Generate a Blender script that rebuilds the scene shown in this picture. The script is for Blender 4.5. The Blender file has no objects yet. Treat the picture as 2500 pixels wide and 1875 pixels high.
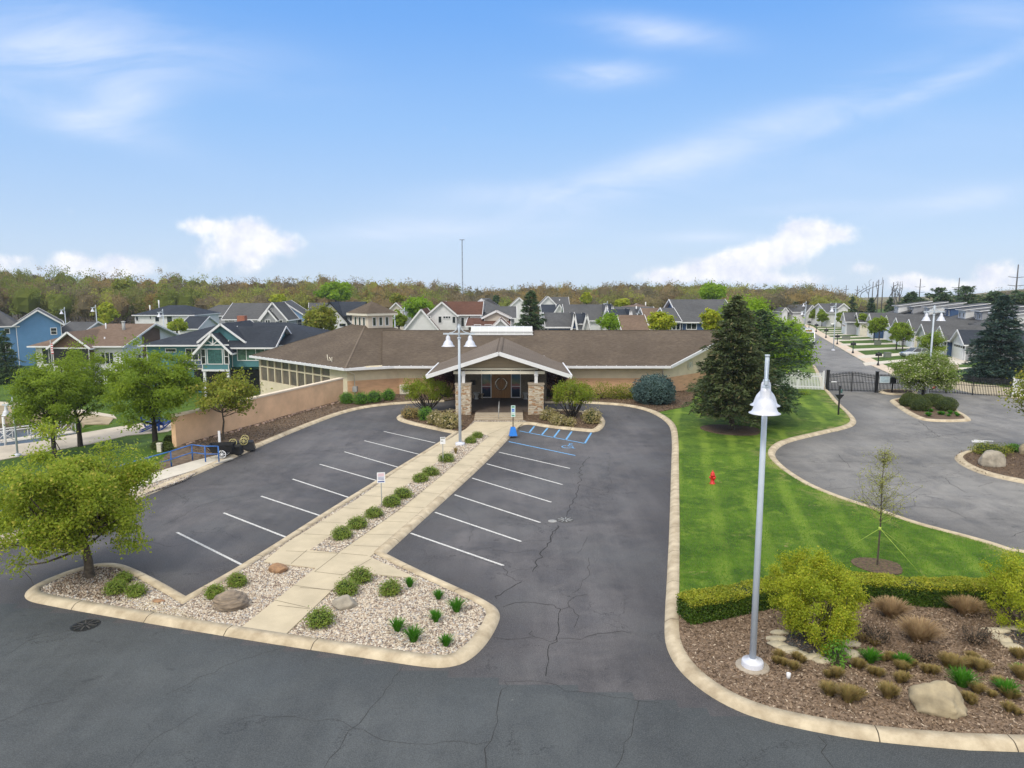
import bpy, math, random
import numpy as np
from mathutils import Vector, Matrix
R = math.radians
rnd = random.Random(7)
SC = bpy.context.scene
COL = SC.collection

# ------------------------------------------------------------------ camera
HC = 10.5                       # camera height above the car park
FS, HZ = 1733.7, 700.7          # focal length and horizon row for a 2500 px wide frame
PITCH = math.atan((937.5 - HZ) / FS)
cam_d = bpy.data.cameras.new('camera')
cam_d.sensor_width = 36.0
cam_d.lens = FS / 2500 * 36
cam_d.clip_start, cam_d.clip_end = 0.3, 6000
cam = bpy.data.objects.new('camera', cam_d)
cam.location = (0, 0, HC)
cam.rotation_euler = (math.pi / 2 - PITCH, 0, 0)
COL.objects.link(cam)
SC.camera = cam

# ------------------------------------------------------------------ exposure
SC.view_settings.view_transform = 'Standard'
SC.view_settings.look = 'None'
SC.view_settings.exposure = 0.5
SC.view_settings.gamma = 1.0
SC.cycles.max_bounces = 6
SC.cycles.diffuse_bounces = 3
SC.cycles.transparent_max_bounces = 8
SC.cycles.use_denoising = True

# ------------------------------------------------------------------ world
SUN_EL, SUN_AZ = 47, 215        # azimuth clockwise from +Y: behind the camera, to its left
world = bpy.data.worlds.new('World')
SC.world = world
world.use_nodes = True


class NT:
    """small helper to write node graphs"""
    def __init__(s, tree):
        s.t = tree; s.n = tree.nodes; s.l = tree.links

    def node(s, typ, **kw):
        n = s.n.new(typ)
        for k, v in kw.items():
            setattr(n, k, v)
        return n

    def put(s, sock, v):
        if isinstance(v, bpy.types.NodeSocket):
            s.l.new(v, sock)
        elif v is not None:
            if hasattr(sock.default_value, '__len__') and not hasattr(v, '__len__'):
                v = [v] * len(sock.default_value)
            if hasattr(v, '__len__') and len(v) == 3 and len(sock.default_value) == 4:
                v = (*v, 1)
            sock.default_value = v

    def m(s, op, a, b=None, c=None, clamp=False):
        n = s.node('ShaderNodeMath', operation=op, use_clamp=clamp)
        s.put(n.inputs[0], a)
        if b is not None: s.put(n.inputs[1], b)
        if c is not None: s.put(n.inputs[2], c)
        return n.outputs[0]

    def vm(s, op, a, b=None, sc=None):
        n = s.node('ShaderNodeVectorMath', operation=op)
        s.put(n.inputs[0], a)
        if b is not None: s.put(n.inputs[1], b)
        if sc is not None: s.put(n.inputs['Scale'], sc)
        return n.outputs[0]

    def mix(s, f, a, b, mode='MIX'):
        n = s.node('ShaderNodeMix', data_type='RGBA', blend_type=mode)
        s.put(n.inputs['Factor'], f); s.put(n.inputs['A'], a); s.put(n.inputs['B'], b)
        return n.outputs['Result']

    def noise(s, vec, scale=1, detail=3, rough=.55, dist=0, out=0):
        n = s.node('ShaderNodeTexNoise')
        s.put(n.inputs['Vector'], vec)
        n.inputs['Scale'].default_value = scale; n.inputs['Detail'].default_value = detail
        n.inputs['Roughness'].default_value = rough; n.inputs['Distortion'].default_value = dist
        return n.outputs[out]

    def ramp(s, fac, stops, interp='LINEAR'):
        n = s.node('ShaderNodeValToRGB')
        cr = n.color_ramp; cr.interpolation = interp
        while len(cr.elements) < len(stops): cr.elements.new(0.5)
        for e, (p, c) in zip(cr.elements, stops):
            e.position = p; e.color = (*c, 1) if len(c) == 3 else c
        s.put(n.inputs[0], fac)
        return n.outputs[0]

    def rng(s, v, a, b, c=0, d=1, smooth=False):
        n = s.node('ShaderNodeMapRange', interpolation_type='SMOOTHSTEP' if smooth else 'LINEAR')
        s.put(n.inputs[0], v)
        for i, k in enumerate((a, b, c, d)): n.inputs[i + 1].default_value = k
        return n.outputs[0]


def F(x, y): return (x / .8848, y / .8848)
def ray(p):
    x = (p[0] - 1250) / FS; y = (p[1] - 937.5) / FS
    return (x, math.cos(PITCH) - y * math.sin(PITCH), -(math.sin(PITCH) + y * math.cos(PITCH)))

def build_sky():
    w = NT(world.node_tree); w.n.clear()
    tc = w.node('ShaderNodeTexCoord').outputs['Generated']
    sx = w.node('ShaderNodeSeparateXYZ'); w.put(sx.inputs[0], tc)
    X, Y, Z = sx.outputs
    yy = w.m('MAXIMUM', w.m('ABSOLUTE', Y), .05)
    U = w.m('DIVIDE', X, yy); V = w.m('DIVIDE', Z, yy)
    sky = w.node('ShaderNodeTexSky', sky_type='NISHITA', sun_disc=False)
    sky.sun_elevation = R(SUN_EL); sky.sun_rotation = R(SUN_AZ)
    sky.air_density = 1.0; sky.dust_density = .6; sky.ozone_density = 2.0
    el = w.m('ARCSINE', w.m('MINIMUM', w.m('MAXIMUM', Z, -1), 1))
    # clear air, pale above the horizon and deep blue higher up
    grad = w.ramp(w.rng(el, 0, R(24)), [(0, (4.7, 5.75, 7.1)), (.22, (3.5, 4.85, 6.9)), (.5, (2.35, 4.15, 7.1)),
                                        (.8, (1.35, 3.25, 7.0)), (1, (.92, 2.8, 6.8))])
    base = w.mix(.86, sky.outputs[0], grad)
    cv = w.node('ShaderNodeCombineXYZ'); w.put(cv.inputs[0], U); w.put(cv.inputs[1], V)
    UV = cv.outputs[0]

    def blobs(lst):
        tot = None
        for (px, py, rx, ry, ang, s) in lst:
            r = ray(F(px, py)); u0, v0 = r[0] / r[1], r[2] / r[1]
            k = 1 / 1534.0
            a = R(ang)
            du = w.m('SUBTRACT', U, u0); dv = w.m('SUBTRACT', V, v0)
            p = w.m('DIVIDE', w.m('ADD', w.m('MULTIPLY', du, math.cos(a)), w.m('MULTIPLY', dv, math.sin(a))), rx * k)
            q = w.m('DIVIDE', w.m('SUBTRACT', w.m('MULTIPLY', dv, math.cos(a)), w.m('MULTIPLY', du, math.sin(a))), ry * k)
            d = w.m('ADD', w.m('MULTIPLY', p, p), w.m('MULTIPLY', q, q))
            g = w.m('MULTIPLY', w.m('EXPONENT', w.m('MULTIPLY', d, -1)), s)
            tot = g if tot is None else w.m('ADD', tot, g)
        return tot
    # thin cirrus: (centre, radii, tilt, density)
    cir = blobs([(100, 130, 260, 42, -4, .8), (60, 225, 240, 30, -17, .75), (235, 225, 120, 50, 0, .75), (300, 60, 330, 60, -15, .32),
                 (90, 80, 230, 46, -6, .5),
                 (1130, 415, 200, 26, 3, .6), (1330, 385, 240, 34, 20, .65), (1640, 290, 380, 34, 23, .5), (2030, 180, 330, 22, 21, .6),
                 (1420, 70, 150, 28, -6, .75), (1310, 160, 110, 24, 2, .7), (860, 500, 150, 34, 4, .6), (960, 500, 320, 16, 2, .25),
                 (2110, 430, 220, 26, 8, .65), (1740, 450, 120, 12, 3, .5), (1530, 512, 130, 12, 0, .5), (1600, 400, 700, 120, 12, .14), (2150, 30, 160, 40, 0, .3)])
    mp = w.node('ShaderNodeMapping'); mp.inputs['Scale'].default_value = (2.2, 9, 1)
    mp.inputs['Rotation'].default_value = (0, 0, R(-14)); w.put(mp.inputs[0], UV)
    n1 = w.noise(mp.outputs[0], 1.6, 6, .6, .6)
    dens = w.m('MULTIPLY', cir, w.rng(n1, .3, .7, .05, 1.25))
    base = w.mix(w.m('MULTIPLY', dens, .78, clamp=True), base, (6.0, 6.6, 7.9))
    # small cumulus near the horizon
    cum = blobs([(425, 488, 52, 20, 0, .95), (540, 505, 60, 36, 0, 1.15), (500, 550, 95, 46, 0, 1.0), (620, 525, 52, 26, 0, .75),
                 (255, 572, 90, 26, 0, 1.05), (150, 566, 45, 22, 0, .9), (20, 562, 52, 18, 0, 1.05), (60, 590, 260, 16, 0, .6),
                 (1745, 492, 62, 34, 0, 1.2), (1810, 508, 50, 20, 0, .85), (1660, 545, 120, 32, 12, 1.15), (1560, 578, 140, 26, 6, 1.15), (1440, 598, 80, 14, 0, .9),
                 (1700, 605, 110, 16, 0, 1.1), (1862, 576, 42, 13, 0, .62), (1965, 606, 62, 24, 0, 1.1), (2040, 618, 60, 16, 0, .8),
                 (2150, 588, 58, 30, 0, 1.05), (2120, 620, 130, 18, 0, .6), (2290, 590, 60, 30, 0, 1.0), (-80, 570, 60, 30, 0, 1)])
    n2 = w.noise(UV, 17, 7, .58, .2)
    n3 = w.noise(UV, 60, 4, .6)
    cd = w.m('ADD', cum, w.m('ADD', w.m('MULTIPLY', w.m('SUBTRACT', n2, .5), 1.7), w.m('MULTIPLY', w.m('SUBTRACT', n3, .5), .6)))
    cf = w.rng(cd, .30, 1.15, 0, 1.0, True)
    n4 = w.noise(UV, 30, 5, .6)
    ccol = w.mix(w.rng(n4, .35, .65), (6.0, 6.3, 7.3), (8.0, 7.95, 7.95))
    base = w.mix(cf, base, ccol)
    # unseen broken, bright cloud deck overhead, lowered behind the camera as added front light
    deck = w.m('MAXIMUM', w.rng(el, R(27), R(48), 0, 1, True), w.rng(Y, -.05, -.5, 0, .85, True))
    deck = w.m('MULTIPLY', deck, w.rng(w.noise(tc, 2.2, 5, .6), .3, .55, .75, 1))
    base = w.mix(deck, base, (11.4, 11.0, 10.2))
    below = w.rng(el, R(-7), R(-3), 1, 0)
    base = w.mix(below, base, (2.2, 2.0, 1.6))
    bg = w.node('ShaderNodeBackground'); bg.inputs['Strength'].default_value = .1
    w.put(bg.inputs[0], base)
    out = w.node('ShaderNodeOutputWorld'); w.l.new(bg.outputs[0], out.inputs[0])


build_sky()
sun_d = bpy.data.lights.new('sun', 'SUN')
sun_d.energy = 1.5
sun_d.angle = R(14)
sun_d.color = (1, .93, .80)
sun = bpy.data.objects.new('sun', sun_d)
sun.rotation_euler = Vector((math.sin(R(SUN_AZ)) * math.cos(R(SUN_EL)), math.cos(R(SUN_AZ)) * math.cos(R(SUN_EL)), math.sin(R(SUN_EL)))).to_track_quat('Z', 'Y').to_euler()
sun.location = (-20, -20, 40)
COL.objects.link(sun)

# ------------------------------------------------------------------ projection helpers (photo position -> place on the ground)
def mk(x0, y0, s): return lambda x, y: (x0 + x / s, y0 + y / s)
v1 = mk(0, 640, 3.456); v2 = mk(560, 640, 3.456); v3 = mk(1160, 640, 3.456); v4 = mk(1860, 640, 3.456)
v5 = mk(0, 1020, 2.633); v6 = mk(700, 1020, 2.633); v7 = mk(1600, 1245, 2.458); v8 = mk(1700, 820, 2.765)
v9 = mk(0, 900, 4.1475)
def sstep(a, b, x):
    t = min(1, max(0, (x - a) / (b - a))); return t * t * (3 - 2 * t)
# terrain: level car park; the ground falls away to the left towards the marina
WL0, WL1 = (-22.1, 46.3), (-15.6, 65.8)       # line of the retaining wall
_wd = (WL1[0] - WL0[0], WL1[1] - WL0[1]); _wl = math.hypot(*_wd); _wd = (_wd[0] / _wl, _wd[1] / _wl)
def wdist(x, y):                                # metres to the left of that line
    return -( (x - WL0[0]) * _wd[1] - (y - WL0[1]) * _wd[0])
def inpoly(x, y, P):
    c = False; n = len(P)
    for i in range(n):
        x1, y1 = P[i]; x2, y2 = P[i - 1]
        if (y1 > y) != (y2 > y) and x < (x2 - x1) * (y - y1) / (y2 - y1) + x1: c = not c
    return c
def _at(p, z):
    d = ray(p); s = (z - HC) / d[2]; return (d[0] * s, d[1] * s)
BASIN = [_at(v9(*p), -2.55) for p in [(-900, 900), (-300, 826), (0, 789), (380, 744), (700, 679), (840, 600), (720, 480), (300, 470), (0, 465), (-300, 460), (-900, 450)]]
BX0, BX1, BY0, BY1 = min(p[0] for p in BASIN), max(p[0] for p in BASIN), min(p[1] for p in BASIN), max(p[1] for p in BASIN)
def T0(x, y): return -2.6 * sstep(0.5, 15, wdist(x, y)) * (1 - sstep(-2, 22, x + 0 * y))
def T(x, y):
    if BX0 < x < BX1 and BY0 < y < BY1 and inpoly(x, y, BASIN): return -4.6
    return T0(x, y)
def G(p, z=None):
    d = ray(p)
    if z is not None:
        s = (z - HC) / d[2]; return (d[0] * s, d[1] * s)
    s = 5.0
    lo = None
    while s < 900:
        if HC + d[2] * s < T0(d[0] * s, d[1] * s): break
        s += .5
    a, b = s - .5, s
    for _ in range(18):
        m = (a + b) / 2
        if HC + d[2] * m < T0(d[0] * m, d[1] * m): b = m
        else: a = m
    return (d[0] * a, d[1] * a)
def G3(p, z=None):
    x, y = G(p, z); return (x, y, T0(x, y) if z is None else z)
def DD(p, Y):                                   # point of a sight line at distance Y
    d = ray(p); s = Y / d[1]; return (d[0] * s, HC + d[2] * s)

# ------------------------------------------------------------------ materials
MATS = {}
def mat(name, col, rough=.7, var=.12, vscale=6, bump=0, bscale=30, metal=0, col2=None, spec=.4, detail=4, stretch=None, coat=0):
    if name in MATS: return MATS[name]
    m = bpy.data.materials.new(name); m.use_nodes = True
    w = NT(m.node_tree); b = w.n['Principled BSDF']
    tc = w.node('ShaderNodeTexCoord').outputs['Object']
    if stretch:
        mp = w.node('ShaderNodeMapping'); mp.inputs['Scale'].default_value = stretch; w.put(mp.inputs[0], tc); tc = mp.outputs[0]
    c2 = col2 or tuple(c * (1 - var * 1.6) for c in col)
    f = w.rng(w.noise(tc, vscale, detail, .6), .3, .7)
    w.put(b.inputs['Base Color'], w.mix(f, c2, tuple(min(1, c * (1 + var * .6)) for c in col)))
    b.inputs['Roughness'].default_value = rough; b.inputs['Metallic'].default_value = metal
    b.inputs['Specular IOR Level'].default_value = spec
    if coat: b.inputs['Coat Weight'].default_value = coat
    if bump:
        bn = w.node('ShaderNodeBump'); bn.inputs['Strength'].default_value = min(1, bump); bn.inputs['Distance'].default_value = .02 * bump
        w.put(bn.inputs['Height'], w.noise(tc, bscale, 5, .6)); w.l.new(bn.outputs[0], b.inputs['Normal'])
    MATS[name] = m
    return m

def leafmat(name, c1, c2, c3=None, trans=.25, cs=.5, rough=.6):
    """foliage: colour varies leaf by leaf and in soft patches"""
    if name in MATS: return MATS[name]
    m = bpy.data.materials.new(name); m.use_nodes = True
    w = NT(m.node_tree); b = w.n['Principled BSDF']; o = w.n['Material Output']
    g = w.node('ShaderNodeNewGeometry'); tc = w.node('ShaderNodeTexCoord').outputs['Object']
    n = w.noise(tc, cs, 3, .6)
    f = w.m('ADD', w.m('MULTIPLY', g.outputs['Random Per Island'], .42), w.m('MULTIPLY', w.rng(n, .35, .65), .6), clamp=True)
    col = w.mix(f, c1, c2)
    if c3: col = w.mix(w.m('MULTIPLY', w.rng(g.outputs['Random Per Island'], .82, .95), .9), col, c3)
    w.put(b.inputs['Base Color'], col); b.inputs['Roughness'].default_value = rough
    b.inputs['Specular IOR Level'].default_value = .25
    t = w.node('ShaderNodeBsdfTranslucent'); w.put(t.inputs[0], w.mix(.5, col, tuple(min(1, x * 1.4) for x in c2)))
    ms = w.node('ShaderNodeMixShader'); ms.inputs[0].default_value = min(.5, trans * 1.5)
    w.l.new(b.outputs[0], ms.inputs[1]); w.l.new(t.outputs[0], ms.inputs[2]); w.l.new(ms.outputs[0], o.inputs[0])
    MATS[name] = m
    return m

def shingle(name, c1, c2):
    if name in MATS: return MATS[name]
    m = bpy.data.materials.new(name); m.use_nodes = True
    w = NT(m.node_tree); b = w.n['Principled BSDF']
    tc = w.node('ShaderNodeTexCoord').outputs['Object']
    mp = w.node('ShaderNodeMapping'); mp.inputs['Scale'].default_value = (1.3, 1.3, 15); w.put(mp.inputs[0], tc)
    n = w.noise(mp.outputs[0], 1.7, 5, .72)
    n2 = w.noise(tc, .25, 3, .6)
    n3 = w.noise(tc, 11, 3, .7)
    c = w.mix(w.rng(n, .36, .64), c1, c2)
    c = w.mix(w.m('MULTIPLY', w.rng(n2, .4, .62), .42), c, tuple(x * .78 for x in c1))
    c = w.mix(w.m('MULTIPLY', w.rng(n3, .5, .75), .3), c, tuple(x * 1.35 for x in c2))
    sx = w.node('ShaderNodeSeparateXYZ'); w.put(sx.inputs[0], tc)
    line = w.m('FRACT', w.m('MULTIPLY', sx.outputs[2], 16))
    c = w.mix(w.m('MULTIPLY', w.m('LESS_THAN', line, .2), .22), c, tuple(x * .5 for x in c1))
    w.put(b.inputs['Base Color'], c); b.inputs['Roughness'].default_value = .92
    b.inputs['Specular IOR Level'].default_value = .2
    bn = w.node('ShaderNodeBump'); bn.inputs['Strength'].default_value = .35; bn.inputs['Distance'].default_value = .02
    w.put(bn.inputs['Height'], line); w.l.new(bn.outputs[0], b.inputs['Normal'])
    MATS[name] = m
    return m

def siding(name, col, pitch=.15, rough=.6):
    if name in MATS: return MATS[name]
    m = bpy.data.materials.new(name); m.use_nodes = True
    w = NT(m.node_tree); b = w.n['Principled BSDF']
    tc = w.node('ShaderNodeTexCoord').outputs['Object']
    sx = w.node('ShaderNodeSeparateXYZ'); w.put(sx.inputs[0], tc)
    fr = w.m('FRACT', w.m('DIVIDE', sx.outputs[2], pitch))
    c = w.mix(w.rng(w.noise(tc, 1.4, 4, .6), .3, .7), tuple(x * .9 for x in col), col)
    c = w.mix(w.m('MULTIPLY', w.m('LESS_THAN', fr, .12), .3), c, tuple(x * .45 for x in col))
    w.put(b.inputs['Base Color'], c); b.inputs['Roughness'].default_value = rough
    bn = w.node('ShaderNodeBump'); bn.inputs['Strength'].default_value = .4; bn.inputs['Distance'].default_value = .015
    w.put(bn.inputs['Height'], fr); w.l.new(bn.outputs[0], b.inputs['Normal'])
    MATS[name] = m
    return m

def asphalt(name, dark, light, tint):
    m = bpy.data.materials.new(name); m.use_nodes = True
    w = NT(m.node_tree); b = w.n['Principled BSDF']
    tc = w.node('ShaderNodeTexCoord').outputs['Object']
    at = w.node('ShaderNodeAttribute', attribute_name='wear').outputs['Fac']
    big = w.noise(tc, .13, 5, .62, .5)
    mid = w.noise(tc, .7, 5, .65, .8)
    fine = w.noise(tc, 38, 3, .7)
    st = w.node('ShaderNodeMapping'); st.inputs['Rotation'].default_value = (0, 0, R(18)); st.inputs['Scale'].default_value = (1.6, .12, 1); w.put(st.inputs[0], tc)
    streak = w.noise(st.outputs[0], 1, 4, .6)
    f = w.m('ADD', w.m('MULTIPLY', w.rng(big, .38, .6), .5), w.m('MULTIPLY', w.rng(mid, .38, .62), .4))
    f = w.m('ADD', f, w.m('MULTIPLY', w.rng(streak, .4, .7), .25))
    f = w.m('MULTIPLY', f, w.m('ADD', w.m('MULTIPLY', at, .85), .15))
    c = w.mix(f, dark, light)
    c = w.mix(w.m('MULTIPLY', w.rng(w.noise(tc, .21, 4, .6), .45, .65), .55), c, w.mix(f, tint, tuple(x * 1.5 for x in tint)))
    c = w.mix(w.m('MULTIPLY', w.rng(fine, .45, .75), .45), c, tuple(x * 2.0 for x in light))
    c = w.mix(w.m('MULTIPLY', w.rng(fine, .52, .25), .45), c, tuple(x * .4 for x in dark))
    # pale scuffs, dark oil drips
    sc = w.rng(w.noise(tc, 1.9, 6, .72, 1.5), .67, .8)
    c = w.mix(w.m('MULTIPLY', sc, .4), c, (.30, .29, .27))
    oil = w.rng(w.noise(tc, 1.1, 4, .6), .66, .75)
    c = w.mix(w.m('MULTIPLY', oil, .5), c, tuple(x * .45 for x in dark))
    # hairline cracks
    vo = w.node('ShaderNodeTexVoronoi', feature='DISTANCE_TO_EDGE'); vo.inputs['Scale'].default_value = .33
    w.put(vo.inputs['Vector'], w.vm('ADD', tc, w.vm('SCALE', w.noise(tc, .9, 5, .7, 0, 1), sc=2.2)))
    ck = w.m('MULTIPLY', w.m('LESS_THAN', vo.outputs['Distance'], .006), w.rng(w.noise(tc, .25, 2), .5, .56))
    c = w.mix(w.m('MULTIPLY', ck, .6), c, (.018, .018, .02))
    w.put(b.inputs['Base Color'], c)
    w.put(b.inputs['Roughness'], w.rng(mid, .3, .7, .62, .85))
    b.inputs['Specular IOR Level'].default_value = .35
    bn = w.node('ShaderNodeBump'); bn.inputs['Strength'].default_value = .35; bn.inputs['Distance'].default_value = .012
    w.put(bn.inputs['Height'], w.noise(tc, 55, 4, .7)); w.l.new(bn.outputs[0], b.inputs['Normal'])
    return m

def grassmat(name, stripes=False, tone=1.0):
    m = bpy.data.materials.new(name); m.use_nodes = True
    w = NT(m.node_tree); b = w.n['Principled BSDF']
    tc = w.node('ShaderNodeTexCoord').outputs['Object']
    n1 = w.noise(tc, .35, 5, .65, .6); n2 = w.noise(tc, 3.2, 5, .75); n3 = w.noise(tc, 30, 4, .8)
    a, bb, cc = [tuple(x * tone for x in k) for k in ((.036, .085, .007), (.085, .160, .012), (.16, .235, .02))]
    c = w.mix(w.rng(n1, .40, .60), a, bb)
    c = w.mix(w.m('MULTIPLY', w.rng(n2, .45, .68), .5), c, cc)
    if stripes:
        sx = w.node('ShaderNodeSeparateXYZ'); w.put(sx.inputs[0], tc)
        xx = w.m('ADD', w.m('SUBTRACT', sx.outputs[0], w.m('MULTIPLY', sx.outputs[1], .235)), w.m('MULTIPLY', w.noise(tc, .16, 3), .9))
        s = w.m('SINE', w.m('MULTIPLY', xx, 3.3))
        msk = w.rng(w.noise(tc, .22, 3), .40, .54)
        c = w.mix(w.m('MULTIPLY', w.m('MULTIPLY', w.rng(s, .2, .9), msk), .62), c, (.19, .28, .03))
        at = w.node('ShaderNodeAttribute', attribute_name='wear').outputs['Fac']
        dn = w.noise(tc, .5, 5, .7, 1)
        dry = w.m('ADD', w.m('MULTIPLY', w.rng(dn, .50, .57), w.rng(at, .85, .30)), w.rng(dn, .64, .70), clamp=True)
        c = w.mix(w.m('MULTIPLY', dry, .6), c, (.34, .28, .13))
        lg = w.rng(w.noise(tc, .9, 4, .6, .3), .55, .66)
        c = w.mix(w.m('MULTIPLY', lg, .5), c, (.21, .30, .035))
    c = w.mix(w.m('MULTIPLY', w.rng(n3, .5, .25), .55), c, tuple(x * .35 for x in a))
    c = w.mix(w.m('MULTIPLY', w.rng(n3, .55, .8), .4), c, tuple(x * 1.3 for x in cc))
    w.put(b.inputs['Base Color'], c); b.inputs['Roughness'].default_value = .8; b.inputs['Specular IOR Level'].default_value = .2
    bn = w.node('ShaderNodeBump'); bn.inputs['Strength'].default_value = .8; bn.inputs['Distance'].default_value = .05
    w.put(bn.inputs['Height'], w.noise(tc, 22, 5, .8)); w.l.new(bn.outputs[0], b.inputs['Normal'])
    return m

def gravelmat(name, cols, scale=16):
    m = bpy.data.materials.new(name); m.use_nodes = True
    w = NT(m.node_tree); b = w.n['Principled BSDF']
    tc = w.node('ShaderNodeTexCoord').outputs['Object']
    vo = w.node('ShaderNodeTexVoronoi'); vo.inputs['Scale'].default_value = scale; w.put(vo.inputs['Vector'], tc)
    sx = w.node('ShaderNodeSeparateColor'); w.put(sx.inputs[0], vo.outputs['Color'])
    c = w.ramp(sx.outputs[0], cols, 'CONSTANT')
    c = w.mix(w.m('MULTIPLY', w.rng(vo.outputs['Distance'], .35, .75), .8), c, (.05, .04, .035))
    c = w.mix(w.m('MULTIPLY', w.rng(w.noise(tc, .6, 4), .5, .7), .4), c, (.16, .12, .09))
    w.put(b.inputs['Base Color'], c); b.inputs['Roughness'].default_value = .8
    bn = w.node('ShaderNodeBump'); bn.inputs['Strength'].default_value = 1; bn.inputs['Distance'].default_value = .03; bn.invert = True
    w.put(bn.inputs['Height'], vo.outputs['Distance']); w.l.new(bn.outputs[0], b.inputs['Normal'])
    return m

def glassmat(name='window_glass', col=(.03, .04, .045)):
    if name in MATS: return MATS[name]
    m = mat(name, col, .06, .5, .8, spec=.8); return m

M = dict(
    conc=mat('kerb_concrete', (.50, .43, .315), .88, .30, 1.9, .8, 45, detail=9, col2=(.33, .265, .18)),
    walk=mat('walk_concrete', (.50, .43, .31), .88, .10, 1.1, .3, 60, detail=8),
    walk2=mat('pale_concrete', (.56, .52, .45), .85, .10, 1.2, .25, 50),
    plaza=mat('plaza_concrete', (.52, .46, .38), .85, .12, .6, .2, 40),
    joint=mat('joint_dark', (.10, .08, .055), .9, .3),
    line=mat('road_paint_white', (.70, .70, .68), .7, .18, 13, .2, col2=(.27, .27, .27), detail=8),
    blue=mat('road_paint_blue', (.16, .42, .75), .7, .2, 8, col2=(.08, .2, .4)),
    crack=mat('crack_fill', (.032, .031, .032), .9, .3, 12),
    mulch=mat('mulch', (.14, .092, .056), .95, .4, 9, 1.6, 26, col2=(.045, .03, .022), detail=8),
    mulch2=mat('mulch_pale', (.23, .165, .115), .95, .4, 7, 1.6, 24, col2=(.09, .06, .04), detail=8),
    soil=mat('bare_soil', (.16, .12, .085), .95, .35, 3.5, 1.5, 18, col2=(.065, .045, .035), detail=8),
    grass=grassmat('lawn_grass', True), grass2=grassmat('far_grass', False, .8),
    white=mat('white_trim', (.68, .69, .72), .5, .05, 2), whitew=siding('white_siding', (.66, .67, .69)),
    cream=mat('cream_wall', (.66, .58, .43), .85, .07, 1.2, .2, 60), tan=mat('brick_tan', (.63, .39, .235), .85, .12, 1.2, .3, 30, stretch=(1, 1, 5)),
    ret=mat('retaining_paint', (.77, .51, .315), .85, .13, .7, .3, 40),
    roof=shingle('roof_brown_shingle', (.072, .055, .042), (.145, .115, .088)),
    roof2=shingle('roof_light_shingle', (.125, .10, .08), (.185, .15, .12)),
    rgrey=shingle('roof_grey', (.060, .062, .068), (.115, .118, .125)), rdark=shingle('roof_dark', (.020, .026, .038), (.045, .053, .07)),
    rbrown=shingle('roof_redbrown', (.07, .032, .022), (.14, .07, .05)), rtaupe=shingle('roof_taupe', (.11, .075, .055), (.20, .145, .11)),
    glass=glassmat(), bark=mat('bark', (.10, .08, .06), .9, .4, 8, .8, 30), barkd=mat('bark_dark', (.05, .042, .036), .9, .4, 8, .6, 30),
    metal=mat('pole_paint', (.46, .52, .60), .4, .05, 3, metal=0), shade=mat('lamp_shade_enamel', (.60, .62, .70), .3, .05, 2, coat=.3),
    black=mat('black_paint', (.012, .013, .016), .45, .2, 4), bluep=mat('blue_paint', (.012, .06, .30), .45, .15, 3),
    railb=mat('rail_blue', (.03, .14, .45), .45, .15, 3),
    signw=mat('sign_white', (.78, .80, .84), .5, .04), signb=mat('sign_blue', (.02, .16, .62), .5, .05), red=mat('hydrant_red', (.60, .025, .02), .4, .15, 6),
    wood=mat('door_wood', (.30, .15, .05), .45, .25, 2.5, .1, 20, stretch=(6, 6, .6)),
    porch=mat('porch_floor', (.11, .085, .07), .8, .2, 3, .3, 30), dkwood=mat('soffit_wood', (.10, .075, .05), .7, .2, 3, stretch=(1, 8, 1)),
    grey=mat('grey_metal', (.35, .36, .36), .5, .1, 3), cap=mat('stone_cap', (.36, .31, .25), .8, .15, 3, .4),
    chrome=mat('emblem_metal', (.45, .42, .38), .25, .1, 3, metal=.9), rubber=mat('rubber', (.015, .015, .015), .8, .2), yellow=mat('yellow_wheel', (.50, .45, .20), .5, .1),
    teal=siding('teal_siding', (.065, .20, .235)), bluew=siding('blue_siding', (.09, .22, .42)), navy=siding('navy_siding', (.035, .085, .20)),
    greyw=siding('grey_siding', (.30, .31, .34)), lblue=siding('light_blue_siding', (.25, .42, .72)), brownw=siding('brown_siding', (.11, .06, .04), .3),
    beige=siding('beige_siding', (.55, .50, .44)), creamw=siding('cream_siding', (.68, .64, .54)),
)
# ------------------------------------------------------------------ object helpers
def tag(o, label=None, cat=None, group=None, kind=None):
    if label: o['label'] = label
    if cat: o['category'] = cat
    if group: o['group'] = group
    if kind: o['kind'] = kind
    return o
def thing(name, label, cat, loc=(0, 0, 0), rz=0, group=None):
    o = bpy.data.objects.new(name, None); COL.objects.link(o)
    o.empty_display_size = .2
    o.location = loc; o.rotation_euler = (0, 0, rz)
    return tag(o, label, cat, group)
def copy_tree(o, loc=None, rz=None, sc=None, label=None, group=None, parent=None):
    c = o.copy(); COL.objects.link(c)
    if parent is not None: c.parent = parent
    if loc is not None: c.location = loc
    if rz is not None: c.rotation_euler = (0, 0, rz)
    if sc is not None: c.scale = (sc, sc, sc) if not hasattr(sc, '__len__') else sc
    if label: c['label'] = label
    if group: c['group'] = group
    for ch in CH.get(o.name, []):
        cc = copy_tree(ch, parent=c)
        CH.setdefault(c.name, []).append(cc)
    return c
CH = {}

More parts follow.
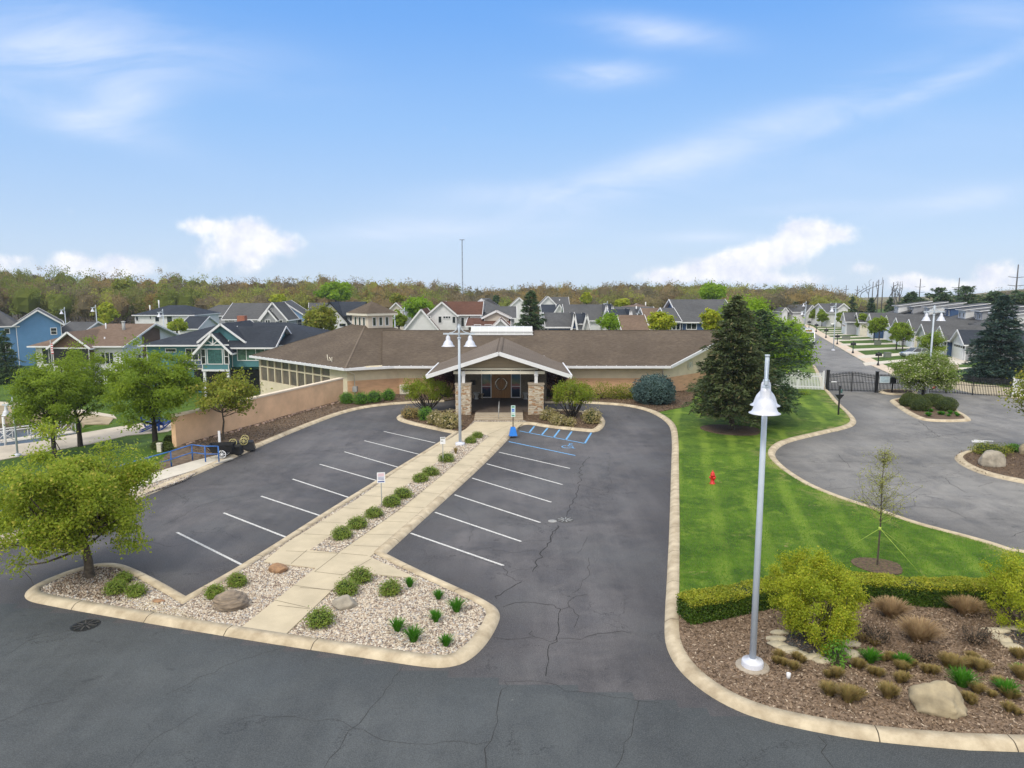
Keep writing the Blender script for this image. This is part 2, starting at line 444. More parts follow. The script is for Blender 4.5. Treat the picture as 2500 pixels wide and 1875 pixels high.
class MB:
    """collects shapes and links them as one mesh object"""
    def __init__(s): s.v = []; s.f = []; s.mi = []; s.sm = []
    def add(s, vs, fs, mi=0, sm=False):
        k = len(s.v); s.v += [tuple(p) for p in vs]
        for f in fs: s.f.append(tuple(i + k for i in f)); s.mi.append(mi); s.sm.append(sm)
    def box(s, x0, x1, y0, y1, z0, z1, mi=0):
        s.add([(x0, y0, z0), (x1, y0, z0), (x1, y1, z0), (x0, y1, z0), (x0, y0, z1), (x1, y0, z1), (x1, y1, z1), (x0, y1, z1)],
              [(0, 3, 2, 1), (4, 5, 6, 7), (0, 1, 5, 4), (1, 2, 6, 5), (2, 3, 7, 6), (3, 0, 4, 7)], mi)
    def obox(s, c, U, V, W, h, mi=0):
        c, U, V, W = map(Vector, (c, U, V, W)); a, b, d = h; P = []
        for k in (-1, 1):
            for (i, j) in ((-1, -1), (1, -1), (1, 1), (-1, 1)): P.append(c + U * a * i + V * b * j + W * d * k)
        s.add(P, [(0, 3, 2, 1), (4, 5, 6, 7), (0, 1, 5, 4), (1, 2, 6, 5), (2, 3, 7, 6), (3, 0, 4, 7)], mi)
    def bar(s, p, q, w, h=None, mi=0, up=(0, 0, 1)):
        p, q = Vector(p), Vector(q); d = q - p; L = d.length; d.normalize()
        up = Vector(up)
        if abs(d.dot(up)) > .98: up = Vector((1, 0, 0))
        u = d.cross(up).normalized(); v = u.cross(d)
        s.obox((p + q) / 2, d, u, v, (L / 2, w / 2, (h or w) / 2), mi)
    def poly(s, pts, mi=0): s.add(pts, [tuple(range(len(pts)))], mi)
    def prism(s, P, z0, z1, mi=0, mside=None):
        if sum(P[i - 1][0] * P[i][1] - P[i][0] * P[i - 1][1] for i in range(len(P))) < 0: P = P[::-1]
        n = len(P); k = len(s.v)
        za = [z0 if not callable(z0) else z0(*p) for p in P]; zb = [z1 if not callable(z1) else z1(*p) for p in P]
        s.v += [(p[0], p[1], z) for p, z in zip(P, za)] + [(p[0], p[1], z) for p, z in zip(P, zb)]
        s.f.append(tuple(k + n + i for i in range(n))); s.mi.append(mi); s.sm.append(False)
        s.f.append(tuple(k + n - 1 - i for i in range(n))); s.mi.append(mi); s.sm.append(False)
        for i in range(n):
            j = (i + 1) % n
            s.f.append((k + i, k + j, k + n + j, k + n + i)); s.mi.append(mi if mside is None else mside); s.sm.append(False)
    def slab(s, P3, th, mi=0, mside=1):
        """a roof plane: polygon given in 3-D, thickened downwards"""
        P3 = [Vector(p) for p in P3]
        a = Vector((0, 0, 0))
        for i in range(len(P3)): a += P3[i - 1].cross(P3[i])
        if a.z < 0: P3 = P3[::-1]
        n = len(P3); B = [p - Vector((0, 0, th)) for p in P3]
        s.add(P3 + B, [tuple(range(n))], mi)
        k = len(s.v) - 2 * n
        s.f.append(tuple(k + 2 * n - 1 - i for i in range(n))); s.mi.append(mside); s.sm.append(False)
        for i in range(n):
            j = (i + 1) % n
            s.f.append((k + n + i, k + n + j, k + j, k + i)); s.mi.append(mside); s.sm.append(False)
    def tube(s, pts, rad, n=8, mi=0, cap=True, sm=True):
        pts = [Vector(p) for p in pts]
        if not hasattr(rad, '__len__'): rad = [rad] * len(pts)
        k = len(s.v)
        ref = Vector((0, 0, 1)) if abs((pts[-1] - pts[0]).normalized().z) < .9 else Vector((1, 0, 0))
        for i, p in enumerate(pts):
            d = (pts[min(i + 1, len(pts) - 1)] - pts[max(i - 1, 0)]).normalized()
            u = d.cross(ref)
            if u.length < 1e-4: u = d.cross(Vector((0, 1, 0)))
            u.normalize(); v = d.cross(u)
            for j in range(n):
                a = 2 * math.pi * j / n
                s.v.append(tuple(p + (u * math.cos(a) + v * math.sin(a)) * rad[i]))
        for i in range(len(pts) - 1):
            for j in range(n):
                a, b = k + i * n + j, k + i * n + (j + 1) % n
                s.f.append((a, b, b + n, a + n)); s.mi.append(mi); s.sm.append(sm)
        if cap:
            s.f.append(tuple(k + n - 1 - j for j in range(n))); s.mi.append(mi); s.sm.append(False)
            e = k + (len(pts) - 1) * n
            s.f.append(tuple(e + j for j in range(n))); s.mi.append(mi); s.sm.append(False)
    def lathe(s, prof, n=24, c=(0, 0, 0), mi=0, sm=True):
        k = len(s.v)
        for (r, z) in prof:
            for j in range(n):
                a = 2 * math.pi * j / n; s.v.append((c[0] + r * math.cos(a), c[1] + r * math.sin(a), c[2] + z))
        for i in range(len(prof) - 1):
            for j in range(n):
                a, b = k + i * n + j, k + i * n + (j + 1) % n
                s.f.append((a, b, b + n, a + n)); s.mi.append(mi); s.sm.append(sm)
    def build(s, name, mats, parent=None, loc=None, rz=None):
        me = bpy.data.meshes.new(name); me.from_pydata(s.v, [], s.f)
        if not isinstance(mats, (list, tuple)): mats = [mats]
        for m in mats: me.materials.append(m)
        me.polygons.foreach_set('material_index', [min(i, len(mats) - 1) for i in s.mi])
        me.polygons.foreach_set('use_smooth', s.sm); me.update()
        return link(name, me, parent, loc, rz)
def link(name, me, parent=None, loc=None, rz=None):
    o = bpy.data.objects.new(name, me); COL.objects.link(o)
    if parent is not None:
        o.parent = parent; CH.setdefault(parent.name, []).append(o)
    if loc is not None: o.location = loc
    if rz is not None: o.rotation_euler = (0, 0, rz)
    return o
def npmesh(name, V, Fa, mats, parent=None, loc=None, smooth=False, midx=None, attr=None):
    """V: (n,3) array, Fa: (m,k) array of equal-sized faces"""
    me = bpy.data.meshes.new(name); V = np.asarray(V, dtype=np.float32); Fa = np.asarray(Fa, dtype=np.int32)
    m, k = Fa.shape
    me.vertices.add(len(V)); me.vertices.foreach_set('co', V.ravel())
    me.loops.add(m * k); me.loops.foreach_set('vertex_index', Fa.ravel())
    me.polygons.add(m); me.polygons.foreach_set('loop_start', np.arange(0, m * k, k, dtype=np.int32))
    try: me.polygons.foreach_set('loop_total', np.full(m, k, dtype=np.int32))
    except Exception: pass
    if not isinstance(mats, (list, tuple)): mats = [mats]
    for a in mats: me.materials.append(a)
    if midx is not None: me.polygons.foreach_set('material_index', np.asarray(midx, dtype=np.int32))
    me.polygons.foreach_set('use_smooth', np.full(m, smooth))
    if attr is not None:
        nm, dat, dom = attr
        if dat.ndim == 1:
            a = me.attributes.new(nm, 'FLOAT', dom); a.data.foreach_set('value', dat.astype(np.float32))
        else:
            a = me.attributes.new(nm, 'FLOAT_COLOR', dom)
            a.data.foreach_set('color', np.concatenate([dat, np.ones((len(dat), 1))], 1).astype(np.float32).ravel())
    me.update(calc_edges=True); me.validate()
    return link(name, me, parent, loc)

# ------------------------------------------------------------------ curves and kerbs
def chaikin(P, it=2, closed=True):
    for _ in range(it):
        Q = []; n = len(P)
        for i in range(n if closed else n - 1):
            a, b = P[i], P[(i + 1) % n]
            Q += [(a[0] * .75 + b[0] * .25, a[1] * .75 + b[1] * .25), (a[0] * .25 + b[0] * .75, a[1] * .25 + b[1] * .75)]
        if not closed: Q = [P[0]] + Q + [P[-1]]
        P = Q
    return P
def clean(P, closed=True, tol=.05):
    Q = [P[0]]
    for p in P[1:]:
        if math.hypot(p[0] - Q[-1][0], p[1] - Q[-1][1]) > tol: Q.append(p)
    if closed and math.hypot(Q[0][0] - Q[-1][0], Q[0][1] - Q[-1][1]) <= tol: Q.pop()
    return Q
def joints(P, closed, step=3.0, gap=.03):
    """insert short gap segments; returns points and the set of gap segment indices"""
    out = []; gaps = set(); acc = step * .4; n = len(P)
    for i in range(n if closed else n - 1):
        a, b = P[i], P[(i + 1) % n]; L = math.hypot(b[0] - a[0], b[1] - a[1]); out.append(a)
        if L > .5 and acc + L > step:
            t = min(.9, max(.1, (step - acc) / L)); t2 = t + gap / L
            out.append((a[0] + (b[0] - a[0]) * t, a[1] + (b[1] - a[1]) * t)); gaps.add(len(out) - 1)
            out.append((a[0] + (b[0] - a[0]) * t2, a[1] + (b[1] - a[1]) * t2)); acc = L * (1 - t)
        else: acc += L
    if not closed: out.append(P[-1])
    return out, gaps
def offset(P, d, closed=True):
    out = []; n = len(P)
    for i in range(n):
        p = P[i]; a = P[i - 1] if (closed or i) else p; b = P[(i + 1) % n] if (closed or i < n - 1) else p
        d1 = Vector((p[0] - a[0], p[1] - a[1])); d2 = Vector((b[0] - p[0], b[1] - p[1]))
        if d1.length < 1e-6: d1 = d2
        if d2.length < 1e-6: d2 = d1
        d1.normalize(); d2.normalize()
        n1 = Vector((-d1.y, d1.x)); n2 = Vector((-d2.y, d2.x)); m = n1 + n2
        if m.length < .2: m = n1
        m.normalize(); k = min(2.2, 1 / max(.3, m.dot(n1)))
        out.append((p[0] + m.x * d * k, p[1] + m.y * d * k))
    return out
def ccw(P): return P if sum(P[i - 1][0] * P[i][1] - P[i][0] * P[i - 1][1] for i in range(len(P))) > 0 else P[::-1]
KPROF = [(0, -.02), (.02, .03), (.09, .085), (.14, .125), (.21, .15), (.44, .155), (.46, .06)]
ALLK = []
def kerb(name, P, closed, side=1, prof=KPROF, label=None, hf=None, step=3.0):
    """P: the edge that meets the asphalt; side=+1 keeps the kerb on the left of the path"""
    P = clean(P, closed)
    ALLK.append((P, closed))
    Q, gaps = joints(P, closed, step)
    n = len(Q); m = len(prof); mb = MB()
    rows = [offset(Q, side * d, closed) for d, _ in prof]
    for i in range(n):
        for j in range(m):
            x, y = rows[j][i]; mb.v.append((x, y, prof[j][1] + (hf(x, y) if hf else 0)))
    for i in range(n if closed else n - 1):
        i2 = (i + 1) % n
        for j in range(m - 1):
            q = (i * m + j, i2 * m + j, i2 * m + j + 1, i * m + j + 1)
            mb.f.append(q if side < 0 else q[::-1]); mb.mi.append(1 if i in gaps else 0); mb.sm.append(i not in gaps)
    o = mb.build(name, [M['conc'], M['joint']])
    tag(o, kind='structure')
    return offset(P, side * .49, closed)

# ------------------------------------------------------------------ foliage
def quads(C, U, V):
    """one leaf-shaped quad per row"""
    n = len(C); P = np.empty((n, 4, 3), np.float32)
    P[:, 0] = C - U; P[:, 1] = C + V - U * .1; P[:, 2] = C + U; P[:, 3] = C - V - U * .1
    return P.reshape(-1, 3), np.arange(n * 4).reshape(-1, 4)
def unit(a): return a / np.maximum(1e-6, np.linalg.norm(a, axis=1, keepdims=True))
def leaves(C, size, rg, up=.6, out=None, asp=.55):
    n = len(C); N = rg.normal(size=(n, 3)); N[:, 2] += up
    if out is not None: N += out * .8
    N = unit(N); U = unit(np.cross(N, rg.normal(size=(n, 3)))); V = np.cross(N, U)
    s = (size * rg.uniform(.6, 1.25, n))[:, None]
    return quads(C, U * s, V * s * asp)
def crown_clumps(rg, n, rad, centre, lump=.25, bottom=-.75, shell=.45):
    """clump centres filling an uneven ellipsoid"""
    ph = rg.uniform(0, 6.28, 6); out = []
    while len(out) < n:
        d = rg.normal(size=3); d /= np.linalg.norm(d)
        if d[2] < bottom and rg.random() < .8: continue
        az = math.atan2(d[1], d[0])
        k = 1 + lump * (.5 * math.sin(2 * az + ph[0]) + .4 * math.sin(3 * az + ph[1] + d[2] * 2) + .35 * math.sin(5 * az + ph[2] + 3 * d[2]) + .3 * math.sin(4 * d[2] + ph[3] + az))
        r = (shell + (1 - shell) * rg.random() ** .7) * k * rg.uniform(.88, 1.06)
        out.append(np.array([d[0] * rad[0] * r, d[1] * rad[1] * r, max(bottom, d[2]) * rad[2] * r]) + centre)
    return np.array(out)
def limb(mb, a, b, r0, r1, rg, n=5, sides=5, bend=.12):
    a, b = np.array(a, float), np.array(b, float); L = np.linalg.norm(b - a)
    j = rg.normal(size=3) * L * bend; j[2] = abs(j[2]) * .3 - L * .06
    pts = [a + (b - a) * t + j * math.sin(math.pi * t) for t in np.linspace(0, 1, n)]
    mb.tube(pts, [r0 + (r1 - r0) * t for t in np.linspace(0, 1, n)], sides, cap=False)
    return pts
def tree(name, label, cat, loc, rad, cz, leaf, nl=12000, nc=110, ls=.10, tr=.12, seed=1, clr=.42, lump=.25, fork=None, bark='bark', shell=.45, bottom=-.7, flat=1, group=None, twigs=0, lean=(0, 0), up=.6, core=0):
    rg = np.random.default_rng(seed)
    t = thing(name, label, cat, loc, 0, group)
    ctr = np.array([lean[0], lean[1], cz])
    C = crown_clumps(rg, nc, rad, ctr, lump, bottom, shell)
    per = rg.multinomial(nl, rg.dirichlet(np.full(nc, 4.0)))
    pos = np.repeat(C, per, 0) + rg.normal(size=(nl, 3)) * (clr * np.array([1, 1, .7 * flat]))
    out = unit(pos - ctr)
    V, Fq = leaves(pos, ls, rg, up, out)
    npmesh('crown', V, Fq, leaf, t)
    mb = MB(); f = fork if fork is not None else cz - rad[2] * .75
    f = max(.15, f)
    mb.tube([(0, 0, -.1), (0, 0, f * .5), (lean[0] * .2, lean[1] * .2, f)], [tr * 1.25, tr, tr * .85], 9, cap=False)
    order = np.argsort(C[:, 2]); top = (lean[0], lean[1], cz + rad[2] * .5)
    main = limb(mb, (lean[0] * .2, lean[1] * .2, f), top, tr * .8, tr * .12, rg, 8, 6, .04)
    for i in order[::max(1, nc // 46)]:
        c = C[i]; k = min(6, int(max(0, (c[2] - f) / max(.5, rad[2] * 2)) * 5))
        limb(mb, main[k], c, tr * .36, tr * .06, rg, 5, 4)
    for _ in range(twigs):
        c = C[rg.integers(nc)]; limb(mb, c, c + rg.normal(size=3) * clr * 2, tr * .07, tr * .02, rg, 3, 3)
    mb.build('trunk', M[bark], t)
    return t
def conifer(name, label, loc, h, rb, leaf, seed=1, n=14000, base=.5, tr=.16, prof=None, droop=.25, ls=.2, group=None, dens=1.0, ragged=.25, cat='conifer'):
    rg = np.random.default_rng(seed)
    t = thing(name, label, cat, loc, 0, group)
    prof = prof or (lambda u: (1 - u) ** .8)
    nb = int(230 * dens); mb = MB()
    mb.tube([(0, 0, -.1), (0, 0, h * .5), (0, 0, h * .97)], [tr, tr * .6, tr * .08], 7, cap=False)
    ph = rg.uniform(0, 6.28, 4)
    Cs, Us, Ns = [], [], []
    us = np.sort(rg.random(nb) ** 1.15)
    w = np.array([prof(u) + .05 for u in us]); per = np.maximum(12, (n * w / w.sum())).astype(int)
    for u, k in zip(us, per):
        az = rg.uniform(0, 6.283)
        L = rb * prof(u) * (1 + ragged * (.5 * math.sin(2 * az + ph[0] + 4 * u) + .5 * math.sin(3 * az + ph[1] + 9 * u))) * rg.uniform(.72, 1.1) + .12
        z0 = base + (h - base) * u; d = np.array([math.cos(az), math.sin(az), 0]); rise = rg.uniform(-.1, .2) + .35 * u
        s = np.sqrt(rg.random(k)) * 1.0
        p = np.outer(s * L, d); p[:, 2] = z0 + L * (rise * s - droop * s ** 2 * 1.1)
        wd = .34 * L * (1.15 - s) * .6 + .10
        side = np.array([-d[1], d[0], 0]); q = rg.normal(size=k) * wd
        p += np.outer(q, side); p[:, 2] += rg.normal(size=k) * .07 - np.abs(q) * .25
        Cs.append(p); Us.append(np.tile(d, (k, 1)) + rg.normal(size=(k, 3)) * .4 + np.outer(np.sign(q) * .5, side))
        if rg.random() < .5: mb.tube([(0, 0, z0), tuple(d * L * .5 + np.array([0, 0, z0 + L * rise * .4])), tuple(d * L * .85 + np.array([0, 0, z0 + L * (rise * .8 - droop * .7)]))], [tr * .22, tr * .12, tr * .04], 3, cap=False)
    C = np.concatenate(Cs); U = unit(np.concatenate(Us)); N = rg.normal(size=C.shape) * .6 + np.array([0, 0, 1]); Vv = unit(np.cross(U, N))
    s = (ls * rg.uniform(.6, 1.3, len(C)))[:, None]
    V, Fq = quads(C, U * s, Vv * s * .28)
    npmesh('crown', V, Fq, leaf, t); mb.build('trunk', M['barkd'], t)
    return t
def shrub(name, label, loc, rad, leaf, n=2500, ls=.06, seed=1, lump=.15, core=True, cz=None, group=None, cat='shrub', up=.5, stems=0, fuzz=.06, top=None, coremat=None):
    """dense shrub: leaves spread through an uneven mound"""
    rg = np.random.default_rng(seed)
    t = thing(name, label, cat, loc, 0, group)
    cz = rad[2] * .75 if cz is None else cz
    d = unit(rg.normal(size=(n, 3))); az = np.arctan2(d[:, 1], d[:, 0]); ph = rg.uniform(0, 6.28, 5)
    k = 1 + lump * (.5 * np.sin(2 * az + ph[0]) + .5 * np.sin(3 * az + ph[1] + 2 * d[:, 2]) + .4 * np.sin(6 * az + ph[2] + 5 * d[:, 2]) + .3 * np.sin(9 * az + ph[3] - 7 * d[:, 2]))
    r = (1 - rg.random(n) ** 2.2 * .55) * k
    p = d * np.array(rad) * r[:, None]; p += rg.normal(size=p.shape) * fuzz; p[:, 2] += cz
    p = p[p[:, 2] > .02]
    V, Fq = leaves(p, ls, rg, up, unit(p - np.array([0, 0, cz])))
    if core:
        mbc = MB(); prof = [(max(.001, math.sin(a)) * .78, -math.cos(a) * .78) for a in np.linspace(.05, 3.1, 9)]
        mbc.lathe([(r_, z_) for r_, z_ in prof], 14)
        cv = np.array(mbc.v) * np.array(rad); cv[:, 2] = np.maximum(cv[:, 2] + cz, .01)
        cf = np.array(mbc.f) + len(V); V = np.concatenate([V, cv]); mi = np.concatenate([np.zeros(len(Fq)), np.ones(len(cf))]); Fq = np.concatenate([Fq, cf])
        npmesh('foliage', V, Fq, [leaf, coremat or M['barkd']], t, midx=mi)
    else: npmesh('foliage', V, Fq, leaf, t)
    if stems:
        mb = MB()
        for i in range(stems):
            a = rg.uniform(0, 6.28); e = (math.cos(a) * rad[0] * .6, math.sin(a) * rad[1] * .6, cz + rad[2] * rg.uniform(-.1, .3))
            limb(mb, (math.cos(a) * .08, math.sin(a) * .08, 0), e, .035, .012, rg, 5, 5, .1)
        mb.build('stems', M['bark'], t)
    return t
def tuft_data(rg, nb, h, spread, w, curl=.5, seg=3):
    """arching blades from one root"""
    a = rg.uniform(0, 6.283, nb); lean = rg.uniform(.1, 1, nb) * spread; H = h * rg.uniform(.65, 1.1, nb); r0 = rg.random(nb) * .25 * spread * h
    V = []; Fq = []
    T_ = np.linspace(0, 1, seg + 1)
    side = np.stack([-np.sin(a), np.cos(a), np.zeros(nb)], 1); dr = np.stack([np.cos(a), np.sin(a), np.zeros(nb)], 1)
    rows = []
    for t in T_:
        rad = r0 + lean * H * (t ** 1.3); z = H * (t - curl * lean * t * t * .6)
        c = dr * rad[:, None]; c[:, 2] = z; ww = w * (1 - t * .85) + .002
        rows.append(np.stack([c - side * ww, c + side * ww], 1))
    P = np.stack(rows, 1).reshape(nb, -1, 3); m = P.shape[1]
    V = P.reshape(-1, 3); base = np.arange(nb)[:, None] * m
    F_ = [np.stack([base[:, 0] + 2 * i, base[:, 0] + 2 * i + 1, base[:, 0] + 2 * i + 3, base[:, 0] + 2 * i + 2], 1) for i in range(seg)]
    return V, np.concatenate(F_)
def tuft(name, label, loc, h, spread, leaf, nb=160, w=.012, seed=1, group=None, cat='plant', curl=.5, mounds=1, mr=0, part='blades'):
    rg = np.random.default_rng(seed); Vs = []; Fs = []; k = 0
    for i in range(mounds):
        V, Fq = tuft_data(rg, nb, h * (1 if i == 0 else rg.uniform(.6, 1)), spread, w, curl)
        if i: V = V + np.array([rg.normal() * mr, rg.normal() * mr, 0])
        Vs.append(V); Fs.append(Fq + k); k += len(V)
    t = npmesh(name, np.concatenate(Vs), np.concatenate(Fs), leaf, None, loc)
    return tag(t, label, cat, group)
def rock(name, label, loc, dim, m, seed=1, rz=0, sub=3, group=None, layered=False, rough=.22):
    import bmesh
    bm = bmesh.new(); bmesh.ops.create_icosphere(bm, subdivisions=sub + 1, radius=1)
    rg = random.Random(seed)
    pl = []
    for _ in range(11):
        d = Vector((rg.gauss(0, 1), rg.gauss(0, 1), rg.gauss(0, .8))).normalized(); pl.append((d, rg.uniform(.62, .92)))
    from mathutils import noise as mn
    off = Vector((rg.uniform(0, 50),) * 3)
    for v in bm.verts:
        p = v.co.copy()
        for d, k in pl:
            e = p.dot(d)
            if e > k: p -= d * (e - k) * .82
        p *= 1 + rough * .5 * mn.noise(p * 1.6 + off) + rough * .22 * mn.noise(p * 5 + off) + rough * .1 * mn.noise(p * 13 + off)
        if layered: p.x *= 1 + .07 * math.sin(p.z * 21); p.y *= 1 + .07 * math.sin(p.z * 21 + 1)
        v.co = Vector((p.x * dim[0], p.y * dim[1], p.z * dim[2]))
    zmin = -dim[2] * .45
    for v in bm.verts: v.co.z = max(v.co.z, zmin) - zmin - .03
    me = bpy.data.meshes.new(name); bm.to_mesh(me); bm.free(); me.materials.append(m)
    me.polygons.foreach_set('use_smooth', [True] * len(me.polygons))
    o = link(name, me, None, loc, rz)
    return tag(o, label, 'rock', group)
# ================================================================== SETTING
def LP(f, pts): return [f(*p) for p in pts]
# --- kerb lines (photo positions dropped on the level ground)
isl = [(50, 1289), (58, 1275), (100, 1254), (160, 1232), (210, 1220), (258, 1219), (292, 1229), (350, 1258), (403, 1289), (403, 1289), (403, 1289),
       (522, 1222), (700, 1108), (830, 1028), (940, 961), (977, 937), (977, 937), (977, 937), (920, 925), (868, 913), (856, 906), (857, 899), (872, 895)]
ISL = [G(F(*p), 0) for p in isl] + [(-6.0, 59.6), (-4.6, 60.2), (2.6, 60.2), (5.2, 60.0)] + \
      [G(F(*p), 0) for p in [(1293, 897), (1303, 901), (1309, 911), (1304, 925), (1288, 935), (1257, 932), (1180, 924), (1137, 916), (1122, 923), (1122, 923), (1122, 923),
       (1060, 991), (950, 1092), (835, 1197), (835, 1197), (835, 1197), (900, 1230), (1000, 1275), (1066, 1306), (1083, 1326), (1076, 1352), (1050, 1396), (1010, 1432), (965, 1444), (920, 1443),
       (760, 1418), (600, 1394), (400, 1361), (180, 1323), (100, 1308), (62, 1300)]]
ISL = clean(chaikin(ISL, 2), True, .08)
ISL = ccw(ISL)
ISLin = kerb('kerb_centre_island', ISL, True)
# lawn between the car park and the right-hand road
lot = [(905, 380), (960, 450), (1040, 520), (1082, 568), (1078, 600), (1030, 625), (900, 655), (700, 700), (600, 730), (548, 765), (528, 803), (555, 850), (650, 930), (800, 1020), (1000, 1100), (1250, 1180), (1500, 1270), (1750, 1335), (2000, 1402), (2212, 1475)]
RE = [G(v4(452, 880), 0), G(v4(470, 905), 0), G(v4(500, 960), 0), G(v4(530, 1020), 0)] + [G(v8(*p), 0) for p in [(868, 352)] + lot] + [(40, 19.0), (60, 12)]
RE = clean(chaikin(RE, 2, False), False)
WE = [G(v3(*p), 0) for p in [(590, 1192), (800, 1192), (1000, 1196), (1280, 1215), (1450, 1255), (1560, 1310), (1630, 1370), (1655, 1430), (1660, 1560)]] + \
     [G(F(*p), 0) for p in [(1450, 990), (1446, 1130), (1440, 1250), (1434, 1350), (1436, 1395), (1458, 1440), (1500, 1482), (1560, 1522), (1640, 1556), (1770, 1585), (1900, 1606), (2212, 1632)]] + [(22, 15.0), (60, 11)]
WE = clean(chaikin(WE, 2, False), False)
WEin = kerb('kerb_east_of_car_park', WE, False, 1)
REin = kerb('kerb_right_hand_road', RE, False, -1)
# far edge of the left car park
LE = [G(F(*p), 0) for p in [(-420, 1330), (-150, 1237), (0, 1183), (150, 1132), (300, 1079), (400, 1037), (500, 993), (560, 966), (620, 940), (700, 908), (742, 893), (790, 881), (860, 873), (960, 868.5)]]
LE = clean(chaikin(LE, 2, False), False)
LEin = kerb('kerb_north_of_car_park', LE, False, 1)

# --- asphalt
def in_np(X, Y, P):
    P = np.array(P); c = np.zeros(X.shape, bool); x2, y2 = P[-1]
    for x1, y1 in P:
        with np.errstate(divide='ignore', invalid='ignore'):
            t = ((y1 > Y) != (y2 > Y)) & (X < (x2 - x1) * (Y - y1) / (y2 - y1 + 1e-12) + x1)
        c ^= t; x2, y2 = x1, y1
    return c
def distseg(X, Y, P, closed):
    D = np.full(X.shape, 1e9); n = len(P)
    for i in range(n if closed else n - 1):
        a, b = P[i], P[(i + 1) % n]; dx, dy = b[0] - a[0], b[1] - a[1]; L = dx * dx + dy * dy + 1e-9
        t = np.clip(((X - a[0]) * dx + (Y - a[1]) * dy) / L, 0, 1)
        D = np.minimum(D, np.hypot(X - a[0] - t * dx, Y - a[1] - t * dy))
    return D
def sheet(name, P, z, m, cell=.6, kerbs=(), kind='structure'):
    P = np.array(P); x0, y0 = P.min(0); x1, y1 = P.max(0)
    xs = np.arange(x0, x1 + cell, cell); ys = np.arange(y0, y1 + cell, cell)
    X, Y = np.meshgrid(xs, ys); nx = len(xs)
    ins = in_np(X[:-1, :-1] + cell / 2, Y[:-1, :-1] + cell / 2, P)
    D = np.full(X.shape, 1e9)
    for K, cl in kerbs: D = np.minimum(D, distseg(X, Y, K, cl))
    wear = np.clip(D / 2.2, 0, 1) ** .8
    i, j = np.nonzero(ins); a = i * nx + j
    Fq = np.stack([a, a + 1, a + nx + 1, a + nx], 1)
    V = np.stack([X.ravel(), Y.ravel(), np.full(X.size, z)], 1)
    o = npmesh(name, V, Fq, m, attr=('wear', wear.ravel(), 'POINT'))
    return tag(o, kind=kind)
asA = asphalt('asphalt_car_park', (.030, .029, .032), (.120, .114, .119), (.074, .076, .079))
asB = asphalt('asphalt_road', (.060, .058, .058), (.225, .218, .21), (.15, .147, .14))
LEm = offset(LE, .3, False)
lotP = LEm + [(-8, 66.5), (6, 66.5)] + offset(WE, .3, False) + [(60, -10), (-70, -10), (-70, 12)]
sheet('asphalt_car_park', lotP, .004, asA, .5, [(ISL, True), (WE, False), (LE, False)])
asC = asphalt('asphalt_front_road', (.034, .038, .041), (.080, .088, .093), (.050, .058, .063))
FR = [G(F(*p), 0) for p in [(-900, 1290), (-300, 1300), (60, 1310), (180, 1330), (600, 1400), (925, 1452), (1085, 1474), (1200, 1478), (1330, 1500), (1470, 1522), (1560, 1548)]] + [(9.2, 15.6), (14, 15.2), (60, 10), (60, -10), (-70, -10)]
sheet('asphalt_front_road', FR, .0062, asC, .35, [(ISL, True), (WE, False)])
# right-hand road and the street behind the gates
stR = [G(v4(*p), 0) for p in [(1330, 985), (1200, 962), (1080, 940), (900, 862), (700, 748), (560, 668), (460, 608), (400, 568), (370, 545)]] + [(88, 225)]
stL = [(80, 229)] + [(66, 181), (57.5, 152), (47.5, 119), (41.5, 100), G(v4(450, 880), 0)]
rdP = [(p[0], p[1]) for p in offset(RE, -.3, False)][::-1] + stL[::-1] + stR[::-1] + [(47, 78), (50, 68.5), (95, 62), (120, 20), (80, 5)]
sheet('asphalt_right_hand_road', rdP, .004, asB, .7, [(RE, False)])

# --- terrain: one sheet to the horizon
def axis(a, b, st, far):
    L = list(np.arange(a, b + st, st)); s = st
    while L[-1] < far: s *= 1.35; L.append(L[-1] + s)
    s = st
    while L[0] > -far: s *= 1.35; L.insert(0, L[0] - s)
    return np.array(L)
def axis_drop(x, y): return 0 if math.hypot(x, y) < 490 else -.035 * (math.hypot(x, y) - 490)
xs = axis(-90, 30, 1.0, 2600); ys = axis(0, 120, 1.0, 2600)
X, Y = np.meshgrid(xs, ys); nx = len(xs)
Z = np.array([[T(x, y) + axis_drop(x, y) for x in xs] for y in ys])
a = (np.arange(len(ys) - 1)[:, None] * nx + np.arange(nx - 1)[None]).ravel()
g = npmesh('ground', np.stack([X.ravel(), Y.ravel(), Z.ravel() - .012], 1), np.stack([a, a + 1, a + nx + 1, a + nx], 1), M['grass2'])
tag(g, kind='structure')
hx = np.linspace(230, 900, 60); hy = np.linspace(400, 760, 20); HX, HY = np.meshgrid(hx, hy)
u_ = np.clip((HX / HY * 480 - 255) / 130, 0, 1); v_ = np.clip((HY - 400) / 90, 0, 1)
HZ_ = (u_ * u_ * (3 - 2 * u_)) * 11 * v_ - .5 + np.sin(HX * .05) * .5
a = (np.arange(19)[:, None] * 60 + np.arange(59)[None]).ravel()
tag(npmesh('hills', np.stack([HX.ravel(), HY.ravel(), HZ_.ravel()], 1), np.stack([a, a + 1, a + 61, a + 60], 1), mat('hill_scrub', (.17, .145, .075), .95, .5, .05, col2=(.10, .095, .05), detail=8), smooth=True), kind='structure')
mb = MB(); mb.prism(offset(ccw(BASIN), -1.2), -3.9, -3.45); tag(mb.build('water', mat('water', (.045, .045, .032), .22, .4, .5, .35, 6, spec=.35)), kind='structure')

